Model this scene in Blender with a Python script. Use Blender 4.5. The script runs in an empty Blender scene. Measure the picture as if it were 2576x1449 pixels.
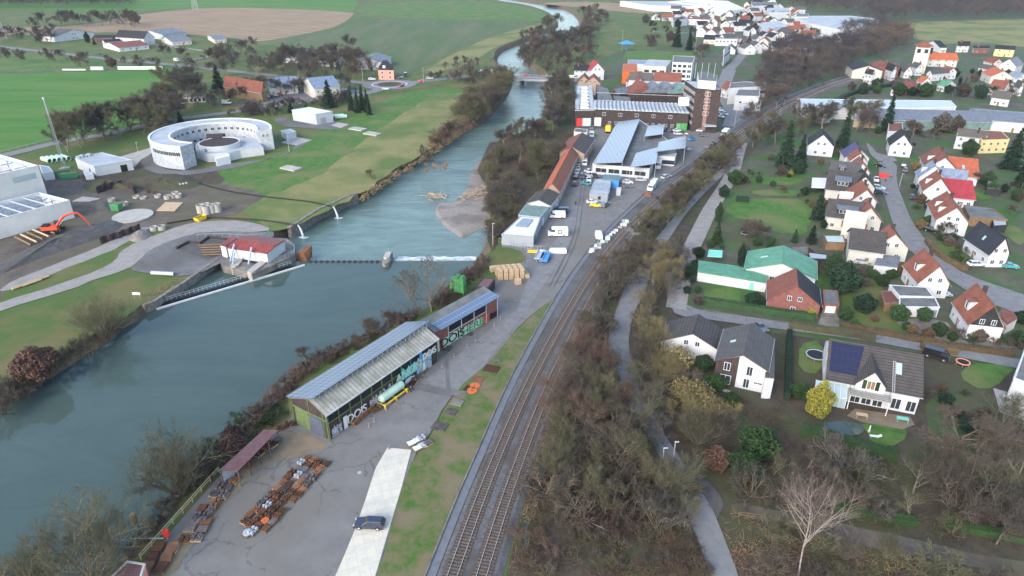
import bpy,math,random
import numpy as np
from mathutils import Vector,Matrix,noise
from mathutils.geometry import tessellate_polygon
R=math.radians
rnd=random.Random(7)
scn=bpy.context.scene
COL=scn.collection
CAMZ,PITCH,FPX=82.0,R(27.0),1717.6
cam=bpy.data.cameras.new('camera');cam.sensor_width=36
cam.lens=36*FPX/2576;cam.clip_end=6000;cam.clip_start=1
camo=bpy.data.objects.new('camera',cam);COL.objects.link(camo)
camo.location=(0,0,CAMZ);camo.rotation_euler=(R(90)-PITCH,0,0)
scn.camera=camo
SUN_EL,SUN_AZ=R(30),R(215)
w=bpy.data.worlds.new('World');scn.world=w;w.use_nodes=True
nt=w.node_tree;bg=nt.nodes['Background']
sky=nt.nodes.new('ShaderNodeTexSky');sky.sky_type='NISHITA';sky.sun_disc=False
sky.sun_elevation=SUN_EL;sky.sun_rotation=SUN_AZ;sky.altitude=200
sky.air_density=1.2;sky.dust_density=2.6;sky.ozone_density=1.0
nt.links.new(sky.outputs[0],bg.inputs[0]);bg.inputs[1].default_value=0.15
sl=bpy.data.lights.new('sun','SUN');sl.energy=0.7;sl.angle=R(25);sl.color=(1,.98,.95)
so=bpy.data.objects.new('sun',sl);COL.objects.link(so)
so.rotation_euler=(R(90)-SUN_EL,0,-SUN_AZ+math.pi)
so.location=(0,0,300)
scn.view_settings.view_transform='Standard';scn.view_settings.look='None'
scn.view_settings.exposure=1.5;scn.view_settings.gamma=1
scn.cycles.max_bounces=5;scn.cycles.diffuse_bounces=1;scn.cycles.glossy_bounces=2
scn.cycles.transmission_bounces=2;scn.cycles.volume_bounces=0;scn.cycles.transparent_max_bounces=4
scn.cycles.use_denoising=True;scn.cycles.denoising_prefilter='ACCURATE'
cp,sp=math.cos(PITCH),math.sin(PITCH)
def G(p,z=0.0):
 """survey point -> ground plan position at height z"""
 a=(p[0]-1288)/FPX;b=(724.5-p[1])/FPX
 dx,dy,dz=a,cp+b*sp,-sp+b*cp
 t=(z-CAMZ)/dz
 return Vector((dx*t,dy*t,z))
def GS(ps,z=0.0):return[G(p,z)for p in ps]
def chaikin(pts,n=2,closed=True):
 for _ in range(n):
  out=[]
  m=len(pts)
  if not closed:out.append(pts[0])
  for i in range(m if closed else m-1):
   a,b=pts[i],pts[(i+1)%m]
   out+=[a*.75+b*.25,a*.25+b*.75]
  if not closed:out.append(pts[-1])
  pts=out
 return pts
MATS={}
def newmat(name):
 m=bpy.data.materials.new(name);m.use_nodes=True
 b=m.node_tree.nodes['Principled BSDF'];return m,m.node_tree,b
def N(t,kind,**kw):
 n=t.nodes.new('ShaderNode'+kind)
 for k,v in kw.items():
  if k in n.inputs:n.inputs[k].default_value=v
  else:setattr(n,k,v)
 return n
def c4(c):return(c[0],c[1],c[2],1)
def mat(name,c,c2=None,scale=1.0,rough=.85,metal=0,detail=4,bump=0,c3=None,scale2=.05,world=True,stretch=None,rot=0,lo=.35,hi=.65,spec=.3,rndv=0):
 """noise-mottled surface: c/c2 fine mix, c3 large patches"""
 if name in MATS:return MATS[name]
 m,t,b=newmat(name);L=t.links.new
 b.inputs['Roughness'].default_value=rough;b.inputs['Metallic'].default_value=metal
 b.inputs['Specular IOR Level'].default_value=spec
 tc=N(t,'TexCoord');src=tc.outputs['Object']
 if world:
  g=N(t,'NewGeometry');src=g.outputs['Position']
 if stretch:
  mp=N(t,'Mapping');mp.inputs['Scale'].default_value=stretch;mp.inputs['Rotation'].default_value=(0,0,rot)
  L(src,mp.inputs[0]);src=mp.outputs[0]
 col=None
 if c2:
  nz=N(t,'TexNoise',Scale=scale,Detail=detail,Roughness=.8 if name[:5]in('grass','scrub','mud','balla','bank','garde','dark_','grave','town_')else .65);L(src,nz.inputs['Vector'])
  rp=N(t,'ValToRGB');rp.color_ramp.elements[0].position=lo;rp.color_ramp.elements[1].position=hi
  rp.color_ramp.elements[0].color=c4(c);rp.color_ramp.elements[1].color=c4(c2)
  L(nz.outputs[0],rp.inputs[0]);col=rp.outputs[0]
  if c3:
   n2=N(t,'TexNoise',Scale=scale2,Detail=3,Roughness=.6);L(src,n2.inputs['Vector'])
   mr=N(t,'MapRange');mr.inputs['From Min'].default_value=.46;mr.inputs['From Max'].default_value=.62;L(n2.outputs[0],mr.inputs[0])
   mx=N(t,'Mix',data_type='RGBA');L(mr.outputs[0],mx.inputs[0]);L(col,mx.inputs[6]);mx.inputs[7].default_value=c4(c3)
   col=mx.outputs[2]
  if bump:
   bp=N(t,'Bump',Strength=bump,Distance=.1);L(nz.outputs[0],bp.inputs['Height']);L(bp.outputs[0],b.inputs['Normal'])
 if rndv:
  oi=N(t,'ObjectInfo');mr=N(t,'MapRange');mr.inputs['To Min'].default_value=1-rndv;mr.inputs['To Max'].default_value=1+rndv
  L(oi.outputs['Random'],mr.inputs[0]);vm=N(t,'VectorMath',operation='SCALE')
  if col:L(col,vm.inputs[0])
  else:vm.inputs[0].default_value=c
  L(mr.outputs[0],vm.inputs['Scale']);col=vm.outputs[0]
 if col:L(col,b.inputs['Base Color'])
 else:b.inputs['Base Color'].default_value=c4(c)
 MATS[name]=m;return m
def stripes(name,c,c2,period,axis=0,rough=.6,metal=0,width=.5,noise_c=None,nscale=.6,axis2=None,period2=1,w2=.1,world=False,rot=0):
 """regular seams/courses across one or two object axes, over a mottled base"""
 if name in MATS:return MATS[name]
 m,t,b=newmat(name);L=t.links.new
 b.inputs['Roughness'].default_value=rough;b.inputs['Metallic'].default_value=metal;b.inputs['Specular IOR Level'].default_value=.3
 tc=N(t,'TexCoord');src=tc.outputs['Object']
 if world:src=N(t,'NewGeometry').outputs['Position']
 if rot:
  mp=N(t,'Mapping');mp.inputs['Rotation'].default_value=(0,0,rot);L(src,mp.inputs[0]);src=mp.outputs[0]
 sx=N(t,'SeparateXYZ');L(src,sx.inputs[0])
 def band(ax,per,wd):
  d=N(t,'Math',operation='DIVIDE');L(sx.outputs[ax],d.inputs[0]);d.inputs[1].default_value=per
  f=N(t,'Math',operation='FRACT');L(d.outputs[0],f.inputs[0])
  g=N(t,'Math',operation='LESS_THAN');L(f.outputs[0],g.inputs[0]);g.inputs[1].default_value=wd
  return g.outputs[0]
 fac=band(axis,period,width)
 if axis2 is not None:
  mxm=N(t,'Math',operation='MAXIMUM');L(fac,mxm.inputs[0]);L(band(axis2,period2,w2),mxm.inputs[1]);fac=mxm.outputs[0]
 nz=N(t,'TexNoise',Scale=nscale,Detail=5,Roughness=.7);L(src,nz.inputs['Vector'])
 rp=N(t,'ValToRGB');rp.color_ramp.elements[0].position=.35;rp.color_ramp.elements[1].position=.65
 nc=noise_c or tuple(x*.58 for x in c)
 rp.color_ramp.elements[0].color=c4(nc);rp.color_ramp.elements[1].color=c4(c);L(nz.outputs[0],rp.inputs[0])
 mx=N(t,'Mix',data_type='RGBA');L(fac,mx.inputs[0]);L(rp.outputs[0],mx.inputs[6]);mx.inputs[7].default_value=c4(c2)
 L(mx.outputs[2],b.inputs['Base Color']);MATS[name]=m;return m
def paintmat():
 m,t,b=newmat('car_paint');oi=N(t,'ObjectInfo');t.links.new(oi.outputs['Color'],b.inputs['Base Color'])
 b.inputs['Roughness'].default_value=.25;b.inputs['Coat Weight'].default_value=.5;MATS['car_paint']=m;return m
def colmat(name,rough=.8):
 m,t,b=newmat(name);oi=N(t,'ObjectInfo');tc=N(t,'TexCoord');nz=N(t,'TexNoise',Scale=1.5,Detail=5);t.links.new(tc.outputs['Object'],nz.inputs['Vector'])
 mr=N(t,'MapRange');mr.inputs['To Min'].default_value=.55;mr.inputs['To Max'].default_value=1.35;t.links.new(nz.outputs[0],mr.inputs[0])
 vm=N(t,'VectorMath',operation='SCALE');t.links.new(oi.outputs['Color'],vm.inputs[0]);t.links.new(mr.outputs[0],vm.inputs['Scale'])
 t.links.new(vm.outputs[0],b.inputs['Base Color']);b.inputs['Roughness'].default_value=rough;MATS[name]=m;return m
paintmat();colmat('tinted')
M=MATS
mat('asphalt',(.115,.115,.122),(.16,.16,.167),.35,c3=(.105,.1,.098),scale2=.045,bump=.1)
mat('asphalt_smooth',(.16,.16,.165),(.2,.2,.208),.5)
mat('yard_asphalt',(.14,.138,.138),(.19,.188,.186),.22,detail=8,c3=(.15,.142,.128),scale2=.03)
mat('sandy',(.15,.12,.085),(.22,.18,.13),.25,detail=7)
mat('concrete',(.3,.29,.27),(.4,.385,.36),.4,detail=6)
mat('old_concrete',(.1,.095,.085),(.22,.21,.19),.3,detail=8)
mat('gravel_path',(.2,.19,.18),(.3,.285,.27),.3,detail=8)
mat('dark_gravel',(.06,.058,.058),(.11,.105,.1),.4,detail=8)
mat('mud',(.06,.05,.045),(.15,.125,.1),.12,detail=9,c3=(.09,.085,.05),scale2=.05)
mat('grass_bright',(.03,.1,.014),(.085,.165,.03),.3,detail=10,c3=(.115,.14,.045),scale2=.06,lo=.38,hi=.62)
mat('grass_field',(.035,.115,.013),(.075,.19,.026),.05,detail=10,c3=(.085,.16,.03),scale2=.018,stretch=(.35,1.6,1),rot=R(12))
mat('grass_rough',(.085,.105,.03),(.045,.11,.018),.25,detail=11,c3=(.125,.115,.045),scale2=.06,bump=.4)
mat('grass_strip',(.14,.125,.06),(.045,.115,.016),.5,detail=9,c3=(.16,.135,.08),scale2=.14,bump=.3,lo=.4,hi=.6)
mat('grass_yellow',(.24,.205,.09),(.13,.15,.045),.16,detail=11,c3=(.09,.13,.035),scale2=.03,lo=.3,hi=.7)
mat('field_grey',(.05,.1,.03),(.11,.12,.06),.045,detail=8,stretch=(1,.15,1),rot=.5)
mat('scrub_ground',(.034,.027,.02),(.088,.07,.05),.35,detail=9,c3=(.06,.065,.03),scale2=.06,bump=.5)
mat('town_ground',(.045,.055,.028),(.115,.105,.085),.1,detail=9,c3=(.04,.1,.02),scale2=.045)
mat('garden',(.05,.065,.028),(.09,.085,.05),.2,detail=9,c3=(.05,.11,.025),scale2=.08)
mat('bank',(.06,.045,.03),(.15,.115,.07),.35,detail=9,bump=.5)
mat('gravel_bar',(.19,.17,.15),(.28,.26,.24),1.2,detail=9,c3=(.16,.14,.13),scale2=.12)
mat('ballast',(.055,.055,.058),(.15,.152,.16),1.6,detail=9,c3=(.075,.068,.064),scale2=.1)
mat('track_bed',(.05,.038,.032),(.11,.085,.072),1.8,detail=9)
mat('ballast_path',(.11,.12,.14),(.16,.17,.19),.8,detail=6)
stripes('stubble',(.32,.245,.14),(.17,.125,.09),13,0,.9,width=.35,noise_c=(.25,.17,.11),nscale=.03,world=True,rot=R(62))
mat('white',(.56,.58,.61),(.47,.49,.52),.3,detail=6)
mat('white_plain',(.62,.64,.67),rough=.5)
mat('cream',(.54,.525,.49),(.45,.44,.41),.3)
mat('yellow_wall',(.6,.52,.25),(.52,.45,.22),.3)
mat('grey_wall',(.3,.33,.37),(.26,.29,.33),.3)
mat('grey_light',(.45,.48,.52),(.4,.43,.47),.3)
mat('concrete_panel',(.58,.58,.57),(.7,.7,.69),.15,detail=6)
mat('pink',(.75,.3,.24),(.68,.27,.21),.3)
mat('black_clad',(.02,.021,.026),(.035,.036,.04),.5)
mat('brick_dark',(.036,.028,.029),(.065,.048,.047),1.2,detail=8)
mat('brick_red',(.16,.065,.058),(.235,.1,.09),1.2,detail=8)
mat('brick_pale',(.3,.22,.17),(.38,.3,.23),.6,detail=8)
mat('wood',(.14,.09,.055),(.22,.15,.09),1,detail=7)
mat('wood_pale',(.4,.29,.18),(.5,.38,.25),1,detail=7)
mat('rust',(.19,.085,.04),(.1,.05,.032),.9,detail=8,rndv=.65)
mat('iron',(.07,.06,.065),(.15,.13,.13),.9,detail=8,rndv=.4)
mat('rail',(.5,.49,.48),(.36,.33,.31),3,rough=.4,metal=.2)
mat('sleeper',(.085,.07,.06),(.14,.115,.1),1.5)
mat('steel',(.42,.46,.52),rough=.4,metal=.3)
mat('steel_blue',(.3,.38,.52),rough=.5)
mat('dark',(.012,.013,.016),rough=.6)
mat('glass',(.03,.04,.05),rough=.08,spec=.8)
mat('glass_pale',(.35,.45,.47),rough=.12,spec=.8)
mat('green_paint',(.06,.28,.12),(.05,.22,.1),1)
mat('lime',(.085,.125,.05),(.14,.19,.075),1)
mat('green_light',(.09,.33,.11),(.05,.21,.07),.8,detail=6)
mat('red',(.6,.05,.04),rough=.5)
mat('excavator_red',(.62,.07,.03),rough=.4)
mat('stair_brick',(.2,.125,.115),(.25,.16,.15),1)
mat('orange',(.5,.13,.035),rough=.45)
mat('yellow',(.75,.5,.04),rough=.5)
mat('blue',(.06,.25,.55),rough=.5)
mat('teal',(.18,.55,.45),rough=.5)
mat('tank',(.36,.53,.44),(.42,.6,.5),.5,rough=.4)
mat('bale',(.5,.62,.55),(.58,.7,.62),.5,rough=.4)
mat('rubber',(.015,.015,.016),rough=.9)
def rooft(n,c,c2,per=.34,**k):return stripes(n,c,c2,per,2,.75,width=.22,axis2=1,period2=.3,w2=.14,**k)
rooft('tile_orange',(.27,.1,.065),(.15,.055,.04),nscale=.5)
rooft('tile_brown',(.24,.085,.06),(.13,.05,.04),nscale=.5)
rooft('tile_red',(.4,.05,.06),(.28,.035,.045))
rooft('tile_bright',(.5,.14,.065),(.32,.09,.045))
rooft('tile_dark',(.055,.05,.05),(.03,.028,.03),noise_c=(.09,.082,.078),nscale=.7)
rooft('tile_grey',(.095,.095,.1),(.06,.06,.065),noise_c=(.07,.065,.06))
rooft('tile_navy',(.035,.04,.055),(.02,.024,.035))
rooft('tile_black',(.03,.032,.038),(.018,.018,.022))
rooft('tile_violet',(.09,.09,.2),(.05,.05,.13))
stripes('tin_grey',(.17,.19,.23),(.1,.115,.14),.6,1,.5,width=.12)
stripes('tin_blue',(.2,.26,.36),(.14,.19,.28),.5,1,.5,width=.15)
stripes('tin_green',(.1,.3,.19),(.065,.2,.13),.5,1,.5,width=.12)
stripes('tin_teal',(.17,.26,.25),(.13,.2,.2),1.0,1,.6,width=.1)
stripes('tin_red',(.26,.06,.055),(.14,.035,.035),.5,1,.5,width=.12)
stripes('tin_maroon',(.21,.11,.11),(.11,.05,.055),.42,1,.55,width=.3)
stripes('tin_white',(.6,.64,.68),(.42,.46,.5),.8,1,.5,width=.12)
stripes('fibre_cement',(.4,.4,.36),(.16,.155,.13),.9,1,.8,width=.16,noise_c=(.2,.2,.17),nscale=.3)
mat('felt',(.09,.1,.105),(.16,.17,.17),.3,detail=7,world=False)
mat('felt_pale',(.28,.32,.36),(.4,.44,.49),.15,detail=7,world=False)
mat('tree_bark',(.13,.115,.085),(.2,.18,.14),2,world=False,rndv=.2)
mat('birch_bark',(.36,.31,.31),(.22,.19,.19),1.5,world=False)
def twig(n,c,r=.28):return mat(n,c,tuple(x*.75 for x in c),.55,world=False,rndv=r,detail=2)
twig('twig_grey',(.088,.081,.072));twig('twig_olive',(.1,.098,.055));twig('twig_brown',(.09,.073,.059));twig('twig_red',(.12,.074,.06))
twig('twig_gold',(.2,.165,.075));twig('twig_pink',(.27,.2,.2));twig('leaf_copper',(.13,.075,.055),.1);twig('twig_straw',(.33,.25,.15))
twig('needle',(.018,.042,.024));twig('needle_mid',(.035,.075,.03));twig('needle_yellow',(.24,.23,.04),.1);twig('ivy',(.03,.065,.02));twig('hedge_brown',(.12,.085,.045))
def solar(name,c,cl,a,b_,wa=.05,wb=.04,rough=.25):
 m=stripes(name,c,cl,a,0,rough,width=wa,axis2=1,period2=b_,w2=wb,noise_c=tuple(x*.92 for x in c),nscale=.1)
 m.node_tree.nodes['Principled BSDF'].inputs['Specular IOR Level'].default_value=.7;return m
solar('pv',(.1,.15,.235),(.33,.38,.46),1.7,1.05);solar('pv_dark',(.015,.017,.05),(.03,.03,.06),1.7,1.0);solar('pv_grey',(.2,.23,.29),(.33,.36,.4),1.7,3)
def graff(name,cols,scale):
 m,t,b=newmat(name);L=t.links.new;tc=N(t,'TexCoord');v=N(t,'TexVoronoi',Scale=scale);L(tc.outputs['Object'],v.inputs['Vector'])
 nz=N(t,'TexNoise',Scale=scale*.8,Detail=2,Distortion=1.5);L(tc.outputs['Object'],nz.inputs['Vector'])
 rp=N(t,'ValToRGB');rp.color_ramp.interpolation='CONSTANT';e=rp.color_ramp.elements
 for i,c in enumerate(cols):
  if i<2:el=e[i];el.position=.3+.4*i/len(cols)
  else:el=e.new(.3+.4*i/len(cols))
  el.color=c4(c)
 L(nz.outputs[0],rp.inputs[0]);L(rp.outputs[0],b.inputs['Base Color']);MATS[name]=m
graff('graffiti_teal',[(.05,.3,.35),(.1,.55,.5),(.08,.4,.6),(.2,.7,.55)],.9)
graff('graffiti_grey',[(.1,.1,.12),(.3,.32,.36),(.42,.44,.5),(.2,.2,.24)],1.1)
graff('graffiti_mix',[(.14,.2,.28),(.4,.45,.5),(.12,.4,.5),(.3,.32,.4)],.8)
graff('graffiti_red',[(.35,.06,.03),(.5,.09,.04),(.25,.05,.03),(.6,.16,.08)],1.0)
class MB:
 def __init__(s):s.v=[];s.f=[];s.m=[]
 def add(s,vs,fs,mi=0):
  o=len(s.v);s.v+=[tuple(q)for q in vs];s.f+=[tuple(i+o for i in f)for f in fs];s.m+=[mi]*len(fs);return s
 def box(s,x0,x1,y0,y1,z0,z1,mi=0,a=0,o=(0,0)):
  vs=[(x,y,z)for z in(z0,z1)for x,y in((x0,y0),(x1,y0),(x1,y1),(x0,y1))]
  if a:
   ca,sa=math.cos(a),math.sin(a);vs=[(o[0]+(x-o[0])*ca-(y-o[1])*sa,o[1]+(x-o[0])*sa+(y-o[1])*ca,z)for x,y,z in vs]
  return s.add(vs,[(3,2,1,0),(4,5,6,7),(0,1,5,4),(1,2,6,5),(2,3,7,6),(3,0,4,7)],mi)
 def hexa(s,vs,mi=0):return s.add(vs,[(3,2,1,0),(4,5,6,7),(0,1,5,4),(1,2,6,5),(2,3,7,6),(3,0,4,7)],mi)
 def prism(s,poly,z0,z1,mi=0,top=None):
  n=len(poly);vs=[(p[0],p[1],z0)for p in poly]+[(p[0],p[1],z1)for p in(top or poly)]
  fs=[(i,(i+1)%n,n+(i+1)%n,n+i)for i in range(n)]
  tr=tessellate_polygon([[Vector((p[0],p[1],0))for p in poly]])
  fs+=[tuple(n+i for i in t)for t in tr]+[tuple(reversed(t))for t in tr]
  return s.add(vs,fs,mi)
 def tube(s,pts,r,n=6,mi=0,r2=None,cap=True):
  pts=[Vector(p)for p in pts];k=len(pts);vs=[]
  for i,p in enumerate(pts):
   d=(pts[min(i+1,k-1)]-pts[max(i-1,0)]).normalized()
   u=d.cross(Vector((0,0,1))if abs(d.z)<.9 else Vector((1,0,0))).normalized();q=d.cross(u)
   rr=r if r2 is None else r+(r2-r)*i/(k-1)
   vs+=[p+(u*math.cos(2*math.pi*j/n)+q*math.sin(2*math.pi*j/n))*rr for j in range(n)]
  fs=[(i*n+j,i*n+(j+1)%n,(i+1)*n+(j+1)%n,(i+1)*n+j)for i in range(k-1)for j in range(n)]
  if cap:fs+=[tuple(reversed(range(n))),tuple((k-1)*n+j for j in range(n))]
  return s.add(vs,fs,mi)
 def ring(s,x,y,z0,z1,ro,ri,n=16,mi=0):
  vs=[]
  for z,r in((z0,ro),(z1,ro),(z1,ri),(z0,ri)):vs+=[(x+r*math.cos(2*math.pi*j/n),y+r*math.sin(2*math.pi*j/n),z)for j in range(n)]
  return s.add(vs,[(k*n+j,k*n+(j+1)%n,((k+1)%4)*n+(j+1)%n,((k+1)%4)*n+j)for k in range(4)for j in range(n)],mi)
 def mesh(s,name,mats):
  me=bpy.data.meshes.new(name);me.from_pydata(s.v,[],s.f)
  for q in(mats if isinstance(mats,(list,tuple))else[mats]):me.materials.append(MATS[q]if isinstance(q,str)else q)
  if any(s.m):me.polygons.foreach_set('material_index',s.m)
  me.update();return me
def link(name,me,parent=None,loc=None,rz=0):
 o=bpy.data.objects.new(name,me);COL.objects.link(o)
 if parent:o.parent=parent
 if loc is not None:o.location=loc
 if rz:o.rotation_euler=(0,0,rz)
 return o
def part(name,mb,mats,parent,loc=None,rz=0):return link(name,mb.mesh(name,mats),parent,loc,rz)
def tag(o,label=None,cat=None,group=None,kind=None):
 if label:o['label']=label
 if cat:o['category']=cat
 if group:o['group']=group
 if kind:o['kind']=kind
 return o
def thing(name,label,cat,loc,rz=0,group=None):
 o=bpy.data.objects.new(name,None);COL.objects.link(o);o.empty_display_size=.5
 o.location=loc;o.rotation_euler=(0,0,rz);return tag(o,label,cat,group)
def kids(o):return[c for c in ALLK.get(o.name,())]
ALLK={}
def copy_tree(o,parent=None,first=True):
 c=o.copy();COL.objects.link(c)
 if parent:c.parent=parent
 for ch in list(o.children):copy_tree(ch,c,False)
 return c
def dup(root,loc,rz=0,label=None,sc=None,group=None):
 c=copy_tree(root);c.location=loc;c.rotation_euler=(0,0,rz)
 if sc:c.scale=sc if isinstance(sc,tuple)else(sc,sc,sc)
 if label:c['label']=label
 if group:c['group']=group
 return c
def single(name,mb,mats,label,cat,group=None,kind=None,origin=None):
 """one-mesh thing with its origin at its own base"""
 if origin is None:
  a=np.array(s_:=mb.v);c=(a.min(0)+a.max(0))/2;origin=(c[0],c[1],a[:,2].min())
 mb.v=[(x-origin[0],y-origin[1],z-origin[2])for x,y,z in mb.v]
 return tag(link(name,mb.mesh(name,mats),None,origin),label,cat,group,kind)
def struct(name,mb,mats,kind='structure'):return tag(link(name,mb.mesh(name,mats)),kind=kind)
def cracked(name,amount=.55,sc=.16):
 m=MATS[name];t=m.node_tree;L=t.links.new;b=t.nodes['Principled BSDF'];old=b.inputs['Base Color'].links[0].from_socket
 g=N(t,'NewGeometry');nz=N(t,'TexNoise',Scale=.5,Detail=4);L(g.outputs['Position'],nz.inputs['Vector'])
 va=N(t,'VectorMath',operation='MULTIPLY_ADD');L(nz.outputs['Color'],va.inputs[0]);va.inputs[1].default_value=(3,3,0);L(g.outputs['Position'],va.inputs[2])
 v=N(t,'TexVoronoi',Scale=sc);v.feature='DISTANCE_TO_EDGE';L(va.outputs[0],v.inputs['Vector'])
 lt=N(t,'Math',operation='LESS_THAN');L(v.outputs['Distance'],lt.inputs[0]);lt.inputs[1].default_value=.014
 n2=N(t,'TexNoise',Scale=.07,Detail=3);L(g.outputs['Position'],n2.inputs['Vector']);gt=N(t,'Math',operation='GREATER_THAN');L(n2.outputs[0],gt.inputs[0]);gt.inputs[1].default_value=.5
 mu=N(t,'Math',operation='MULTIPLY');L(lt.outputs[0],mu.inputs[0]);L(gt.outputs[0],mu.inputs[1]);m2=N(t,'Math',operation='MULTIPLY');L(mu.outputs[0],m2.inputs[0]);m2.inputs[1].default_value=amount
 n3=N(t,'TexNoise',Scale=.35,Detail=7,Roughness=.7);L(g.outputs['Position'],n3.inputs['Vector']);mr=N(t,'MapRange');mr.inputs['From Min'].default_value=.62;mr.inputs['From Max'].default_value=.7;mr.inputs['To Max'].default_value=.35;L(n3.outputs[0],mr.inputs[0])
 mxx=N(t,'Math',operation='MAXIMUM');L(m2.outputs[0],mxx.inputs[0]);L(mr.outputs[0],mxx.inputs[1])
 mx=N(t,'Mix',data_type='RGBA');L(mxx.outputs[0],mx.inputs[0]);L(old,mx.inputs[6]);mx.inputs[7].default_value=(.05,.047,.045,1);L(mx.outputs[2],b.inputs['Base Color'])
cracked('yard_asphalt',.4,.13);cracked('asphalt_smooth',.35,.1)
WZ,WZ2=-2.0,-3.6
WEIR_Y=G((1000,657),WZ).y
def wl(ps):return[G(p,WZ if p[1]>656 else WZ2)for p in ps]
Lw=wl([(-900,1500),(-500,1250),(-60,1066),(0,1036),(60,989),(100,964),(140,944),(170,924),(207,899),(250,874),(280,856),(315,822),(335,811),(365,789),(392,776),(470,725),(553,668),(640,640),(726,594),(756,579),(804,547),(839,532),(869,517),(896,509),(916,498),(939,487),(974,463),(994,440),(1029,427),(1069,404),(1101,384),(1124,367),(1169,337),(1201,322),(1228,300),(1262,265),(1285,230),(1290,200),(1262,175),(1250,158),(1254,140),(1275,125),(1312,112),(1360,88),(1404,72),(1405,55),(1385,36),(1330,18),(1250,6),(1190,-8)])
Rw=wl([(60,1700),(200,1520),(280,1435),(330,1375),(400,1305),(470,1215),(520,1150),(560,1105),(600,1075),(644,1043),(669,1019),(699,996),(724,968),(740,941),(780,922),(839,885),(894,862),(944,838),(1006,808),(1045,785),(1094,765),(1119,742),(1144,704),(1194,678),(1208,640),(1228,605),(1240,560),(1240,500),(1222,440),(1216,400),(1230,372),(1290,350),(1330,335),(1355,313),(1368,285),(1374,240),(1374,205),(1345,182),(1318,162),(1314,142),(1325,128),(1360,112),(1420,95),(1458,80),(1456,50),(1430,28),(1380,14),(1290,0),(1200,-14)])
def offs(pts,d,side):
 out=[]
 for i,p in enumerate(pts):
  t=(pts[min(i+1,len(pts)-1)]-pts[max(i-1,0)]);t.z=0;t.normalize()
  n=Vector((-t.y,t.x,0))*side;dd=d(i,p)if callable(d)else d
  out.append(Vector((p.x+n.x*dd,p.y+n.y*dd,0)))
 return out
Lw=chaikin(Lw,1,False);Rw=chaikin(Rw,1,False)
Lt=offs(Lw,lambda i,p:1.0 if G((400,770),0).y<p.y<G((900,505),0).y else 3.2+1.2*noise.noise(p*.05),1)
Rt=offs(Rw,lambda i,p:3.4+1.3*noise.noise(p*.06),-1)
hole=[Vector((p.x,p.y,0))for p in Lt]+[Vector((p.x,p.y,0))for p in reversed(Rt)]
outer=[Vector(p)for p in((-1700,-300,0),(1700,-300,0),(1700,3200,0),(-1700,3200,0))]
tri=tessellate_polygon([outer,hole]);allp=outer+hole
gm=MB().add(allp,[t if(allp[t[1]]-allp[t[0]]).cross(allp[t[2]]-allp[t[0]]).z>0 else(t[0],t[2],t[1])for t in tri])
struct('ground',gm,'grass_rough')
bk=MB()
for top,wln,s in((Lt,Lw,1),(Rt,Rw,-1)):
 n=len(top);vs=[]
 for a,b in zip(top,wln):
  d=Vector((b.x-a.x,b.y-a.y,0))
  j=noise.noise(a*.3)*.25
  vs+=[a,Vector((a.x+d.x*.5,a.y+d.y*.5,b.z*.45+j)),Vector((b.x,b.y,b.z)),Vector((b.x+d.x*.8,b.y+d.y*.8,b.z-1.6))]
 fs=[]
 for i in range(n-1):
  for k in range(3):
   q=(i*4+k,i*4+k+1,i*4+k+5,i*4+k+4);fs.append(q if s==1 else tuple(reversed(q)))
 bk.add(vs,fs)
struct('riverbank',bk,'bank')
bed=MB().add([(-900,-250,-7),(900,-250,-7),(900,1800,-7),(-900,1800,-7)],[(0,1,2,3)]);struct('riverbed',bed,'mud')
def water(name,col,bs,sc,dist,rough,var=1.5):
 m,t,b=newmat(name);L=t.links.new
 b.inputs['Base Color'].default_value=c4(col);b.inputs['Roughness'].default_value=rough;b.inputs['IOR'].default_value=1.33;b.inputs['Specular IOR Level'].default_value=.62
 g=N(t,'NewGeometry');mp=N(t,'Mapping');mp.inputs['Scale'].default_value=(.6,1.6,1);mp.inputs['Rotation'].default_value=(0,0,R(-25));L(g.outputs['Position'],mp.inputs[0])
 nz=N(t,'TexNoise',Scale=sc,Detail=7,Roughness=.6,Distortion=.6);L(mp.outputs[0],nz.inputs['Vector'])
 bp=N(t,'Bump',Strength=bs,Distance=dist);L(nz.outputs[0],bp.inputs['Height']);L(bp.outputs[0],b.inputs['Normal'])
 n2=N(t,'TexNoise',Scale=.05,Detail=8,Roughness=.7,Distortion=1.4);L(mp.outputs[0],n2.inputs['Vector'])
 rp=N(t,'ValToRGB');rp.color_ramp.elements[0].position=.4;rp.color_ramp.elements[1].position=.65
 rp.color_ramp.elements[0].color=c4(col);rp.color_ramp.elements[1].color=c4(tuple(x*var for x in col));L(n2.outputs[0],rp.inputs[0]);L(rp.outputs[0],b.inputs['Base Color'])
 MATS[name]=m
water('water_still',(.05,.078,.071),.12,.4,.05,.06,1.2)
water('water_flowing',(.095,.145,.135),.7,.3,.45,.18)
struct('river_water',MB().add([(-700,-200,WZ),(260,-200,WZ),(260,WEIR_Y,WZ),(-700,WEIR_Y,WZ)],[(0,1,2,3)]),'water_still')
struct('river_water_downstream',MB().add([(-300,WEIR_Y-1,WZ2),(260,WEIR_Y-1,WZ2),(560,1800,WZ2),(-500,1800,WZ2)],[(0,1,2,3)]),'water_flowing')
ZS={}
LV=[.03]
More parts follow.
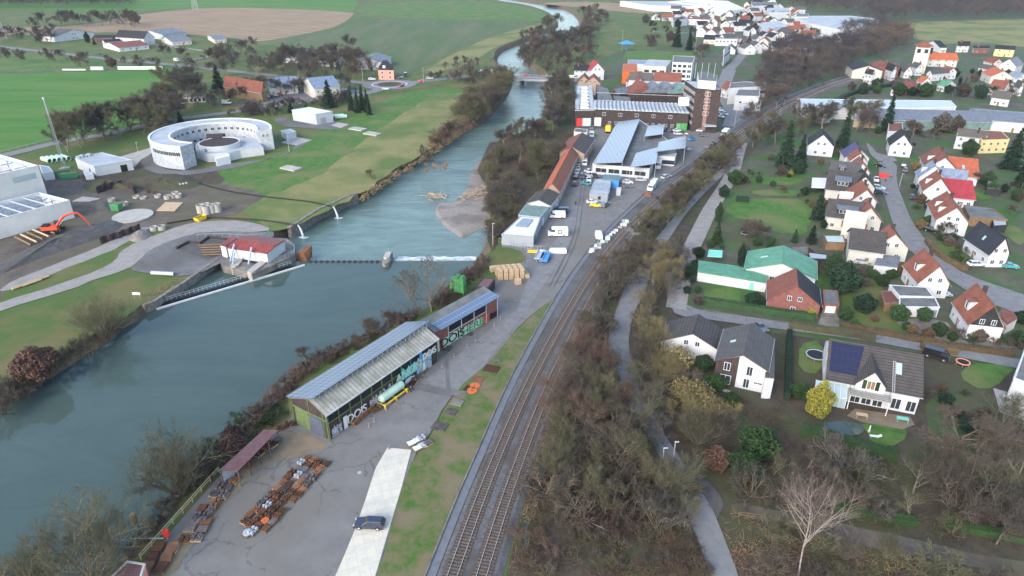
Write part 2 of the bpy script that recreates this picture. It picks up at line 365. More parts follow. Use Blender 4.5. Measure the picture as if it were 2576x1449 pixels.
def sheet(name,px,m,level=1,smooth=2,jit=0.0,raw=False):
 pts=px if raw else GS(px)
 pts=chaikin(pts,smooth)if smooth else pts
 if jit:pts=[p+Vector((noise.noise(p*.35)*jit,noise.noise(p*.35+Vector((9,3,1)))*jit,0))for p in pts]
 z=.03*level+.0007*len(ZS);ZS[len(ZS)]=1
 pts=[Vector((p.x,p.y,z))for p in pts]
 tri=tessellate_polygon([pts])
 fs=[t if(pts[t[1]]-pts[t[0]]).cross(pts[t[2]]-pts[t[0]]).z>0 else(t[0],t[2],t[1])for t in tri]
 return struct(name,MB().add(pts,fs),m)
def ribbon(px,width,raw=False,sm=2):
 pts=px if raw else GS(px);pts=chaikin(pts,sm,False)
 return[a for a in offs(pts,width/2,1)],[b for b in offs(pts,width/2,-1)],pts
def road(name,px,width,m,level=3,raw=False):
 a,b,c=ribbon(px,width,raw);z=.03*level+.0007*len(ZS);ZS[len(ZS)]=1;n=len(a)
 vs=[(p.x,p.y,z)for p in a]+[(p.x,p.y,z)for p in b]
 struct(name,MB().add(vs,[(n+i,n+i+1,i+1,i)for i in range(n-1)]),m);return c
def rawrect(x0,x1,y0,y1):return[Vector(p+(0,))for p in((x0,y0),(x1,y0),(x1,y1),(x0,y1))]
sheet('field_green',[(-300,186),(150,182),(400,176),(520,176),(470,230),(400,290),(300,325),(140,352),(-40,390),(-300,440)],'grass_field',1,1)
sheet('meadow',[(-300,128),(0,130),(200,150),(380,164),(500,172),(430,176),(200,180),(-300,184)],'grass_bright',1,0)
sheet('field_far',[(-500,8),(200,30),(560,18),(890,30),(900,5),(880,-30),(-500,-60)],'grass_field',1,0)
sheet('field_stubble',[(-300,74),(120,70),(280,55),(340,38),(440,26),(520,20),(600,19),(760,24),(885,31),(892,35),(862,60),(820,75),(700,98),(640,106),(600,97),(440,84),(300,80),(100,86),(-300,92)],'stubble',2,1)
sheet('field_upper',[(905,8),(1230,2),(1330,20),(1400,45),(1380,52),(1240,52),(900,44)],'grass_bright',2,1)
sheet('field_grey_green',[(900,44),(1240,52),(1380,54),(1300,72),(1200,100),(1120,140),(1060,172),(1010,198),(880,150),(700,120),(640,108),(820,76),(870,58)],'field_grey',1,1)
sheet('field_strip',[(1385,54),(1396,62),(1300,100),(1245,118),(1200,150),(1120,180),(1050,188),(1130,140),(1220,98),(1310,70)],'grass_yellow',2,1)
sheet('farm_grass',[(-200,100),(120,90),(300,95),(470,105),(620,112),(560,150),(400,152),(200,138),(-200,115)],'grass_rough',1,1)
sheet('embankment_grass',[(640,560),(560,470),(480,445),(520,420),(700,395),(800,330),(880,290),(1000,235),(1120,220),(1180,226),(1200,236),(1160,280),(1060,330),(960,400),(880,460),(780,545),(720,590)],'grass_bright',1,2,3)
sheet('meadow_yellow',[(720,480),(820,430),(900,365),(960,325),(1050,262),(1130,236),(1196,232),(1190,270),(1150,318),(1090,368),(1000,425),(930,475),(860,510),(760,565),(650,572),(640,500)],'grass_yellow',2,2,3)
sheet('green_verge',[(-60,850),(0,790),(180,728),(330,690),(400,705),(380,740),(320,800),(240,835),(180,880),(90,945),(0,990),(-100,1030)],'grass_rough',1,2)
sheet('construction_ground',[(-300,760),(-300,500),(100,440),(180,425),(260,440),(360,432),(470,440),(560,465),(640,478),(662,495),(630,520),(590,540),(500,558),(420,585),(310,630),(290,655),(200,690),(80,740),(0,770)],'mud',2,2,2)
sheet('construction_verge',[(0,735),(150,672),(260,625),(330,600),(420,572),(420,590),(320,640),(285,668),(140,722),(0,775)],'grass_rough',3,2,2)
sheet('spoil_verge',[(190,445),(260,420),(380,405),(480,400),(560,440),(560,470),(470,455),(330,470),(240,470)],'scrub_ground',3,2,2)
sheet('mud_track',[(0,722),(150,660),(300,600),(360,570),(380,575),(310,620),(150,682),(0,742)],'gravel_path',4,2,1)
sheet('gravel_lane',[(-120,805),(0,762),(145,718),(250,679),(292,657),(300,632),(350,607),(425,579),(487,559),(575,554),(644,562),(690,578),(640,585),(560,582),(475,590),(385,625),(365,648),(320,679),(250,700),(175,730),(0,782),(-120,830)],'gravel_path',4,1,.5)
sheet('dark_plaza',[(320,679),(352,655),(372,632),(430,606),(480,590),(560,582),(640,585),(705,585),(640,625),(560,660),(500,690),(440,697),(380,690)],'asphalt',5,1)
sheet('ring_forecourt',[(352,385),(372,380),(400,425),(470,432),(560,415),(640,405),(710,395),(745,372),(735,350),(700,345),(740,345),(790,350),(720,388),(640,410),(560,428),(470,442),(400,440),(355,420)],'asphalt',3,1)
sheet('concrete_apron',[(300,395),(380,372),(384,385),(355,402),(340,420),(318,415)],'concrete',4,0)
sheet('shed_yard',[(685,300),(720,296),(740,310),(800,300),(860,308),(880,318),(850,328),(770,322),(710,318)],'asphalt',3,1)
sheet('concrete_pad',[(832,316),(850,309),(878,313),(857,323)],'concrete',5,0)
sheet('side_pad',[(706,360),(742,345),(786,353),(745,367)],'concrete',5,0)
c_main=road('main_road',[(-200,95),(0,118),(150,134),(260,148),(380,158),(500,170),(650,187),(800,200),(905,207),(960,215)],7,'asphalt_smooth',5)
road('bridge_road',[(990,215),(1040,208),(1100,200),(1180,193),(1245,192)],8,'asphalt_smooth',5)
c_low=road('river_road',[(-250,470),(-60,408),(60,380),(150,357),(300,333),(400,306),(560,286),(720,262),(840,248),(930,235),(960,222)],7,'asphalt_smooth',5)
rc=G((980,213));pts=[rc+Vector((math.cos(a)*17,math.sin(a)*17,0))for a in[2*math.pi*i/32 for i in range(32)]]
sheet('roundabout_road',pts,'asphalt_smooth',6,0,raw=True)
def annulus(name,c,ro,ri,z,m,n=40):return struct(name,MB().ring(c.x,c.y,z-.02,z,ro,ri,n),m)
annulus('roundabout_marking',rc,11.3,10.7,.27,'white_plain')
sheet('roundabout_island',[rc+Vector((math.cos(a)*7.5,math.sin(a)*7.5,0))for a in[2*math.pi*i/24 for i in range(24)]],'scrub_ground',9,0,raw=True)
sheet('gatehouse_parking',[(560,262),(640,250),(730,232),(820,225),(900,225),(925,238),(840,248),(720,262),(640,272)],'asphalt',4,1)
road('farm_lane',[(385,112),(470,122),(540,132),(575,130),(548,138),(500,148),(455,155)],4,'gravel_path',4)
sheet('bale_field_track',[(-100,183),(150,178),(400,172),(400,175),(150,182),(-100,188)],'mud',3,0)
sheet('town_ground',[(1395,330),(1380,250),(1385,205),(1440,205),(1500,150),(1560,130),(1700,115),(1700,60),(1900,40),(2400,0),(3200,-20),(3600,500),(3000,900),(2576,930),(2200,870),(1960,840),(1700,780),(1850,420),(1820,330)],'town_ground',1,0)
sheet('scrub_ground',[(1880,360),(1800,420),(1720,480),(1650,560),(1590,630),(1530,710),(1480,790),(1440,880),(1400,980),(1360,1080),(1330,1200),(1300,1330),(1240,1600),(3300,1700),(3300,960),(2576,930),(2200,870),(1960,840),(1700,780),(1860,420),(1920,350)],'scrub_ground',1,0)
sheet('riverside_scrub',[(1200,430),(1230,360),(1390,325),(1445,330),(1450,370),(1380,480),(1330,540),(1300,560),(1262,590),(1240,640),(1225,600),(1235,540),(1225,470)],'scrub_ground',1,0)
sheet('hill_meadow',[(2190,62),(2330,55),(2576,48),(2900,40),(2900,150),(2576,118),(2460,108),(2350,112),(2280,90)],'grass_yellow',2,1)
sheet('town_meadow',[(1495,40),(1540,34),(1600,42),(1670,52),(1690,66),(1610,62),(1640,80),(1600,95),(1640,110),(1590,122),(1520,110),(1500,90),(1530,70)],'grass_rough',2,1)
sheet('far_brown_field',[(1350,8),(1450,4),(1560,8),(1660,22),(1660,36),(1560,30),(1480,20),(1400,14)],'stubble',2,1)
sheet('playing_field',[(1578,124),(1748,134),(1756,150),(1700,160),(1640,156),(1566,148)],'grass_bright',4,0)
sheet('brook_garden',[(1812,520),(1880,415),(1960,430),(2070,430),(2080,560),(2020,600),(1900,640),(1790,620),(1762,590)],'garden',2,2)
sheet('lawn',[(1826,512),(1900,498),(2040,503),(2048,560),(2010,585),(1960,590),(1900,560),(1830,545)],'grass_bright',4,1,.8)
sheet('lawn',[(1890,478),(2010,478),(2016,494),(1890,492)],'grass_bright',4,1,.8)
sheet('lawn',[(1895,446),(2015,448),(2015,466),(1895,464)],'grass_bright',4,1,.8)
sheet('lawn',[(1975,572),(2005,565),(2030,565),(2028,592),(1985,590)],'grass_bright',5,1,.8)
sheet('lawn',[(1768,728),(1855,724),(1868,762),(1850,770),(1775,760)],'grass_bright',4,1,.8)
sheet('lawn',[(2030,668),(2072,668),(2070,720),(2040,735)],'grass_bright',4,1,.8)
sheet('lawn',[(2115,700),(2180,690),(2240,740),(2290,790),(2350,835),(2250,838),(2130,810),(2110,770)],'grass_rough',4,1,.8)
sheet('lawn',[(2009,862),(2070,860),(2065,940),(2010,940)],'grass_bright',4,1,.8)
sheet('lawn',[(2430,915),(2555,918),(2530,960),(2470,985),(2410,950)],'grass_bright',4,1,.8)
sheet('lawn',[(2170,1060),(2270,1068),(2290,1100),(2230,1130),(2180,1100)],'grass_bright',4,1,.8)
sheet('lawn',[(2350,600),(2400,610),(2440,660),(2430,680),(2370,650)],'grass_rough',4,1,.8)
sheet('lawn',[(2440,480),(2490,478),(2500,500),(2450,505)],'grass_bright',4,1,.8)
sheet('lawn',[(2500,560),(2576,575),(2576,620),(2545,610)],'grass_bright',4,1,.8)
sheet('lawn',[(2330,990),(2480,1000),(2500,1120),(2420,1180),(2330,1120)],'garden',3,1,.8)
sheet('terrace',[(2150,1030),(2289,1050),(2300,1070),(2270,1082),(2170,1064),(2130,1048)],'sandy',5,0)
sheet('terrace',[(1775,960),(1850,990),(1845,998),(1772,965)],'concrete',5,0)
sheet('patio',[(2498,978),(2576,1000),(2576,1060),(2515,1040)],'concrete',5,0)
sheet('driveway',[(2068,785),(2110,790),(2110,832),(2055,825)],'old_concrete',6,0)
sheet('mud_garden',[(1945,840),(1978,840),(1975,1010),(1930,1010)],'scrub_ground',3,0)
sheet('front_yard',[(2230,805),(2370,800),(2420,850),(2520,860),(2576,850),(2576,880),(2440,868),(2330,850)],'old_concrete',4,1)
sheet('street',[(2209,407),(2257,407),(2254,457),(2274,512),(2289,549),(2314,587),(2344,624),(2382,662),(2432,694),(2520,724),(2640,765),(2640,820),(2560,790),(2489,765),(2430,732),(2380,700),(2320,655),(2282,626),(2267,602),(2249,574),(2237,537),(2227,499),(2214,462)],'asphalt_smooth',6,1)
sheet('street_branch',[(2209,407),(2257,407),(2250,398),(2205,385),(2185,362),(2178,362),(2190,390)],'asphalt_smooth',6,0)
sheet('side_street',[(1688,772),(1712,762),(1760,783),(1860,796),(1960,812),(2060,826),(2200,842),(2330,868),(2460,888),(2640,918),(2640,945),(2440,905),(2320,885),(2200,862),(2100,848),(1980,832),(1900,822),(1780,805),(1700,795)],'asphalt_smooth',6,1)
road('lane',[(1700,778),(1722,660),(1742,620),(1763,575),(1788,524),(1822,474),(1848,425),(1856,390),(1866,360)],5,'gravel_path',6)
sheet('river_lane',[(1570,724),(1543,799),(1528,854),(1533,894),(1558,949),(1575,999),(1613,1049),(1623,1086),(1651,1136),(1671,1181),(1714,1261),(1739,1319),(1764,1387),(1789,1449),(1830,1600),(1905,1600),(1857,1449),(1829,1374),(1804,1311),(1789,1279),(1752,1219),(1719,1169),(1694,1128),(1664,1086),(1638,1036),(1608,986),(1593,924),(1580,874),(1585,824),(1595,786),(1623,736),(1640,680),(1690,590),(1740,520),(1820,440),(1850,415),(1840,400),(1780,460),(1700,540),(1620,640)],'asphalt_smooth',6,1)
sheet('lay_by',[(1716,1165),(1748,1185),(1790,1222),(1814,1252),(1822,1275),(1808,1296),(1804,1311),(1789,1279),(1752,1219)],'dark_gravel',5,1)
sheet('dirt_track',[(1836,1262),(1932,1280),(2050,1305),(2200,1335),(2400,1380),(2640,1430),(2640,1475),(2400,1420),(2200,1378),(2050,1345),(1932,1318),(1836,1290)],'mud',3,1,.6)
sheet('brook',[(1395,1090),(1402,1100),(1388,1130),(1374,1170),(1366,1230),(1330,1330),(1318,1390),(1305,1400),(1312,1370),(1330,1310),(1356,1230),(1366,1160),(1382,1125)],'water_still',3,2,.8)
sheet('foundry_yard',[(300,1600),(345,1449),(380,1400),(470,1290),(560,1190),(640,1120),(700,1075),(735,1050),(900,930),(1080,830),(1190,760),(1240,700),(1262,640),(1262,600),(1320,555),(1390,470),(1440,400),(1452,330),(1470,322),(1820,330),(1835,345),(1790,385),(1720,432),(1650,485),(1560,565),(1500,625),(1475,662),(1440,700),(1400,745),(1340,790),(1290,838),(1240,905),(1180,955),(1120,1015),(1080,1098),(1045,1140),(1010,1240),(945,1460),(900,1600)],'yard_asphalt',3,1)
sheet('sandy_yard',[(560,1240),(640,1130),(730,1080),(835,1115),(800,1140),(700,1160),(640,1180),(600,1240),(500,1350),(440,1449),(360,1449),(420,1380),(500,1290)],'sandy',4,2,1)
sheet('yard_repair',[(1055,965),(1130,985),(1175,985),(1172,995),(1120,998),(1040,980)],'asphalt',5,0)
sheet('yard_repair',[(1118,900),(1128,900),(1134,1000),(1124,1000)],'asphalt',5,0)
sheet('wide_junction',[(1060,965),(1300,780),(1330,700),(1400,600),(1440,520),(1470,520),(1420,640),(1340,760),(1170,985)],'asphalt_smooth',4,0)
sheet('yard_lawn',[(1232,640),(1262,618),(1330,640),(1300,680),(1240,700),(1200,720),(1100,790),(1060,800),(1110,760),(1190,700)],'grass_rough',5,1,.5)
sheet('rail_verge',[(945,1455),(1010,1240),(1045,1145),(1085,1098),(1122,1020),(1180,955),(1240,905),(1290,838),(1345,788),(1400,745),(1440,700),(1472,664),(1482,668),(1440,715),(1402,770),(1352,840),(1292,950),(1242,1050),(1202,1140),(1162,1230),(1122,1330),(1078,1460),(1040,1600),(900,1600)],'grass_strip',4,1,.4)
sheet('rail_verge',[(1500,638),(1560,570),(1650,490),(1720,437),(1790,390),(1850,345),(1853,350),(1795,395),(1722,445),(1655,500),(1565,580),(1505,645)],'grass_strip',4,1,.3)
T1=[(1072,1640),(1141,1449),(1172,1360),(1206,1261),(1279,1086),(1330,968),(1384,868),(1464,724),(1530,632),(1612,540),(1690,470),(1780,405),(1830,362),(1880,320),(1925,288),(1980,258),(2040,232),(2090,212),(2200,180)]
T2=[(1150,1640),(1206,1449),(1236,1360),(1262,1261),(1326,1086),(1372,968),(1422,868),(1500,724),(1566,632),(1645,540),(1716,473),(1802,408),(1850,366),(1896,325),(1942,292),(1994,262),(2052,236),(2104,214),(2210,182)]
t1=chaikin(GS(T1),3,False)
def resample(pts,step,z=0):
 out=[pts[0]];acc=0
 for a,b in zip(pts[:-1],pts[1:]):
  d=(b-a).length;
  while acc+d>=step and d>1e-6:
   f=(step-acc)/d;a=a+(b-a)*f;out.append(a.copy());d=(b-a).length;acc=0
  acc+=d
 return out
t1=resample(t1,3.0)
for _ in range(12):t1=[t1[0]]+[(t1[i-1]+t1[i]*2+t1[i+1])/4 for i in range(1,len(t1)-1)]+[t1[-1]]
t1=resample(t1,.62)
t2=resample(offs(t1,4.1,-1),.62)
KD=lambda i,p_:3.75+2.0*min(1,max(0,(p_.y-95)/90))
a=offs(t1[::5],lambda i,p_:KD(i,p_)-1.9,1);b=offs(t1[::5],6.1,-1);n=len(a)
a0=offs(t1[::5],lambda i,p_:KD(i,p_)-1.1,1);b0=offs(t1[::5],7.0,-1)
vs=[]
for q,p,r_,s_ in zip(a0,a,b,b0):vs+=[(q.x,q.y,.05),(p.x,p.y,.42),(r_.x,r_.y,.42),(s_.x,s_.y,.05)]
struct('railway_ballast',MB().add(vs,[(i*4+k+4,i*4+k,i*4+k+1,i*4+k+5)[::-1]for i in range(n-1)for k in range(3)]),'ballast')
for side,d0,d1 in((1,lambda i,p_:KD(i,p_)-1.35,KD),):
 p,q=offs(t1[:900:5],d0,side),offs(t1[:900:5],d1,side)
 struct('cess_path',MB().add([(v.x,v.y,.30)for v in p]+[(v.x,v.y,.28)for v in q],[(i,i+1,len(p)+i+1,len(p)+i)[::-1]for i in range(len(p)-1)]),'ballast_path')
 kerb=MB();p,q=offs(t1[:900:5],lambda i,p_:KD(i,p_)+.03,1),offs(t1[:900:5],lambda i,p_:KD(i,p_)+.28,1);m_=len(p)
 kerb.add([(v.x,v.y,.5)for v in p]+[(v.x,v.y,.5)for v in q]+[(v.x,v.y,0)for v in q]+[(v.x,v.y,0)for v in p],[(i,i+1,m_+i+1,m_+i)[::-1]for i in range(m_-1)]+[(m_+i,m_+i+1,2*m_+i+1,2*m_+i)[::-1]for i in range(m_-1)]+[(3*m_+i,3*m_+i+1,i+1,i)[::-1]for i in range(m_-1)])
 single('kerb_wall',kerb,'old_concrete','low concrete edging wall between the grass verge and the railway ballast','wall')
for ti,(tr,lab)in enumerate(((t1,'railway track nearer the river and the yard'),(t2,'railway track nearer the trees and the lane'))):
 tb1,tb2=offs(tr[::4],1.5,1),offs(tr[::4],1.5,-1);nb=len(tb1);struct('track_bed',MB().add([(v.x,v.y,.435)for v in tb1]+[(v.x,v.y,.435)for v in tb2],[(nb+i,nb+i+1,i+1,i)for i in range(nb-1)]),'track_bed')
 root=thing('railway_track',lab,'railway track',tr[0],0,'railway tracks');o0=tr[0]
 sl_=MB()
 for i in range(1,len(tr)-1):
  if tr[i].y>620:break
  t=(tr[i+1]-tr[i-1]);t.z=0;t.normalize();nrm=Vector((-t.y,t.x,0));p=tr[i]-o0
  c=[p+nrm*1.3-t*.13,p-nrm*1.3-t*.13,p-nrm*1.3+t*.13,p+nrm*1.3+t*.13]
  sl_.hexa([(v.x,v.y,.40)for v in c]+[(v.x,v.y,.52)for v in c])
 tag(part('sleepers',sl_,'sleeper',root),kind='stuff')
 for s in(1,-1):
  rl=MB();pp=offs(tr[::3],.7535,s);qq=offs(tr[::3],.6835,s);n=len(pp)
  vs=[];
  for u,v in zip(pp,qq):
   vs+=[(u.x-o0.x,u.y-o0.y,.5),(u.x-o0.x,u.y-o0.y,.68),(v.x-o0.x,v.y-o0.y,.68),(v.x-o0.x,v.y-o0.y,.5)]
  rl.add(vs,[(i*4+k,i*4+k+1,i*4+k+5,i*4+k+4)for i in range(n-1)for k in range(3)])
  part('rail',rl,'rail',root)
S=[(845,1449),(868,1396),(895,1330),(920,1258),(945,1180),(975,1128),(1035,1134),(1010,1230),(980,1330),(945,1449),(925,1520),(812,1520)]
SP=GS(S)
stripes('slab_panels',(.6,.56,.46),(.4,.38,.33),1.5,0,.8,width=.03,axis2=1,period2=2.0,w2=.03,noise_c=(.46,.45,.4),nscale=.3,world=True,rot=R(-20))
sb=MB().prism([(p.x,p.y)for p in SP],.05,.22);single('concrete_slab_strip',sb,'slab_panels','long strip of pale concrete slabs under the dark estate car','pavement')
CAM2=Vector((0,0,0))
def window(parent,x,y,z,w,h,nx,ny,frame='white_plain',pane='glass',name='window'):
 """a framed window standing 3 cm proud of a wall; nx,ny = outward normal in the parent's frame"""
 tx,ty=-ny,nx
 def blk(u0,u1,z0,z1,d0,d1):
  c=[(x+tx*u0+nx*d0,y+ty*u0+ny*d0),(x+tx*u1+nx*d0,y+ty*u1+ny*d0),(x+tx*u1+nx*d1,y+ty*u1+ny*d1),(x+tx*u0+nx*d1,y+ty*u0+ny*d1)]
  return[(a,b,z0)for a,b in c]+[(a,b,z1)for a,b in c]
 f=MB();t=.09
 hw=w/2
 f.hexa(blk(-hw,hw,z,z+t,-.05,.06));f.hexa(blk(-hw,hw,z+h-t,z+h,-.05,.06))
 f.hexa(blk(-hw,-hw+t,z+t,z+h-t,-.05,.06));f.hexa(blk(hw-t,hw,z+t,z+h-t,-.05,.06))
 if w>1.0:f.hexa(blk(-.04,.04,z+t,z+h-t,-.05,.06))
 fo=part(name,f,frame,parent)
 g=MB().hexa(blk(-hw+t,hw-t,z+t,z+h-t,-.04,.03));part('pane',g,pane,fo)
 return fo
def facing(root_loc,rz,nx,ny):
 wx,wy=nx*math.cos(rz)-ny*math.sin(rz),nx*math.sin(rz)+ny*math.cos(rz)
 return(Vector((wx,wy,0))).dot(CAM2-Vector((root_loc[0],root_loc[1],0)).normalized()*1.0)>-.15
def house(label,r1,r2,Hr,e,He,roof='tile_orange',wall='white',cat='house',name='house',gable=(2,2),side=3,storeys=2,dorm=(),ch=1,gmat=None,over=.45,sky=0,roof2=None,wing=None,pv=None,door=True,group=None,hw=None,frame='white_plain',gw=1.15):
 A,B=(r1,r2)if isinstance(r1,Vector)else(G(r1,Hr),G(r2,Hr));d=(B-A);d.z=0;Lr=d.length;d.normalize()
 if hw is None:
  E=G(e,He);rel=E-A;hw=abs(rel.x*d.y-rel.y*d.x)
 c=(A+B)/2;c.z=0;rz=math.atan2(-d.x,d.y)
 root=thing(name,label,cat,c,rz,group)
 hl=Lr/2;bx,by=hw-over,hl-over;sl_=(Hr-He)/hw;ez=He+sl_*over-.22;rzz=Hr-.22
 b=MB().add([(-bx,-by,0),(bx,-by,0),(bx,by,0),(-bx,by,0),(-bx,-by,ez),(bx,-by,ez),(bx,by,ez),(-bx,by,ez),(0,-by,rzz),(0,by,rzz)],[(0,1,5,8,4),(2,3,7,9,6),(1,2,6,5),(3,0,4,7)]);part('wall',b,wall,root)
 if gmat:
  g=MB();k=(rzz-ez)/bx;z0=ez-.3
  g.hexa([(-bx-.02,-by-.06,z0),(bx+.02,-by-.06,z0),(bx+.02,-by-.01,z0),(-bx-.02,-by-.01,z0),(-.01,-by-.06,rzz-.05),(.01,-by-.06,rzz-.05),(.01,-by-.01,rzz-.05),(-.01,-by-.01,rzz-.05)]);part('gable_cladding',g,gmat,root)
 r=MB()
 for s in(-1,1):
  vs=[(0,-hl,Hr),(s*hw,-hl,He),(s*hw,hl,He),(0,hl,Hr)];lo=[(x,y,z-.2)for x,y,z in vs]
  q=lo+vs;
  if s>0:q=[q[i]for i in(3,2,1,0,7,6,5,4)]
  q=[q[i]for i in(0,1,2,3,4,5,6,7)]
  r.hexa(q,0 if s<0 or not roof2 else 1)
 ro=part('roof',r,[roof,roof2 or roof],root)
 part('ridge_cap',MB().tube([(0,-hl-.01,Hr-.02),(0,hl+.01,Hr-.02)],.13,6),roof,ro)
 for s in(-1,1):part('gutter',MB().box(s*hw-.07,s*hw+.07,-hl,hl,He-.16,He-.03),'grey_light',root)
 if ch:
  cy=by*(.35 if ch==1 else-.5);part('chimney',MB().box(-.4+.5,.4+.5,cy-.35,cy+.35,Hr-1.2,Hr+1.0).box(.02,.98,cy-.43,cy+.43,Hr+1.0,Hr+1.12),'brick_dark' if ch==1 else 'brick_red',ro)
 ww,wh=gw,1.25
 for s,ny in((-1,-1),(1,1)):
  if not facing(c,rz,0,ny)or not gable:continue
  lo,up=gable
  zu=min(ez+.1,Hr-3.2)
  for i in range(up):
   x=(i-(up-1)/2)*min(2.4,bx*1.0);window(root,x,s*(by+.005)+(-.055 if gmat else 0)*(1 if s<0 else-1),zu,ww*.9,wh,0,ny,frame)
  for i in range(lo):
   x=(i-(lo-1)/2)*min(3.6,bx*1.9/max(lo,1));window(root,x,s*(by+.005),1.0,ww,wh,0,ny,frame)
 for s in(-1,1):
  if not facing(c,rz,s,0):continue
  for i in range(side):
   y=(i-(side-1)/2)*(2*by/max(side,1));
   for k in range(2 if ez>5 else 1):window(root,s*(bx+.005),y,1.0+k*2.8,ww,min(wh,ez-1.3-k*2.8)if ez>2.6 else .6,s,0,frame)
  if door and ez>2.3:part('door',MB().box(min(s*bx,s*(bx+.05)),max(s*bx,s*(bx+.05)),by*.12-.5,by*.12+.5,.05,2.15),'wood',root)
 for dm in dorm:
  s,t,dw,kind=dm;s=1 if-(c.x*math.cos(rz)+c.y*math.sin(rz))>0 else-1;y=t*by;x0=hw*.28;x1=hw*.74
  zt=Hr-sl_*x0+.05;zb=Hr-sl_*x1
  dz=MB()
  vs=[(s*x1,y-dw/2,zb-.1),(s*x1,y+dw/2,zb-.1),(s*x1,y+dw/2,zt-.35),(s*x1,y-dw/2,zt-.35),(s*x0,y-dw/2,zt-.3),(s*x0,y+dw/2,zt-.3)]
  dz.add(vs,[(0,1,2,3),(0,3,4),(1,5,2),(2,5,4,3)]);do=part('dormer',dz,'black_clad' if kind=='g' else('tile_grey' if kind=='d' else wall),root)
  part('dormer_roof',MB().hexa([(s*(x1+.3),y-dw/2-.2,zt-.42),(s*(x1+.3),y+dw/2+.2,zt-.42),(s*(x0-.3),y+dw/2+.2,zt-.1),(s*(x0-.3),y-dw/2-.2,zt-.1),(s*(x1+.3),y-dw/2-.2,zt-.27),(s*(x1+.3),y+dw/2+.2,zt-.27),(s*(x0-.3),y+dw/2+.2,zt+.05),(s*(x0-.3),y-dw/2-.2,zt+.05)]),'tin_grey' if kind!='t' else roof,do)
  k=max(1,int(dw/1.3));hh=max(.5,zt-.35-zb-.25)
  for i in range(k):window(do,s*(x1+.005),y+(i-(k-1)/2)*1.25,zb+.1,1.0,hh,s,0)
 for i in range(sky):
  s=-1 if facing(c,rz,-1,0)else 1;y=(i-(sky-1)/2)*2.5;x0,x1=hw*.4,hw*.6
  q=[(s*x0,y-.4,Hr-sl_*x0+.02),(s*x0,y+.4,Hr-sl_*x0+.02),(s*x1,y+.4,Hr-sl_*x1+.02),(s*x1,y-.4,Hr-sl_*x1+.02)]
  part('skylight',MB().hexa(q+[(x,yy,z+.07)for x,yy,z in q]),'glass_pale',ro)
 if pv:
  s,y0,y1,f0,f1,pm=pv
  q=[(s*hw*f0,y0*hl,Hr-sl_*hw*f0+.03),(s*hw*f0,y1*hl,Hr-sl_*hw*f0+.03),(s*hw*f1,y1*hl,Hr-sl_*hw*f1+.03),(s*hw*f1,y0*hl,Hr-sl_*hw*f1+.03)]
  part('solar_panels',MB().hexa(q+[(x,yy,z+.1)for x,yy,z in q]),pm,ro)
 return root
def block(label,px,H,wall='white',roof='felt',cat='building',name='flat_roof_building',h0=0,para=.35,group=None,wins=(),raw=False,doors=(),band=None):
 """flat-roofed building from roof corner sightings at height H. wins: (edge, n, z, w, h)"""
 P=px if raw else GS(px,H);c=sum(P,Vector())/len(P);c.z=0
 loc=[(p.x-c.x,p.y-c.y)for p in P]
 area=sum(loc[i][0]*loc[(i+1)%len(loc)][1]-loc[(i+1)%len(loc)][0]*loc[i][1]for i in range(len(loc)))
 root=thing(name,label,cat,c,0,group);n=len(loc);sg=1 if area>0 else-1
 part('wall',MB().prism(loc,h0,H-para*.6),wall,root)
 ins=[(x*.985,y*.985)for x,y in loc]
 ro=part('roof',MB().prism(ins,H-para*.6+.003,H-para*.3),roof,root)
 if para:
  rim=MB()
  for i in range(n):
   a,b=loc[i],loc[(i+1)%n];ux,uy=b[0]-a[0],b[1]-a[1];l=math.hypot(ux,uy);ux/=l;uy/=l
   px_,py_=-uy*.3*sg,ux*.3*sg;o=.08
   a2=(a[0]-ux*o+uy*o*sg,a[1]-uy*o-ux*o*sg);b2=(b[0]+ux*o+uy*o*sg,b[1]+uy*o-ux*o*sg)
   zz=i*.004
   rim.hexa([(a2[0],a2[1],H-para+zz),(b2[0],b2[1],H-para+zz),(b2[0]+px_,b2[1]+py_,H-para+zz),(a2[0]+px_,a2[1]+py_,H-para+zz),(a2[0],a2[1],H+zz),(b2[0],b2[1],H+zz),(b2[0]+px_,b2[1]+py_,H+zz),(a2[0]+px_,a2[1]+py_,H+zz)])
  part('roof_edge',rim,band or wall,root)
 def wallpt(i,t):
  a,b=loc[i],loc[(i+1)%n];l=math.hypot(b[0]-a[0],b[1]-a[1]);return a[0]+(b[0]-a[0])*t,a[1]+(b[1]-a[1])*t,(b[1]-a[1])/l*sg,-(b[0]-a[0])/l*sg
 for wd in wins:
  i,k,z,ww,hh=wd[:5];fr=wd[5]if len(wd)>5 else 'white_plain';t0,t1_=wd[6]if len(wd)>6 else(0,1)
  for j in range(k):
   x,y,nx,ny=wallpt(i,t0+(t1_-t0)*(j+.5)/k);window(root,x+nx*.005,y+ny*.005,z,ww,hh,nx,ny,fr)
 for dd in doors:
  i,t,ww,hh,dm=dd;x,y,nx,ny=wallpt(i,t);tx,ty=-ny,nx
  q=[(x+tx*u+nx*v,y+ty*u+ny*v)for u,v in((-ww/2,0),(ww/2,0),(ww/2,.06),(-ww/2,.06))]
  part('door',MB().hexa([(a,b,.02)for a,b in q]+[(a,b,hh)for a,b in q]),dm,root)
 root['_']=0;del root['_']
 return root
def wingbox(root,px,H,mats=('white','felt'),name='annex'):
 c=root.location;inv=Matrix.Rotation(-root.rotation_euler.z,3,'Z')
 P=[inv@(p-Vector((c.x,c.y,0)))for p in GS(px,H)];loc=[(p.x,p.y)for p in P]
 w_=part(name,MB().prism(loc,0,H-.25),mats[0],root);part('annex_roof',MB().prism([(x*1.0,y*1.0)for x,y in loc],H-.247,H),mats[1],w_)
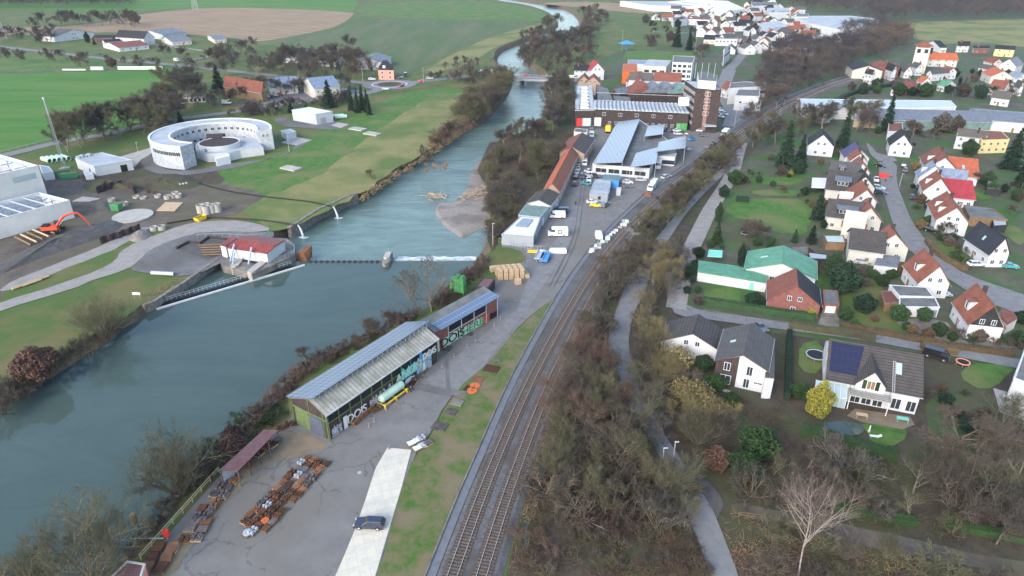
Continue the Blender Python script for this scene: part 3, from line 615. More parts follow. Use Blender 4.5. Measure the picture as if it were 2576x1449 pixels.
def local(root,p,z):
 inv=Matrix.Rotation(-root.rotation_euler.z,3,'Z');q=inv@(G(p,z)-Vector((root.location.x,root.location.y,0)));return q
house('red brick gabled house with brown tiled roof behind the long clipped hedge',(2007,718),(2003,674),8.3,(1928,747),3.6,'tile_brown','brick_red',roof2='tile_black',gable=(1,2),name='brick_house',ch=0)
block('small brick garage with white door and mossy flat roof beside the red brick house',[(2071,728),(2107,731),(2111,765),(2073,763)],2.8,'brick_red','felt','garage','garage',doors=[(2,.5,2.4,2.1,'white_plain')])
V=house('large white villa with dark tiled roof, black solar panels and a central gable',(2086,853),(2324,894),9.0,(2190,977),4.3,'tile_dark','white',name='villa',gable=(1,1),side=0,ch=0,door=False)
def villa():
 inv=lambda p,z:local(V,p,z)
 hl=None
 a=inv((2086,853),9.0);b=inv((2324,894),9.0);e=inv((2190,977),4.3);hw=abs(e.x);s=1 if e.x>0 else-1;hl=abs(a.y);k=(9-4.3)/hw
 ya=a.y;sgn=1 if b.y>a.y else-1
 def slope(f,t):return(s*hw*f,ya+sgn*2*hl*t,9.0-k*hw*f+.04)
 q=[slope(.06,.03),slope(.06,.38),slope(.78,.32),slope(.78,.03)]
 part('solar_panels',MB().hexa(q+[(x,y,z+.1)for x,y,z in q]),'pv_dark',V)
 q=[slope(.3,.72),slope(.3,.78),slope(.56,.78),slope(.56,.72)]
 part('skylight',MB().hexa(q+[(x,y,z+.12)for x,y,z in q]),'glass_pale',V)
 ld=MB();p0,p1=Vector(slope(.28,.69)),Vector(slope(1.0,.69));dy=Vector((0,.4,0))
 up=Vector((0,0,.12));ld.tube([p0+up,p1+up],.04,4);ld.tube([p0+dy+up,p1+dy+up],.04,4)
 for i in range(18):t=i/17;ld.tube([p0.lerp(p1,t)+up,p0.lerp(p1,t)+dy+up],.03,4)
 part('roof_ladder',ld,'grey_light',V)
 yc=inv((2197,915),8.0).y;xf=s*(hw+.05);gw2=2.6;zr,ze=8.3,5.2;xi=s*hw*.12
 g=MB().add([(xf,yc-gw2,2.6),(xf,yc+gw2,2.6),(xf,yc+gw2,ze),(xf,yc,zr-.15),(xf,yc-gw2,ze),(s*hw*.5,yc-gw2,2.6),(s*hw*.5,yc+gw2,2.6),(s*hw*.5,yc+gw2,ze),(s*hw*.5,yc-gw2,ze)],[(0,1,2,3,4),(0,4,8,5),(1,6,7,2)])
 go=part('gable',g,'white',V);gr=MB()
 for t in(-1,1):
  q=[(xf+s*.4,yc,zr),(xf+s*.4,yc+t*(gw2+.3),ze-.3),(s*hw*.72,yc+t*(gw2+.3),ze-.3),(xi,yc,zr)];gr.hexa([(x,y,z-.15)for x,y,z in q]+q)
 part('gable_roof',gr,'tile_dark',go)
 wv=window(go,xf,yc,4.0,1.5,2.0,s,0,pane='wood')
 for t in(-1,1):part('shutter',MB().box(min(xf,xf+s*.05),max(xf,xf+s*.05),yc+t*1.15-.35,yc+t*1.15+.35,4.0,6.0),'needle',go)
 b_=MB().box(min(xf,xf+s*2.4),max(xf,xf+s*2.4),yc-3.6,yc+3.6,3.3,3.5);bo=part('balcony',b_,'concrete',V)
 rl=MB()
 for z in(3.6,4.0,4.4):rl.tube([(xf,yc-3.5,z),(xf+s*2.3,yc-3.5,z),(xf+s*2.3,yc+3.5,z),(xf,yc+3.5,z)],.03,4)
 part('railing',rl,'needle',bo)
 for t in(-3.4,3.4):part('balcony_post',MB().tube([(xf+s*2.2,yc+t,0),(xf+s*2.2,yc+t,3.3)],.1,6),'white_plain',bo)
 for i in range(3):window(V,s*(hw-.42),yc-2+i*2,.2,1.8,2.6,s,0)
 for i in range(2):window(V,s*(hw-.42),yc+sgn*(5.1+i*2.6),.5,1.7,2.4,s,0)
 y0=yc-sgn*3.9;y1=yc-sgn*9.6;ya_,yb_=min(y0,y1),max(y0,y1);xi,xo=s*(hw-.45),s*(hw+2.4)
 cv=MB().add([(xo,ya_,.05),(xo,yb_,.05),(xo,yb_,2.3),(xo,ya_,2.3),(xi,ya_,3.6),(xi,yb_,3.6),(xi,ya_,.05),(xi,yb_,.05)],[(0,1,2,3),(3,2,5,4),(0,3,4,6),(1,7,5,2)])
 co=part('conservatory',cv,'glass_pale',V);fr=MB()
 for i in range(6):
  y=ya_+(yb_-ya_)*i/5;fr.tube([(xo+s*.02,y,0),(xo+s*.02,y,2.35),(xi,y,3.65)],.07,4)
 fr.tube([(xo+s*.02,ya_,2.32),(xo+s*.02,yb_,2.32)],.07,4);part('conservatory_frame',fr,'white_plain',co)
villa()
H3=house('modern house with grey standing roof, dark brick side and white sloping gable',(1870,893),(1889,813),8.2,(1806,876),5.6,'tile_grey','white',name='modern_house',gable=(0,0),side=0,ch=0,sky=1)
def modern():
 s=-1
 e=local(H3,(1806,876),5.6);s=1 if e.x>0 else-1;bx=abs(e.x)-.45;by=abs(local(H3,(1870,893),8.2).y)-.45
 part('brick_facing',MB().box(min(s*bx,s*(bx+.06)),max(s*bx,s*(bx+.06)),-by,by,0,5.2),'brick_dark',H3)
 n=-1;part('brick_facing',MB().add([(s*.6,-by-.06,0),(s*bx+s*.06,-by-.06,0),(s*bx+s*.06,-by-.06,5.4),(s*.6,-by-.06,7.4),(s*.6,-by+.02,0),(s*bx+s*.06,-by+.02,0),(s*bx+s*.06,-by+.02,5.4),(s*.6,-by+.02,7.4)],[(0,1,2,3),(0,3,7,4)]),'brick_dark',H3)
 window(H3,s*bx*.55,-by-.07,3.6,1.3,1.9,0,-1);window(H3,s*bx*.55,-by-.07,.3,2.2,2.2,0,-1)
 window(H3,-s*bx*.35,-by-.01,3.4,1.2,2.2,0,-1);window(H3,-s*bx*.3,-by-.01,.4,1.2,2.2,0,-1);window(H3,-s*bx*.75,-by-.01,1.8,1.7,.5,0,-1)
modern()
wingbox(H3,[(1930,866),(1949,866),(1948,950),(1925,948)],5.2,('white','tile_grey'))
house('white workshop with weathered dark roof beside the lane junction',(1743,839),(1758,790),6.6,(1658,856),3.2,'tile_dark','white',cat='outbuilding',name='workshop',gable=(0,2),side=0,ch=0)
g5=house('white bungalow with green metal roof behind the brick house',(1968,662),(1972,617),6.6,(1874,664),3.4,'tin_green','white',cat='bungalow',name='bungalow',gable=(2,0),side=1,sky=1,ch=0)
b=block('long low outbuilding with green metal roof beside the garden hedge',[(1758,655),(1855,669),(1932,694),(1929,710),(1756,682)],3.0,'white','tin_green','outbuilding','outbuilding',band='tin_green',doors=[(3,.2,1.0,2.1,'teal')])
block('open garden pavilion with turquoise roof on white posts',[(1784,628),(1817,630),(1816,645),(1781,643)],2.7,'white','teal','pavilion','pavilion',h0=2.3,band='teal')
pv_=COL.objects[-1]
def row(n,label,main,wing,**k):
 house(label,*main,name='row_house',**k)
house('house with orange tiled roof, brown balcony and cream gable left of the street bend',(2254,588),(2236,566),8.6,(2204,632),4.0,'tile_orange','cream',gable=(2,2),side=0,dorm=(),name='house')
w6=house('rear wing house with mossy grey roof and wide dormer above a white garage front',(2139,573),(2232,585),8.0,(2172,632),4.2,'tile_dark','cream',gable=(0,1),side=0,ch=0,name='house')
wingbox(w6,[(2210,640),(2266,645),(2258,672),(2200,665)],2.7,('white','tin_grey'))
def widedormer(root,side,t,dw,mats=('black_clad','tin_grey')):pass
house('cream house with orange gable between the two grey wings left of the street',(2192,522),(2180,498),8.6,(2149,559),4.2,'tile_orange','cream',gable=(2,2),side=0,name='house')
house('rear wing house with brown roof and long grey dormer with white windows',(2084,499),(2186,511),8.2,(2117,550),4.2,'tile_dark','cream',gable=(1,0),side=3,ch=0,dorm=((-1,0,6,'g'),),name='house')
house('low extension with red tiled roof between two grey roofed wings',(2118,556),(2182,566),5.4,(2150,575),3.6,'tile_brown','cream',gable=(0,1),side=0,ch=0,name='extension',cat='extension')
house('white house with orange roof and dark chimney in the middle of the left row',(2182,477),(2168,452),8.6,(2139,502),4.4,'tile_orange','white',gable=(2,2),side=0,name='house')
house('low white annex with red roof in front of the middle left row house',(2108,489),(2150,492),5.8,(2130,503),4.0,'tile_brown','white',gable=(0,0),side=1,ch=0,name='annex_house',cat='house')
house('house with black slate gable roof beside the big grey double roof',(2178,444),(2170,424),8.6,(2141,476),4.6,'tile_black','cream',gable=(2,2),side=0,name='house')
house('broad grey roofed house with a boxy dormer above the glass balcony',(2083,426),(2174,436),8.4,(2090,478),4.0,'tile_dark','cream',gable=(1,0),side=0,ch=0,dorm=((-1,-.1,5,'g'),),name='house')
house('grey roofed house with a small white dormer behind the broad grey roofed house',(2089,403),(2168,411),8.4,(2090,433),5.4,'tile_grey','cream',gable=(1,0),side=0,ch=0,dorm=((-1,-.2,2.2,'g'),),name='house')
house('house with orange roof at the upper end of the left row',(2172,411),(2162,392),8.6,(2143,436),5.0,'tile_orange','white',gable=(1,1),side=0,name='house')
house('small house with orange roof squeezed behind the violet roof',(2165,386),(2157,373),8.2,(2137,406),5.0,'tile_orange','white',gable=(1,1),side=0,name='house')
house('house with violet blue glazed roof at the head of the left row',(2163,372),(2150,357),8.6,(2127,400),4.4,'tile_violet','white',gable=(2,1),side=1,name='house')
house('white house with steep black roof beside the tall spruce',(2072,338),(2070,322),9.5,(2031,362),4.4,'tile_black','white',gable=(2,2),side=1,name='house')
house('white house with dark roof closing the top end of the street',(2275,339),(2268,322),9.5,(2237,368),4.4,'tile_black','white',gable=(2,2),side=1,name='house')
house('white house with plain dark blue roof beside the parked white van',(2532,598),(2464,556),9.2,(2479,637),3.8,'tile_navy','white',gable=(2,2),side=3,sky=1,ch=0,name='house')
house('white house with orange roof and two slim dormers right of the street',(2408,522),(2382,480),9.2,(2354,557),4.4,'tile_orange','white',gable=(2,2),side=2,dorm=((-1,-.4,1.3,'t'),(-1,.3,1.3,'t')),name='house')
house('white house with orange roof in front of the crimson side wing',(2368,449),(2357,427),9.2,(2322,484),4.2,'tile_orange','white',gable=(1,1),side=1,dorm=((-1,0,1.5,'t'),),name='house')
house('side wing with bright crimson metal roof right of the street',(2372,448),(2447,455),7.0,(2420,500),3.4,'tile_red','white',gable=(0,0),side=3,ch=0,name='house_wing',cat='house')
house('white house with blue grey roof between two orange roofs',(2354,417),(2345,403),9.0,(2311,449),4.2,'tin_blue','white',gable=(1,1),side=1,dorm=((-1,0,1.5,'t'),),name='house')
house('side wing with blue grey roof behind the crimson roof',(2359,421),(2437,429),7.0,(2400,452),3.8,'tin_blue','white',gable=(0,0),side=0,ch=0,name='house_wing',cat='house')
house('white house with red brown roof at the upper right of the street',(2379,396),(2361,368),9.0,(2322,412),4.2,'tile_brown','white',gable=(1,1),side=2,dorm=((-1,0,1.4,'t'),),name='house')
house('side wing with orange red roof and one skylight at the top right',(2384,393),(2461,401),7.0,(2420,443),3.4,'tile_bright','white',gable=(0,0),side=2,ch=0,sky=1,name='house_wing',cat='house')
house('white house with orange roof and a triangular dormer at the inner street bend',(2366,669),(2323,624),9.2,(2304,709),3.9,'tile_orange','white',gable=(2,2),side=2,dorm=((-1,0,2,'t'),),name='house')
L2=house('white house with orange roof and black clad gable at the street corner',(2503,769),(2456,712),9.4,(2432,815),3.8,'tile_orange','white',gable=(1,2),side=3,dorm=((-1,0,2.2,'t'),),gmat='black_clad',name='house')
wingbox(L2,[(2518,775),(2548,783),(2560,800),(2535,815),(2520,800)],2.9,('cream','tile_brown'))
block('white flat roofed annex with grey felt roof and blue door between two houses',[(2263,748),(2352,748),(2364,772),(2262,771)],3.0,'white','felt','annex','annex',doors=[(2,.75,1.2,2.1,'tile_orange'),(2,.1,1.3,2.1,'tin_blue')],wins=[(2,1,1.2,1.6,1,'white_plain',(.2,.5))])
block('large grey flat roofed garage block beside the orange house',[(2238,716),(2330,722),(2349,746),(2262,744)],3.4,'white','felt','garage','garage')
block('low shed with red brown roof beside the flat roofed annex',[(2216,733),(2255,731),(2266,760),(2226,763)],2.5,'wood','tile_brown','shed','shed')
block('white modern building cut by the right edge beside a small patio',[(2580,872),(2660,880),(2650,990),(2552,950)],6.5,'white','felt','house','modern_house',wins=[(3,2,1,1.5,3)])
block('grey flat roofed carport beside the cream house',[(2200,645),(2262,650),(2258,668),(2206,664)],2.5,'white','tin_grey','carport','carport',h0=2.2)
block('glass roofed garden room with timber sides beside the mossy grey roof',[(2073,592),(2122,592),(2127,610),(2080,608)],2.7,'wood','glass_pale','garden room','garden_room')
block('small grey garden shed behind the green roofed bungalow',[(1993,622),(2030,620),(2034,638),(2000,641)],2.4,'wood','felt','shed','shed')
block('low black carport with grey roof behind the green roofed bungalow',[(2033,634),(2082,640),(2080,652),(2036,650)],2.5,'black_clad','felt_pale','carport','carport')
block('white garden gazebo with flat roof beside the rockery',[(2044,447),(2082,448),(2080,470),(2042,469)],2.8,'white_plain','white_plain','gazebo','gazebo',h0=2.2)
block('dark carport with grey roof beyond the crimson roof',[(2484,454),(2510,458),(2520,478),(2482,474)],2.5,'black_clad','felt','carport','carport')
block('flat roofed extension with roof lights behind the twin dormer house',[(2425,515),(2500,525),(2535,552),(2440,545)],3.2,'wood','felt','extension','extension')
block('black clad shed with pale roof beside the flat roofed extension',[(2494,545),(2532,548),(2534,566),(2500,568)],2.6,'black_clad','felt_pale','shed','shed')
block('yellow villa with solar panels and flat brown roof at the right edge',[(2458,326),(2520,330),(2540,350),(2470,352)],6,'yellow_wall','tile_brown','house','villa',wins=[(2,4,1,1.2,1.3),(2,4,3.6,1.2,1.2)])
house('white two storey villa with grey hipped roof near the industrial hall',(2410,322),(2490,330),9.0,(2440,345),5.8,'tile_grey','white',gable=(2,2),side=3,name='villa',storeys=2)
block('blue grey garden house between the spruces and the cul de sac',[(2236,310),(2270,308),(2272,330),(2234,330)],4,'grey_light','tile_brown','house','garden_house')
block('cream church tower with dark belfry and red pyramid roof',[(2305,119),(2342,121),(2338,112),(2312,111)],17,'cream','tile_orange','church tower','church_tower',wins=[(0,2,13.5,2.2,2.6,'dark')])
ct=COL.objects[-1]
for q_ in bpy.data.objects:
 if q_.name.startswith('church_tower'):
  part('spire_roof',MB().add([(-5,-4,17),(5,-4,17),(5,4,17),(-5,4,17),(0,0,20.5)],[(0,1,4),(1,2,4),(2,3,4),(3,0,4)]),'tile_orange',q_)
  part('belfry',MB().box(-4.6,4.6,-4.2,-3.4,12.6,16.4),'black_clad',q_)
house('church hall with long orange red roof and tall windows',(2310,131),(2408,134),9,(2350,150),5,'tile_bright','cream',gable=(1,0),side=5,ch=0,name='church_hall',cat='church hall')
UP=[('white house with rows of solar panels left of the church tower',(2348,102),(2366,102),8,(2360,120),4,'tile_black','white'),('dark roofed white house right behind the church tower',(2410,104),(2442,104),8.5,(2428,115),5,'tile_black','white'),('long low house with dark roof under the hill meadow',(2450,115),(2490,115),6,(2470,122),4,'tile_black','brick_red'),('yellow house with dark roof under the hill meadow at the right',(2505,113),(2556,116),8,(2520,124),5.5,'tile_black','yellow_wall'),('cream house with brown roof right of the church hall',(2515,148),(2490,142),8,(2485,156),5,'tile_brown','cream'),('white house with black hipped roof beside the railway wood',(2186,165),(2168,152),9,(2150,180),6,'tile_black','cream'),('old white house with half timbered front beside the railway curve',(2180,172),(2200,176),9,(2190,186),6,'tile_black','white'),('dark brick house behind the half timbered house',(2235,158),(2214,152),10,(2205,172),7,'tile_brown','brick_red'),('grey roofed white house beside the dark brick house',(2255,164),(2235,158),10,(2250,178),6,'tile_black','grey_light'),('white gabled house with dark roof in front of the church hall',(2290,166),(2270,158),8,(2262,176),4,'tile_grey','white'),('second white gabled house beside the church hall driveway',(2318,160),(2300,155),8,(2300,170),5,'tile_grey','white'),('white house with bright orange roof in the upper right estate',(2526,178),(2500,168),8.5,(2480,186),5,'tile_bright','cream'),('white house with blue grey roof beside the bright orange roof',(2505,166),(2470,160),8,(2470,172),5.5,'tile_grey','white'),('tall white gabled house at the right edge of the upper estate',(2540,148),(2560,142),9.5,(2580,160),5,'tin_grey','white'),('house with brown roof and gable windows at the right edge',(2540,204),(2500,199),8.5,(2490,222),4,'tile_brown','white'),('grey roofed gable house right of the hall roofs',(2548,232),(2500,226),8,(2500,246),4,'tile_grey','white'),('small house with black roof and white base in the upper estate',(2245,211),(2262,212),6.5,(2250,226),3.5,'tile_black','white'),('brick red house with brown roof beside the small black roof',(2270,206),(2296,203),7,(2290,222),4,'tile_brown','brick_red'),('house with half orange half grey roof in the middle of the upper estate',(2335,196),(2320,190),7.5,(2310,205),4.5,'tile_bright','white'),('house with green roof in the upper estate',(2375,199),(2396,203),6.5,(2390,220),3.5,'tin_green','white'),('pale house with grey and pink roof in the upper estate',(2340,176),(2385,172),7,(2360,186),4.5,'tile_grey','white'),('pink grey roofed house behind the orange and grey roof',(2400,170),(2378,165),7.5,(2375,180),4.5,'tile_brown','white'),('white gable house beside the right edge below the estate road',(2576,205),(2560,200),8.5,(2545,216),4.5,'tile_grey','white'),('blue roofed white house at the top right estate corner',(2576,184),(2545,178),8,(2550,194),5,'tin_blue','white')]
for lb,a_,b_,h_,e_,he_,rf,wl_ in UP:house(lb,a_,b_,h_,e_,he_,rf,wl_,gable=(2,1),side=2,ch=2 if len(lb)%2 else 0,over=.35,name='house')
block('long industrial hall with solar panels on its pale flat roof',[(2006,248),(2392,253),(2406,268),(2300,272),(2028,270)],6,'white','pv_grey','industrial hall','industrial_hall',band='white_plain')
house('low industrial hall with grey roof and green walls behind the spruces',(2190,273),(2470,280),7.5,(2400,306),5,'tin_grey','tin_teal',gable=(0,0),side=0,ch=0,name='industrial_hall',cat='industrial hall')
house('grey roofed hall extension reaching the right edge',(2450,275),(2620,288),7,(2520,305),5,'tin_grey','white',gable=(0,0),side=0,ch=0,name='industrial_hall',cat='industrial hall')
house('hall with orange brick end between the railway and the big halls',(2150,286),(2232,290),6.5,(2190,300),4,'tin_grey','brick_pale',gable=(0,0),side=0,ch=0,name='warehouse',cat='warehouse')
block('grey sheds with pale roofs beside the level crossing',[(2120,262),(2166,256),(2170,268),(2110,276)],3.5,'grey_light','felt_pale','shed','shed')
for i,(x,y)in enumerate(((2080,292),(2098,283),(2112,280))):block(['white container nearest the level crossing','white container in the middle of three by the crossing','white container farthest from the level crossing'][i],[(x-10,y),(x+8,y-3),(x+10,y+3),(x-8,y+6)],2.6,'white_plain','felt_pale','container','container',para=0)
block('huge factory hall with pale roof at the foot of the wooded hill',[(1990,40),(2140,40),(2212,48),(2206,72),(2110,74),(2040,60)],9,'white','felt_pale','factory hall','factory_hall',wins=[(3,6,3,2,3,'white_plain')],band='white_plain')
block('white office block in front of the huge factory hall',[(2004,34),(2034,34),(2034,42),(2002,42)],10,'white','felt','office','office_block')
block('white industrial roof far away at the top of the valley',[(1740,-2),(1830,2),(1876,22),(1830,26),(1750,12),(1680,4)],8,'white','white_plain','industrial hall','industrial_hall')
block('long white low hall beyond the far brown field',[(1560,2),(1700,4),(1760,16),(1640,14)],7,'white','felt_pale','industrial hall','industrial_hall')
def textmb(s,size,depth=.03):
 cu=bpy.data.curves.new('lettering','FONT');cu.body=s;cu.size=size;cu.extrude=depth;cu.align_x='CENTER';cu.space_character=.92;cu.offset=.03
 o=bpy.data.objects.new('tmp',cu);COL.objects.link(o);bpy.context.view_layer.update()
 me=bpy.data.meshes.new_from_object(o.evaluated_get(bpy.context.evaluated_depsgraph_get()));bpy.data.objects.remove(o);bpy.data.curves.remove(cu)
 return me
def wallplane(parent,name,a,b,t0,t1,z0,z1,m,off=.05,irregular=0,seed=0):
 """a flat painted area on the wall running from a to b (parent frame), between t0..t1 along it"""
 ux,uy=b[0]-a[0],b[1]-a[1];l=math.hypot(ux,uy);ux/=l;uy/=l;nx,ny=uy,-ux
 rr=random.Random(seed)
 if irregular:
  n=14;pts=[(t0+(t1-t0)*i/n,z0+rr.random()*irregular*.3)for i in range(n+1)]+[(t1-(t1-t0)*i/n,z1-rr.random()*irregular)for i in range(n+1)]
 else:pts=[(t0,z0),(t1,z0),(t1,z1),(t0,z1)]
 vs=[(a[0]+ux*l*t+nx*off,a[1]+uy*l*t+ny*off,z)for t,z in pts];n=len(vs)
 tr=tessellate_polygon([[Vector((t*l,z,0))for t,z in pts]])
 return part(name,MB().add(vs,[tuple(t)for t in tr]),m,parent)
def walltext(parent,name,a,b,t,z,s,size,m,off=.09,squash=1):
 ux,uy=b[0]-a[0],b[1]-a[1];l=math.hypot(ux,uy);ux/=l;uy/=l;nx,ny=uy,-ux
 me=textmb(s,size);me.materials.clear();me.materials.append(MATS[m]);o=link(name,me,parent)
 o.matrix_local=Matrix(((ux*squash,0,nx,a[0]+ux*l*t+nx*off),(uy*squash,0,ny,a[1]+uy*l*t+ny*off),(0,1,0,z),(0,0,0,1)))
 return o
def shed1():
 He,Hr=5.9,8.0
 R1,R2=G((773,1003),Hr),G((1064,816),Hr);EL,ER=G((829,1040),He),G((719,1003),He)
 d=(R2-R1);d.z=0;L=d.length;d.normalize();c=(R1+R2)/2;c.z=0;rz=math.atan2(-d.x,d.y)
 root=thing('foundry_shed','long river side shed with blue solar panels, grey corrugated roof and graffiti','industrial shed',c,rz)
 hw=abs((EL-R1).x*d.y-(EL-R1).y*d.x);hw2=abs((ER-R1).x*d.y-(ER-R1).y*d.x);hl=L/2;bx=hw-.35;bx2=hw2-.5
 zf=lambda x:Hr-(Hr-He)*abs(x)/(hw if x>0 else hw2)-.15
 part('wall',MB().add([(-bx2,-hl+.4,0),(bx,-hl+.4,0),(bx,hl-.4,0),(-bx2,hl-.4,0),(-bx2,-hl+.4,zf(-bx2)),(bx,-hl+.4,zf(bx)),(bx,hl-.4,zf(bx)),(-bx2,hl-.4,zf(-bx2)),(0,-hl+.4,Hr-.15),(0,hl-.4,Hr-.15)],[(0,1,5,8,4),(2,3,7,9,6),(1,2,6,5),(3,0,4,7)]),'brick_dark',root)
 for s,w_,nm,mt in((1,hw,'roof','fibre_cement'),(-1,hw2,'roof','fibre_cement')):
  q=[(0,-hl,Hr),(s*w_,-hl,He),(s*w_,hl,He),(0,hl,Hr)];part(nm,MB().hexa([(x,y,z-.15)for x,y,z in q]+q),mt,root)
 q=[(1.6,-hl-.2,Hr+.75),(1.2,hl+1.0,Hr+.8),(-hw2-.2,hl+1.0,He+.35),(-hw2-.2,-hl-.2,He+.35)]
 part('solar_panels',MB().hexa([(x,y,z-.12)for x,y,z in q]+q),'pv',root)
 st=MB()
 for i in range(24):
  y=-hl+.3+(2*hl-.6)*i/23;st.tube([(1.3,y,Hr-.3),(1.4,y,Hr+.62)],.06,4)
 part('panel_stand',st,'steel',root)
 part('gutter',MB().box(hw-.08,hw+.12,-hl,hl,He-.22,He+.02),'tin_white',root)
 fr=MB()
 for i in range(12):
  y=-hl+.4+(2*hl-.8)*i/11;fr.box(bx,bx+.12,y-.09,y+.09,0,zf(bx))
 fr.box(bx,bx+.1,-hl+.4,hl-.4,3.6,3.75);part('steel_frame',fr,'lime',root)
 for i in range(11):
  y0=-hl+.4+(2*hl-.8)*i/11+.2;y1=-hl+.4+(2*hl-.8)*(i+1)/11-.2
  part('window_band',MB().box(bx,bx+.06,y0,y1,3.85,5.3),'dark',root)
 g=MB().box(-bx2-.05,bx+.05,-hl+.28,-hl+.4,4.15,4.4)
 for x in(-bx2,-bx2*.1,bx-.9,bx):g.box(x-.1,x+.1,-hl+.27,-hl+.4,0,zf(x)-.1 if x else 7)
 part('gable_frame',g,'lime',root)
 part('sliding_door',MB().box(-bx2+.7,-.9,-hl+.3,-hl+.42,0,4.1),'lime',root)
 part('sliding_door',MB().box(-.7,bx-1.1,-hl+.2,-hl+.38,0,4.05),stripes('steel_door_blue',(.12,.14,.2),(.06,.07,.1),.5,0,.6,width=.4),root)
 for x in(-bx2-.45,bx+.42):
  ld=MB();ld.tube([(x-.25,-hl+.2,0),(x-.25,-hl+.2,5.4)],.04,4);ld.tube([(x+.2,-hl+.2,0),(x+.2,-hl+.2,5.4)],.04,4)
  for i in range(14):ld.tube([(x-.25,-hl+.2,.3+i*.37),(x+.2,-hl+.2,.3+i*.37)],.03,4)
  part('ladder',ld,'lime',root)
 a,b=(bx+.1,-hl+.4),(bx+.1,hl-.4)
 wallplane(root,'graffiti',a,b,.02,.10,.1,2.6,'graffiti_grey',irregular=.8,seed=3)
 wallplane(root,'side_door',a,b,.115,.145,0,2.9,'white_plain')
 walltext(root,'graffiti_lettering',a,b,.225,.9,'DOIS',2.4,'white_plain',squash=1.0)
 wallplane(root,'graffiti',a,b,.335,.44,.6,3.1,'graffiti_grey',irregular=1.4,seed=8)
 wallplane(root,'graffiti',a,b,.46,.63,.8,3.4,'graffiti_grey',irregular=1.6,seed=9)
 wallplane(root,'graffiti',a,b,.63,.77,1.7,4.6,'graffiti_teal',off=.12,irregular=.9,seed=10)
 walltext(root,'graffiti_lettering',a,b,.70,2.1,'ANUS'[::-1].replace('SUNA','ANUN'),2.6,'tank',off=.16,squash=1.1)
 wallplane(root,'graffiti',a,b,.655,.745,.2,1.6,'white_plain',off=.14,irregular=.4,seed=11)
 wallplane(root,'graffiti',a,b,.775,.93,.2,4.6,'graffiti_mix',irregular=.7,seed=12)
 walltext(root,'graffiti_lettering',a,b,.91,3.2,'DOIS',2.1,'white_plain',off=.14)
 wallplane(root,'blue_panel',a,b,.81,.835,3.9,5.6,'blue',off=.15)
 wallplane(root,'side_door',a,b,.835,.86,.1,2.6,'white_plain',off=.15)
 return root
SH1=shed1()
def shed2():
 Hn,Hf=6.0,7.3
 P=[G((1109,829),Hn),G((1255,743),Hn),G((1204,729),Hf),G((1044,797),Hf)]
 Q=GS([(1094,891),(1251,797)]);d=Q[1]-Q[0];d.normalize();L0=(Q[1]-Q[0]).length
 c=(P[0]+P[1]+P[2]+P[3])/4;c.z=0;rz=math.atan2(-d.x,d.y);inv=Matrix.Rotation(-rz,3,'Z')
 root=thing('brick_workshop','red brick workshop with big solar roof and green lettered graffiti','industrial shed',c,rz)
 lp=[inv@(p-c)for p in P];q0,q1=inv@(Q[0]-c),inv@(Q[1]-c);bx=q0.x;x2=(lp[2].x+lp[3].x)/2+.6;y0,y1=q0.y,q1.y
 part('wall',MB().hexa([(x2,y0,0),(bx,y0,0),(bx,y1,0),(x2,y1,0),(x2,y0,6.7),(bx,y0,5.5),(bx,y1,5.5),(x2,y1,6.7)]),'brick_red',root)
 part('roof',MB().hexa([(x2-.3,y0,6.72),(bx+.3,y0,5.52),(bx+.3,y1+.3,5.52),(x2-.3,y1+.3,6.72),(x2-.3,y0,6.9),(bx+.3,y0,5.7),(bx+.3,y1+.3,5.7),(x2-.3,y1+.3,6.9)]),'felt',root)
 yA,yB=lp[0].y,lp[1].y;m1=yA+(yB-yA)*.62
 k=(Hf-Hn)/(lp[0].x-x2);xo=bx+1.0
 def zz(x):return 5.75+(bx-x)*.105+.35
 for(a_,b_,xl)in((yA,m1,x2-.5),(m1+.02,yB,x2+(bx-x2)*.42)):
  q=[(xo,a_,zz(xo)),(xo,b_,zz(xo)),(xl,b_,zz(xl)),(xl,a_,zz(xl))];part('solar_panels',MB().hexa([(x,y,z-.1)for x,y,z in q]+q),'pv',root)
 a,b=(bx,y0),(bx,y1);L=y1-y0
 for t0,t1_ in((.22,.40),(.42,.60),(.62,.80)):wallplane(root,'window_band',a,b,t0,t1_,3.5,5.2,'dark')
 fr=MB()
 for t in(.0,.21,.41,.61,.81,1.0):fr.box(bx,bx+.1,y0+L*t-.08,y0+L*t+.08,0,5.45)
 fr.box(bx,bx+.08,y0+L*.21,y0+L*.81,3.2,3.35);part('wall_frame',fr,'grey_light',root)
 wallplane(root,'side_door',a,b,.015,.065,.2,3.0,'white_plain',off=.13)
 wallplane(root,'graffiti',a,b,.07,.86,.15,2.6,'graffiti_red',irregular=.9,seed=21)
 wallplane(root,'graffiti',a,b,.125,.40,.3,3.1,'tank',off=.12,irregular=.5,seed=22)
 wallplane(root,'graffiti',a,b,.43,.74,.4,2.7,'tank',off=.12,irregular=.4,seed=23)
 walltext(root,'graffiti_lettering',a,b,.26,.7,'DOIS',2.9,'needle',off=.17,squash=1.3)
 walltext(root,'graffiti_lettering',a,b,.585,.7,'HERB',2.4,'green_paint',off=.17,squash=1.5)
 wallplane(root,'graffiti',a,b,.87,.99,.3,2.4,'dark',off=.1,irregular=.9,seed=24)
 return root
SH2=shed2()
c=G((1147,741));root=thing('dust_filter','bright green dust filter unit with bent duct behind the brick workshop','filter unit',c,R(-20))
root.scale=(.72,.72,.78)
part('housing',MB().box(-.2,3.6,-1.3,1.3,1.5,6.6).box(-.35,3.75,-1.45,1.45,4.0,4.15).box(.2,1.6,-1.1,1.1,6.6,7.1).box(1.9,3.3,-1.1,1.1,6.6,7.1),'green_light',root)
part('duct',MB().tube([(-1.4,0,.5),(-1.4,0,4.2),(-1.1,0,5.4),(-.3,0,6.0),(.1,0,6.1)],.85,12),'green_light',root)
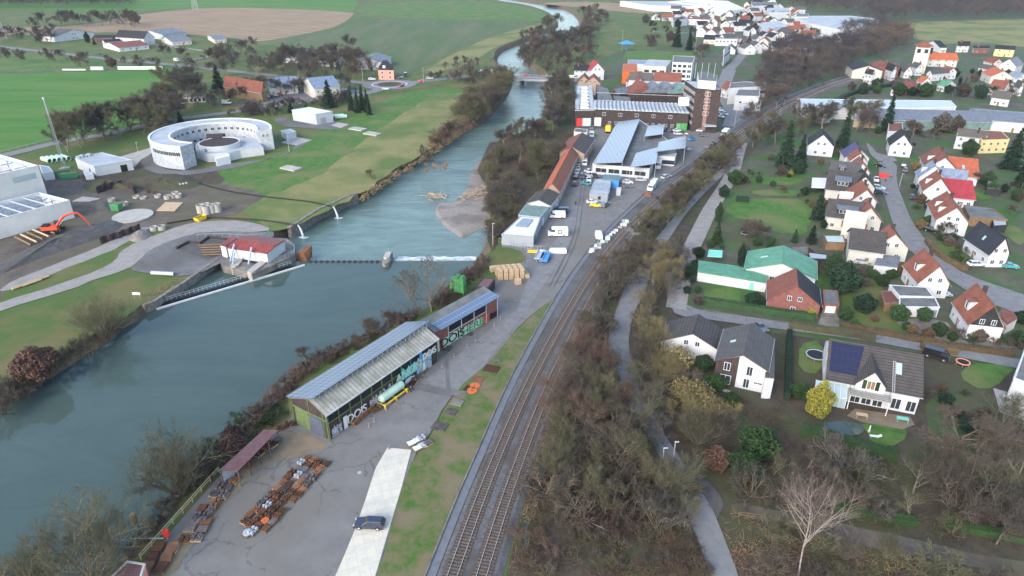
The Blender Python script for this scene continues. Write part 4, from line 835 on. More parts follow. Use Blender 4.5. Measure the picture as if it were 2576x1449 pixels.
part('support_frame',MB().box(-2.6,-.4,-1.2,1.2,1.2,1.5).tube([(-2.4,-1,0),(-2.4,-1,1.2)],.1,4).tube([(-2.4,1,0),(-2.4,1,1.2)],.1,4).tube([(3.4,-1.1,0),(3.4,-1.1,1.5)],.12,4).tube([(3.4,1.1,0),(3.4,1.1,1.5)],.12,4).tube([(0,-1.1,0),(0,-1.1,1.5)],.12,4),'green_light',root)
block('small maroon roofed hut beside the crate stacks',[(1216,698),(1245,701),(1229,723),(1197,720)],2.9,'brick_dark','tin_maroon','hut','hut')
def canopy(label,px,H,opensides=True):
 P=GS(px,H);c=sum(P,Vector())/4;c.z=0;root=thing('storage_canopy',label,'canopy',c);lp=[p-c for p in P]
 part('roof',MB().hexa([(p.x,p.y,H-.12+(.35 if i in(0,3)else 0))for i,p in enumerate(lp)]+[(p.x,p.y,H+(.35 if i in(0,3)else 0))for i,p in enumerate(lp)]),'tin_maroon',root)
 for i in range(5):
  for s,(a,b)in enumerate(((0,1),(3,2))):
   p=lp[a].lerp(lp[b],i/4)*.97 if s else lp[a].lerp(lp[b],i/4)*.97
   part('post',MB().tube([(p.x,p.y,0),(p.x,p.y,H-.05)],.1,6),'iron',root)
 a,b=lp[0]*.94,lp[1]*.94;part('back_wall',MB().add([(a.x,a.y,.2),(b.x,b.y,.2),(b.x,b.y,H-.1),(a.x,a.y,H-.1)],[(0,1,2,3)]),'grey_light',root)
canopy('long open storage canopy with maroon corrugated roof beside the river fence',[(552,1187),(664,1080),(699,1083),(598,1190)],3.2)
block('small hut with maroon roof and pale rim at the bottom edge',[(320,1411),(364,1418),(348,1470),(268,1462)],2.6,'pink','tin_maroon','hut','hut',band='cream')
block('white roofed yard hall with a small solar array near the weir',[(1310,544),(1359,549),(1342,595),(1262,589)],3.6,'grey_wall','white_plain','workshop','workshop',doors=[(1,.8,2,2.6,'dark')])
p=GS([(1316,549),(1342,552),(1326,571),(1296,568)],3.72);w9=[o for o in bpy.data.objects if o.name=='workshop.001' or o.name=='workshop'][-1]
w9=[o for o in bpy.data.objects if o.get('label','').startswith('white roofed yard hall')][0]
cc=w9.location;part('solar_panels',MB().hexa([(q.x-cc.x,q.y-cc.y,3.62)for q in p]+[(q.x-cc.x,q.y-cc.y,3.8)for q in p]),'pv_grey',w9)
block('grey green flat roofed workshop between the white roof and the gabled workshop',[(1322,515),(1383,519),(1359,546),(1304,540)],4.0,'grey_wall','tin_teal','workshop','workshop',doors=[(1,.7,1.4,2.6,'white_plain')])
house('grey gabled workshop with glazed gable in the row by the river',(1355,502),(1380,474),6.2,(1327,507),4.6,'tile_dark','grey_light',gable=(0,4),side=0,ch=0,name='workshop',cat='workshop',door=False)
house('long brick hall with bright orange and brown roof along the yard',(1388,461),(1438,367),7.6,(1409,486),4.6,'tile_bright','brick_pale',gable=(0,0),side=9,ch=0,roof2='tile_orange',name='brick_hall',cat='industrial hall',sky=0,gw=1.0)
house('brick hall with weathered orange grey roof at the far end of the long row',(1439,368),(1465,333),7.8,(1470,342),5.0,'tile_brown','brick_pale',gable=(0,0),side=4,ch=0,roof2='tile_dark',hw=5.5,name='brick_hall',cat='industrial hall')
block('small cream block at the end of the brick row beside the factory',[(1448,322),(1478,325),(1476,334),(1444,331)],4.5,'cream','felt','outbuilding','outbuilding')
for lb,px,H,mt,rf in(('grey container office with one window at the yard crossing',[(1486,476),(1533,480),(1529,489),(1483,487)],3.0,'grey_wall','felt_pale'),('grey container office behind the front one',[(1492,461),(1536,464),(1533,478),(1488,474)],3.0,'grey_wall','pv_grey'),('grey container office farthest back in the row of three',[(1498,450),(1537,453),(1536,462),(1494,459)],3.0,'grey_wall','felt_pale'),('blue shipping container with pale roof by the white hall',[(1519,438),(1559,441),(1557,456),(1518,453)],3.0,'blue','tin_teal'),('small grey steel container on the yard',[(1552,471),(1563,471),(1562,476),(1551,476)],2.6,'grey_light','felt_pale')):
 block(lb,px,H,mt,rf,'container','container',para=.12,wins=[(2,1,1,.9,1.2,'black_clad',(.3,.6))]if 'one window' in lb else())
CH=block('white showroom hall with tilted solar roofs in the middle of the yard',[(1491,412),(1555,310),(1612,303),(1668,342),(1700,372),(1654,380),(1634,424)],4.2,'white','felt','hall','showroom_hall',wins=[(6,4,1,4.4,1.8,'white_plain',(.04,.96))])
def tilt(root,px,H,name='solar_roof',m='pv_grey',stands=True):
 c=root.location;P=[G(p,h)for p,h in zip(px,H)];q=[(p.x-c.x,p.y-c.y,p.z)for p in P]
 s=part(name,MB().hexa([(x,y,z-.15)for x,y,z in q]+q),m,root)
 if stands:
  st=MB()
  for x,y,z in q:st.tube([(x*.99,y*.99,.1),(x*.99,y*.99,z-.1)],.1,5)
  part('roof_stand',st,'steel',s)
tilt(CH,[(1495,411),(1565,408),(1610,299),(1553,306)],[5.2,6.6,6.6,5.2])
tilt(CH,[(1585,421),(1650,411),(1658,369),(1600,385)],[6.2,6.2,5.8,5.8])
tilt(CH,[(1652,381),(1724,372),(1727,341),(1658,357)],[6.4,6.4,6,6])
tilt(CH,[(1621,343),(1668,337),(1671,312),(1630,316)],[6.2,6.2,5.6,5.6])
block('small white gatehouse with glass front beside the parked white van',[(1652,380),(1702,385),(1698,395),(1650,391)],4.0,'white','felt_pale','office','office',wins=[(2,4,.8,2,1.6,'black_clad')])
FH=block('long dark brick factory hall with ribbed metal roof',[(1496,257),(1722,264),(1733,285),(1495,274)],8.3,'brick_dark','felt_pale','factory','factory_hall',wins=[(2,5,5.3,1.7,1.6,'white_plain',(.1,.98)),(2,12,1.2,1.3,1.4,'white_plain',(.06,.86))],doors=[(2,.965,4.2,4.2,'white'),(2,.06,5,3.4,'green_light')])
def ribs():
 c=FH.location;A,B,C,D=[p-Vector((c.x,c.y,0))for p in GS([(1494,256),(1724,263),(1735,286),(1493,275)],8.3)]
 n=24
 for i in range(n):
  t0,t1_=i/n,(i+1)/n;r=MB();k=6;vs=[]
  for P,Q in((D,C),(A,B)):
   for j in range(k+1):
    q=P.lerp(Q,t0+(t1_-t0)*j/k);vs.append((q.x,q.y,8.32+.9*math.sin(math.pi*j/k)))
  r.add(vs,[(j,j+1,k+1+j+1,k+1+j)for j in range(k)]+[tuple(range(k+1))]);part('roof_rib',r,'felt_pale',FH)
 part('sign_panel',MB().hexa([tuple(C.lerp(D,.02)+Vector((0,-.12,3.6))),tuple(C.lerp(D,.13)+Vector((0,-.12,3.6))),tuple(C.lerp(D,.13)+Vector((0,-.03,3.6))),tuple(C.lerp(D,.02)+Vector((0,-.03,3.6))),tuple(C.lerp(D,.02)+Vector((0,-.12,7.6))),tuple(C.lerp(D,.13)+Vector((0,-.12,7.6))),tuple(C.lerp(D,.13)+Vector((0,-.03,7.6))),tuple(C.lerp(D,.02)+Vector((0,-.03,7.6)))]),'white',FH)
 lf=MB();
 for z in(4.4,8.0):lf.hexa([tuple(C+Vector((0,-.1,z))),tuple(D+Vector((0,-.1,z))),tuple(D+Vector((0,-.02,z))),tuple(C+Vector((0,-.02,z))),tuple(C+Vector((0,-.1,z+.15))),tuple(D+Vector((0,-.1,z+.15))),tuple(D+Vector((0,-.02,z+.15))),tuple(C+Vector((0,-.02,z+.15)))])
 part('cornice',lf,'steel',FH)
ribs()
F2=block('factory wing with dark roof and a row of round skylights beside the river trees',[(1449,213),(1489,215),(1496,276),(1447,277)],8.0,'brick_dark','felt','factory','factory_wing',doors=[(2,.4,4.5,4,'white'),(2,.75,3,4,'red')],band='felt_pale')
for i in range(7):
 q=G((1470.5,221+i*8.2),8.2)-F2.location;part('skylight',MB().prism([(q.x-2.4,q.y-2.6),(q.x+2.4,q.y-2.6),(q.x+2.4,q.y+2.6),(q.x-2.4,q.y+2.6)],7.95,9.0,top=[(q.x-1.3,q.y-1.5),(q.x+1.3,q.y-1.5),(q.x+1.3,q.y+1.5),(q.x-1.3,q.y+1.5)]),'cream',F2)
for dx in(-15,15):
 a,b=G((1470.5+dx*.9,217),8.2)-F2.location,G((1470.5+dx*1.25,274),8.2)-F2.location
 part('roof_strip',MB().hexa([(a.x-1,a.y,7.95),(a.x+1,a.y,7.95),(b.x+1,b.y,7.95),(b.x-1,b.y,7.95),(a.x-1,a.y,8.5),(a.x+1,a.y,8.5),(b.x+1,b.y,8.5),(b.x-1,b.y,8.5)]),'felt_pale',F2)
house('old factory gable house with ruined pale brick gable at the bridge end',(1469,190),(1471,182),11,(1452,205),7,'tile_brown','brick_pale',gable=(3,2),side=0,ch=0,name='factory_house',cat='factory')
house('second pale brick gable standing right of the ruined factory gable',(1492,192),(1494,184),11,(1512,208),7,'tile_brown','brick_pale',gable=(2,2),side=0,ch=0,name='factory_house',cat='factory')
block('black flat roofed hall between the wing and the sawtooth sheds',[(1500,212),(1530,222),(1545,256),(1503,256)],7.0,'brick_dark','felt','factory','factory_shed')
house('barrel ribbed grey hall in the factory courtyard',(1545,224),(1575,218),8.5,(1560,236),6,'tin_grey','brick_dark',gable=(0,0),side=0,ch=0,name='factory_shed',cat='factory')
block('low black roof with white hatches in the factory courtyard',[(1540,240),(1585,243),(1588,256),(1546,255)],6.4,'brick_dark','felt','factory','factory_shed')
for i,(x,y)in enumerate(((1598,250),(1628,250),(1660,250),(1694,252))):
 c=G((x,y+8));r=thing('sawtooth_shed',['rust red sawtooth roof unit at the left end of the courtyard row','second sawtooth roof unit from the left','third sawtooth roof unit from the left','pale green sawtooth roof unit next to the tower'][i],'factory',c,R(8),'sawtooth sheds in the factory courtyard')
 part('wall',MB().box(-5,5,-4,9,0,6.2),'brick_dark',r)
 part('roof',MB().add([(-5.1,-4.1,6.22),(5.1,-4.1,6.22),(5.1,9.1,6.22),(-5.1,9.1,6.22),(5.1,-4.1,10.4),(5.1,9.1,10.4)],[(0,1,4),(0,4,5,3),(3,5,2),(1,2,5,4)]),['tile_brown','tin_grey','tin_grey','tin_teal'][i],r)
TW=block('seven storey dark brick factory tower with flat roof',[(1723,203),(1750,222),(1815,226),(1797,207)],20.3,'brick_dark','felt_pale','tower block','office_tower',wins=[(0,12,z,1.6,1.4,'white_plain')for z in(17,13.6,10.2,6.8,3.4)]+[(1,1,z,2.6,1.9,'white_plain',(.42,.58))for z in(17,14,11,8)],band='brick_dark')
q=[p-Vector((TW.location.x,TW.location.y,0))for p in GS([(1753,196),(1778,196),(1803,205),(1800,222),(1756,218)],21)]
part('penthouse',MB().prism([(p.x,p.y)for p in q],20.25,24),'white',TW);part('penthouse_roof',MB().prism([(p.x*.97,p.y*.97)for p in q],24.0,24.15),'felt',TW)
A,B=[p-Vector((TW.location.x,TW.location.y,0))for p in GS([(1750,222),(1815,226)],20.3)]
a,b=A.lerp(B,.42),A.lerp(B,.56);part('stair_strip',MB().add([(a.x,a.y-.04,1),(b.x,b.y-.04,1),(b.x,b.y-.04,19.6),(a.x,a.y-.04,19.6)],[(0,1,2,3)]),'stair_brick',TW)
a,b=A.lerp(B,.45),A.lerp(B,.95);part('entrance_canopy',MB().box(a.x,b.x,a.y-4,a.y-.1,3.6,4.0),'felt_pale',TW)
an=MB()
for i in range(5):an.tube([(B.x-14+i*3,B.y+8,24),(B.x-14+i*3,B.y+8,31)],.12,4)
part('antenna',an,'steel',TW)
BH=[('white house with dark red mansard roof and stepped windows behind the factory',(1646,181),(1716,184),13,(1690,206),8.5,'tile_brown','white'),('white corner house with grey dormered roof left of the mansard house',(1584,181),(1644,184),12.5,(1620,203),8.5,'tile_grey','white'),('brown roofed gable house behind the courtyard hall',(1612,196),(1586,184),10.5,(1590,212),6,'tile_brown','cream'),('rusty roofed long barn behind the blue roof strip',(1610,205),(1640,212),8.5,(1600,222),5,'tile_brown','brick_dark'),('steep grey gable house right of the mansard house',(1706,168),(1700,160),12,(1690,186),7,'tile_grey','cream'),('white house with crimson roof above the bridge end',(1504,158),(1494,150),11,(1484,178),6,'tile_red','white'),('long white building with dark roof beside the crimson roofed house',(1445,163),(1484,164),8,(1460,178),5,'tile_black','white')]
for lb,a_,b_,h_,e_,he_,rf,wl_ in BH:house(lb,a_,b_,h_,e_,he_,rf,wl_,gable=(2,2),side=3,ch=2,over=.35,name='house')
block('orange sports hall with rounded roof behind the factory',[(1568,160),(1602,160),(1604,178),(1566,178)],8,'orange','tile_bright','sports hall','sports_hall')
block('pale yellow school block with three double windows',[(1632,150),(1688,152),(1676,168),(1618,165)],10,'cream','felt_pale','school','school',wins=[(2,3,6,3,1.6,'black_clad')])
block('white apartment tower with balconies beside the playing field',[(1694,140),(1748,142),(1742,158),(1692,156)],15,'white','felt','apartment block','apartment_block',wins=[(2,4,z,2,1.6,'black_clad')for z in(3,6,9,12)])
block('blue roofed flat hall between the orange hall and the school',[(1580,150),(1640,152),(1640,162),(1580,160)],5,'white','tin_blue','hall','hall')
house('white house with steep brown roof right of the tower street',(1842,208),(1828,203),9,(1815,222),5,'tile_brown','white',gable=(2,2),side=2,ch=0,name='house')
block('long white office block with flat dark roof right of the tower',[(1838,208),(1872,205),(1925,208),(1928,216),(1900,218),(1834,222)],9,'white','felt','office','office_block',wins=[(3,6,5,1.6,1.6,'black_clad')])
block('white cubic warehouse with dark roof beside the street',[(1858,224),(1912,226),(1910,242),(1850,240)],8,'white','felt','warehouse','warehouse',wins=[(2,2,4,1,1,'black_clad')])
house('small house with orange red roof between the white blocks',(1848,218),(1862,216),8,(1842,232),5.5,'tile_orange','cream',gable=(1,1),side=2,ch=0,name='house')
block('low white extension with mural wall beside the parking area',[(1866,250),(1912,252),(1914,262),(1868,262)],4,'white','felt','extension','extension')
TOWN0=[(1700,48,0),(1740,52,1),(1770,58,0),(1800,66,2),(1655,74,3),(1760,100,0),(1790,96,0),(1830,88,1),(1856,78,0),(1822,52,2),(1700,30,1),(1720,34,2),(1835,44,0),(1870,60,1),(1900,52,0),(1930,30,2),(1960,24,3),(1920,70,1),(1945,64,0),(1885,90,0),(1920,100,3),(1962,88,1),(1846,110,0),(1870,125,1),(1835,134,0),(1660,88,1),(1690,75,0),(1758,40,0),(1790,36,1),(1850,30,0),(1880,20,2),(1905,15,1),(1940,12,0),(1985,66,0),(2010,82,1),(1980,98,2),(1725,66,2),(1650,50,1),(1680,52,0),(1610,64,0),(1895,36,1),(1780,76,0),(1810,110,1),(1990,112,0),(2030,100,3),(2120,105,0),(1745,84,1)]
rt=random.Random(5);TOWN=[t_ for t_ in TOWN0 if t_[0]>1765 or t_[1]<56];tp=[Vector((x,y,0))for x,y in((1690,22),(1990,18),(2060,60),(2060,112),(1990,125),(1900,160),(1800,160),(1772,106),(1755,62),(1690,50))]
_n=0
while len(TOWN)<92 and _n<9000:
 _n+=1;x_,y_=rt.uniform(1640,2060),rt.uniform(18,140);c_=False
 for i_ in range(len(tp)):
  A_,B_=tp[i_],tp[i_-1]
  if(A_.y>y_)!=(B_.y>y_)and x_<(B_.x-A_.x)*(y_-A_.y)/(B_.y-A_.y)+A_.x:c_=not c_
 if c_ and abs(x_-(1898-(y_-70)*.15))>7 and all(abs(x_-t_[0])>15-y_*.0 or abs(y_-t_[1])>4+y_*.04 for t_ in TOWN):TOWN.append((x_,y_,rt.randrange(4)))
LOCW=['near the playing field','below the white industrial roof','along the long street','close to the railway wood','left of the long street','on the left town edge','behind the apartment tower','right of the long street','before the factory hall','in the crowded town centre']
seen=set()
for i,(x,y,k)in enumerate(TOWN):
 rf=['tile_black','tile_brown','tile_grey','tile_orange','tile_black','tile_grey'][rt.randrange(6)];wl_=['white','white','cream','grey_light'][k]
 a=rt.choice([-1,1]);w_=9+rt.random()*4
 dx,dy=(7+rt.random()*5,rt.random()*2-1)if rt.random()<.5 else(rt.random()*4+2,2.2+rt.random()*1.5)
 nm={'tile_black':'black','tile_brown':'brown','tile_grey':'grey','tile_orange':'orange'}[rf];wn={'white':'white','cream':'cream','grey_light':'pale grey'}[wl_]
 row_='top' if y<35 else('upper' if y<60 else('middle' if y<90 else 'lower'));fx=int((x-1600)/6)
 lb=f'{wn} town house with {nm} roof, {row_} town, about {fx} percent along from its left end' if False else f'small {wn} house with {nm} roof {LOCW[i % 10]}'
 base=lb
 for v_ in('',', left one',', right one',', middle one',', far one',', near one',', larger one',', smaller one',', front one',', rear one'):
  lb=base+v_
  if lb not in seen:break
 seen.add(lb)
 hz=8+rt.random()*2;p=(x,y)
 pc=G((x,y));th=rt.choice([.1,.35,1.3,1.6,-.2,1.05])+rt.uniform(-.15,.15);hl_=4.5+rt.random()*2.5;dv=Vector((math.cos(th),math.sin(th),0))*hl_;hz=7+rt.random()*2;pc.z=hz
 house(lb,pc-dv,pc+dv,hz,None,hz-3.4,rf,wl_,gable=(1,1),side=2,ch=0,over=.3,name='town_house',group='houses of the far town',hw=4+rt.random()*1.2,door=False)
road('long_street',[(1835,175),(1868,140),(1884,110),(1898,70),(1912,40),(1925,20)],7,'asphalt_smooth',5)
road('town_road',[(1640,80),(1720,84),(1800,80),(1896,78)],6,'asphalt_smooth',4)
road('town_road',[(1840,320),(1850,290),(1835,262),(1822,240),(1815,222),(1830,190),(1835,175)],9,'asphalt_smooth',5)
house('white house with steep red roof on the street above the playing field',(1822,130),(1838,118),10,(1812,150),6,'tile_brown','white',gable=(2,2),side=2,name='house')
block('white flat roofed surgery with red entrance on the long street',[(1800,86),(1858,88),(1855,98),(1800,97)],6,'white','felt','surgery','surgery',wins=[(2,6,3,1.5,1.5)])
for lb,px,H,rf in(('long grey factory roof left of the railway below the hill',[(1905,58),(1960,52),(1985,66),(1930,74)],7,'felt_pale'),('low red roofed supermarket in the far town',[(1730,40),(1790,42),(1786,50),(1726,48)],6,'tile_brown'),('pale flat roofed school beside the far fields',[(1690,44),(1722,40),(1730,47),(1694,52)],7,'felt'),('grey flat roofed works at the top of the long street',[(1930,20),(1985,20),(1990,30),(1932,32)],8,'felt_pale'),('white low works beside the railway wood',[(2005,118),(2050,112),(2056,120),(2008,127)],6,'felt_pale'),('grey roofed works right of the white industrial roof',[(1890,6),(1950,4),(1956,12),(1894,15)],8,'felt')):
 block(lb,px,H,'white',rf,'works','works_building',para=.3)
a,b=G((1236,192),.4),G((1452,200),.4);d=(b-a).normalized();L=(b-a).length;rz=math.atan2(d.y,d.x)
br=thing('road_bridge','concrete road bridge crossing the river at the upper middle','bridge',((a.x+b.x)/2,(a.y+b.y)/2,WZ2),rz)
hz=-WZ2+.35
part('deck',MB().box(-L/2,L/2,-5.5,5.5,hz-1.1,hz),'concrete',br);part('carriageway',MB().box(-L/2,L/2,-4,4,hz+.01,hz+.06),'asphalt_smooth',br)
for s in(-1,1):
 rl=MB().tube([(-L/2,s*5.3,hz+1.05),(L/2,s*5.3,hz+1.05)],.07,4)
 for i in range(30):x=-L/2+L*i/29;rl.tube([(x,s*5.3,hz),(x,s*5.3,hz+1.05)],.05,4)
 part('railing',rl,'steel',br)
for x in(-8,8):part('pier',MB().box(x-.7,x+.7,-4.5,4.5,-2,hz-1.1),'old_concrete',br)
yw=WEIR_Y;xa,xb=G((776,655),WZ).x,G((1196,658),WZ).x;xp=G((975,655),WZ).x
tag(single('weir_sill',MB().box(xa,xb,yw-.35,yw+.5,-6,WZ+.02),'old_concrete','straight concrete weir sill across the river','weir'))
fo=MB();rf_=random.Random(3);nx=130;ny=10;x0=xp+2.2;vs=[]
for j in range(ny+1):
 for i in range(nx+1):
  t=j/ny;x=x0+(xb-x0)*i/nx;h=WZ+.1-1.55*min(1,t*1.5)+(.5*abs(noise.noise(Vector((x*1.6,t*4,2))))+rf_.random()*.35)*math.sin(math.pi*min(1,t*1.2+.1))
  vs.append((x+rf_.uniform(-.1,.1),yw+.45+t*(6.0+1.0*noise.noise(Vector((x*.35,7,1)))),h if j else WZ+.03))
fo.add(vs,[(j*(nx+1)+i,j*(nx+1)+i+1,(j+1)*(nx+1)+i+1,(j+1)*(nx+1)+i)for j in range(ny)for i in range(nx)])
mat('foam',(.62,.68,.7),(.2,.28,.3),1.4,detail=6,rough=.6,c3=(.75,.8,.82),scale2=.5);tag(struct('white_water',fo,'foam'),kind='structure')
c=G((975,662),WZ-.5);r=thing('weir_pier','boat shaped concrete pier standing in the middle of the weir','pier',(c.x,yw,WZ-2));r.scale=(.74,.74,.95)
part('base',MB().prism([(-1.5,4.5),(-1.7,-3),(-.9,-5.2),(0,-6),(.9,-5.2),(1.7,-3),(1.5,4.5)],0,3.4),'old_concrete',r)
part('top',MB().prism([(-1.1,3.5),(-1.2,-1.5),(0,-2.6),(1.2,-1.5),(1.1,3.5)],3.4,4.1).tube([(0,4,3.4),(0,4,5)],.08,6),'concrete',r)
fl=thing('float_line','line of dark floats strung from the powerhouse to the weir pier','float line',(xa,yw-.6,WZ),0)
n=13
part('rope',MB().tube([(0,0,.15),(xp-xa-1.5,0,.15)],.06,4),'dark',fl)
for i in range(n):
 x=(xp-xa-2)*(i+.5)/n;part('float',MB().tube([(x-.35,0,.1),(x+.35,0,.1)],.42,8),'dark',fl)
rb=MB();rr=random.Random(2)
for _ in range(46):
 a_=rr.uniform(0,6.28);x,y=rr.gauss(0,1.6),rr.gauss(0,1.0);l=rr.uniform(1.5,3.6);z=rr.uniform(.1,1.2)
 rb.tube([(x,y,z),(x+math.cos(a_)*l,y+math.sin(a_)*l,z+rr.uniform(-.5,.9))],rr.uniform(.04,.14),4)
c=G((1097,498),WZ2);single('driftwood_heap',rb,'wood_pale','heap of driftwood stranded in the middle of the river','driftwood',origin=(0,0,0)).location=c
c=G((1198,489),WZ2+.6);o=link('driftwood_heap',bpy.data.objects['driftwood_heap'].data,None,c,1.1);tag(o,'driftwood lying on the gravel bar below the bare trees','driftwood');o.scale=(2.2,1.2,.8)
def vwall(name,px,z0,z1,th,m,label,cat='wall',zr=0.0):
 P=GS(px,zr);n=len(P);A_=offs(P,th/2,1);B_=offs(P,th/2,-1);v=MB();vs=[]
 for p,q in zip(A_,B_):vs+=[(p.x,p.y,z0),(q.x,q.y,z0),(q.x,q.y,z1),(p.x,p.y,z1)]
 v.add(vs,[(i*4+k,i*4+(k+1)%4,(i+1)*4+(k+1)%4,(i+1)*4+k)for i in range(n-1)for k in range(4)]+[(0,1,2,3)[::-1],tuple((n-1)*4+k for k in range(4))])
 return single(name,v,m,label,cat)
def wl_of(px,z):return[(p)for p in px]
mat('stone_wall',(.1,.09,.08),(.26,.24,.21),1.1,detail=8)
vwall('river_wall',[(730,595),(757,578),(805,546),(840,531),(870,516),(899,507)],-6,.35,1.3,'stone_wall','old stone quay wall along the meadow below the two water pipes',zr=WZ2+.6)
vwall('river_wall',[(366,787),(392,776),(470,725),(506,699),(552,667)],-5,.3,1.0,'stone_wall','concrete side wall leading up to the powerhouse intake',zr=WZ)
c=G((322,800),-1.3);st=MB()
for i in range(6):st.box(-1.6,1.6,i*.5,i*.5+.5,-1,i*.22)
o=single('water_steps',st,'concrete','small concrete steps going down to the water beside the big willow bush','steps',origin=(0,0,0));o.location=c;o.rotation_euler=(0,0,R(50))
pl=GS([(549,655),(556,632),(572,612),(620,592),(722,600),(742,614),(742,640),(716,652),(684,668),(634,690),(624,684),(592,676),(560,668)],.15)
c=sum(pl,Vector())/len(pl);c.z=WZ2-1.5;ph=thing('powerhouse','hydropower house with red metal roof, white walls and sluice gates','powerhouse',c)
zb=-c.z+.15
part('platform',MB().prism([(p.x-c.x,p.y-c.y)for p in pl],0,zb),'old_concrete',ph)
def PL(p,z):q=G(p,z);return(q.x-c.x,q.y-c.y,z-c.z)
r1,r2,f1,f2,b1,b2=PL((596,602),4.6),PL((694,616),4.6),PL((569,622),3.4),PL((671,637),3.4),PL((616,591),3.4),PL((717,604),3.4)
lo=lambda q,dz=.3:(q[0],q[1],q[2]-dz)
part('roof',MB().hexa([lo(f1),lo(f2),lo(r2),lo(r1),f1,f2,r2,r1]).hexa([lo(r1),lo(r2),lo(b2),lo(b1),r1,r2,b2,b1]),'tin_red',ph)
cx,cy=(f1[0]+b2[0])/2,(f1[1]+b2[1])/2
ins=lambda q,z:(cx+(q[0]-cx)*.97,cy+(q[1]-cy)*.95,z)
w_=MB().hexa([ins(f1,zb),ins(f2,zb),ins(b2,zb),ins(b1,zb),ins(f1,f1[2]-.2),ins(f2,f2[2]-.2),ins(b2,b2[2]-.2),ins(b1,b1[2]-.2)])
k1,k2=ins(r2,r2[2]-.25),ins(r1,r1[2]-.25);w_.add([ins(f2,f2[2]-.2),ins(b2,b2[2]-.2),k1],[(0,1,2)]).add([ins(f1,f1[2]-.2),ins(b1,b1[2]-.2),k2],[(0,2,1)])
part('wall',w_,'white',ph)
q=[PL(p,3.9)for p in((554,615),(567,619),(597,598),(581,594))];
part('side_roof',MB().hexa([lo(x,.35)for x in q]+q),'tin_red',ph);part('side_wall',MB().prism([(x[0],x[1])for x in q],zb,q[0][2]-.36),'white',ph)
for px_,L_ in((589,672),(-9)),:
 pass
for lab,a_,b_ in(('sluice_pier',(590,672),(603,655)),('sluice_pier',(632,686),(668,658))):
 A_,B_=Vector(PL(a_,0)),Vector(PL(b_,0));d_=(B_-A_).normalized();n_=Vector((-d_.y,d_.x,0))*1.1;q=[A_-n_*.6-d_*.8,A_+n_*.6-d_*.8,A_+n_,B_+n_,B_-n_,A_-n_]
 part(lab,MB().prism([(v.x,v.y)for v in q],0,zb+.45),'concrete',ph)
for a_,b_ in(((554,658),(584,664)),((597,672),(628,680))):
 A_,B_=PL(a_,-.2),PL(b_,-.2)
 part('sluice_gate',MB().hexa([(A_[0],A_[1],.5),(B_[0],B_[1],.5),(B_[0],B_[1]+.5,.5),(A_[0],A_[1]+.5,.5),(A_[0],A_[1],A_[2]),(B_[0],B_[1],B_[2]),(B_[0],B_[1]+.5,B_[2]),(A_[0],A_[1]+.5,A_[2])]),'brick_dark',ph)
for a_,b_,z in(((580,657),(588,624),4.6),((625,665),(634,628),4.6),((586,665),(583,640),3.0)):
 A_,B_=PL(a_,.5),PL(b_,z);B_=(A_[0]+(B_[0]-A_[0])*.5,A_[1]+2.6,z-c.z);part('gate_hoist',MB().tube([A_,B_],.28,6),'steel_blue',ph)
for a_,b_ in(((560,645),(600,652)),((604,655),(650,664))):
 q=[PL(p_,.35)for p_ in(a_,b_)];part('gate_pit',MB().hexa([(q[0][0],q[0][1],zb+.01),(q[1][0],q[1][1],zb+.01),(q[1][0],q[1][1]+2.4,zb+.01),(q[0][0],q[0][1]+2.4,zb+.01),(q[0][0],q[0][1],zb+.03),(q[1][0],q[1][1],zb+.03),(q[1][0],q[1][1]+2.4,zb+.03),(q[0][0],q[0][1]+2.4,zb+.03)]),'dark',ph)
rl=MB()
pts=[PL(p,1.1)for p in((672,656),(690,650),(716,640),(740,630),(740,616),(722,604))];rl.tube(pts,.06,4);rl.tube([lo(q,.5)for q in pts],.05,4)
for q in pts:rl.tube([lo(q,.95),q],.06,4)
part('railing',rl,'steel',ph)
tr=MB()
q=GS([(445,628),(476,612),(504,616),(526,600),(572,606)],0)
o=vwall('sheet_pile_wall',[(445,628),(476,612),(504,616),(526,600),(572,606)],-2,.9,.5,'brick_dark','rusty sheet pile wall around the trench beside the powerhouse')
sheet('trench',[(448,630),(478,616),(504,620),(528,604),(566,610),(553,640),(520,655),(500,645)],'dark_gravel',8,0)
for i in range(5):
 a,b=G((500+i*3,622+i*6)),G((556+i*2,620+i*6));single('timber_beam',MB().tube([(a.x,a.y,.6),(b.x,b.y,.6)],.22,4),'wood','weathered timber beam lying over the trench beside the powerhouse','beam','beams over the trench')
a=G((765,645),WZ);single('mooring_block',MB().hexa([(-2,-1.6,-1.5),(1.4,-1.8,-1.5),(1.8,1.8,-1.5),(-1.4,1.6,-1.5),(-1.2,-1.4,1.6),(.6,-1.6,1.2),(2.2,2.0,2.2),(.8,1.6,2.4)]),'rust','rusty leaning steel and concrete block at the outer end of the powerhouse','concrete block',origin=(0,0,-1.5)).location=(a.x,a.y,WZ-1)
A_,B_=G((394,779),WZ),G((766,668),WZ);d_=(B_-A_);L=d_.length;rz=math.atan2(d_.y,d_.x)
bw=thing('floating_boom','white floating boom walkway with handrail guarding the intake','boom',((A_.x+B_.x)/2,(A_.y+B_.y)/2,WZ-.2),rz)
part('beam',MB().box(-L/2,L/2,-.35,.25,0,.55),'white',bw);part('walkway',MB().box(-L/2,L/2-3,1.0,2.2,.5,.65),'dark',bw)
rl=MB()
for z in(1.2,1.75):rl.tube([(-L/2,2.2,z),(L/2-3,2.2,z)],.05,4)
for i in range(34):x=-L/2+(L-3)*i/33;rl.tube([(x,2.2,.5),(x,2.2,1.75)],.05,4)
part('handrail',rl,'steel',bw)
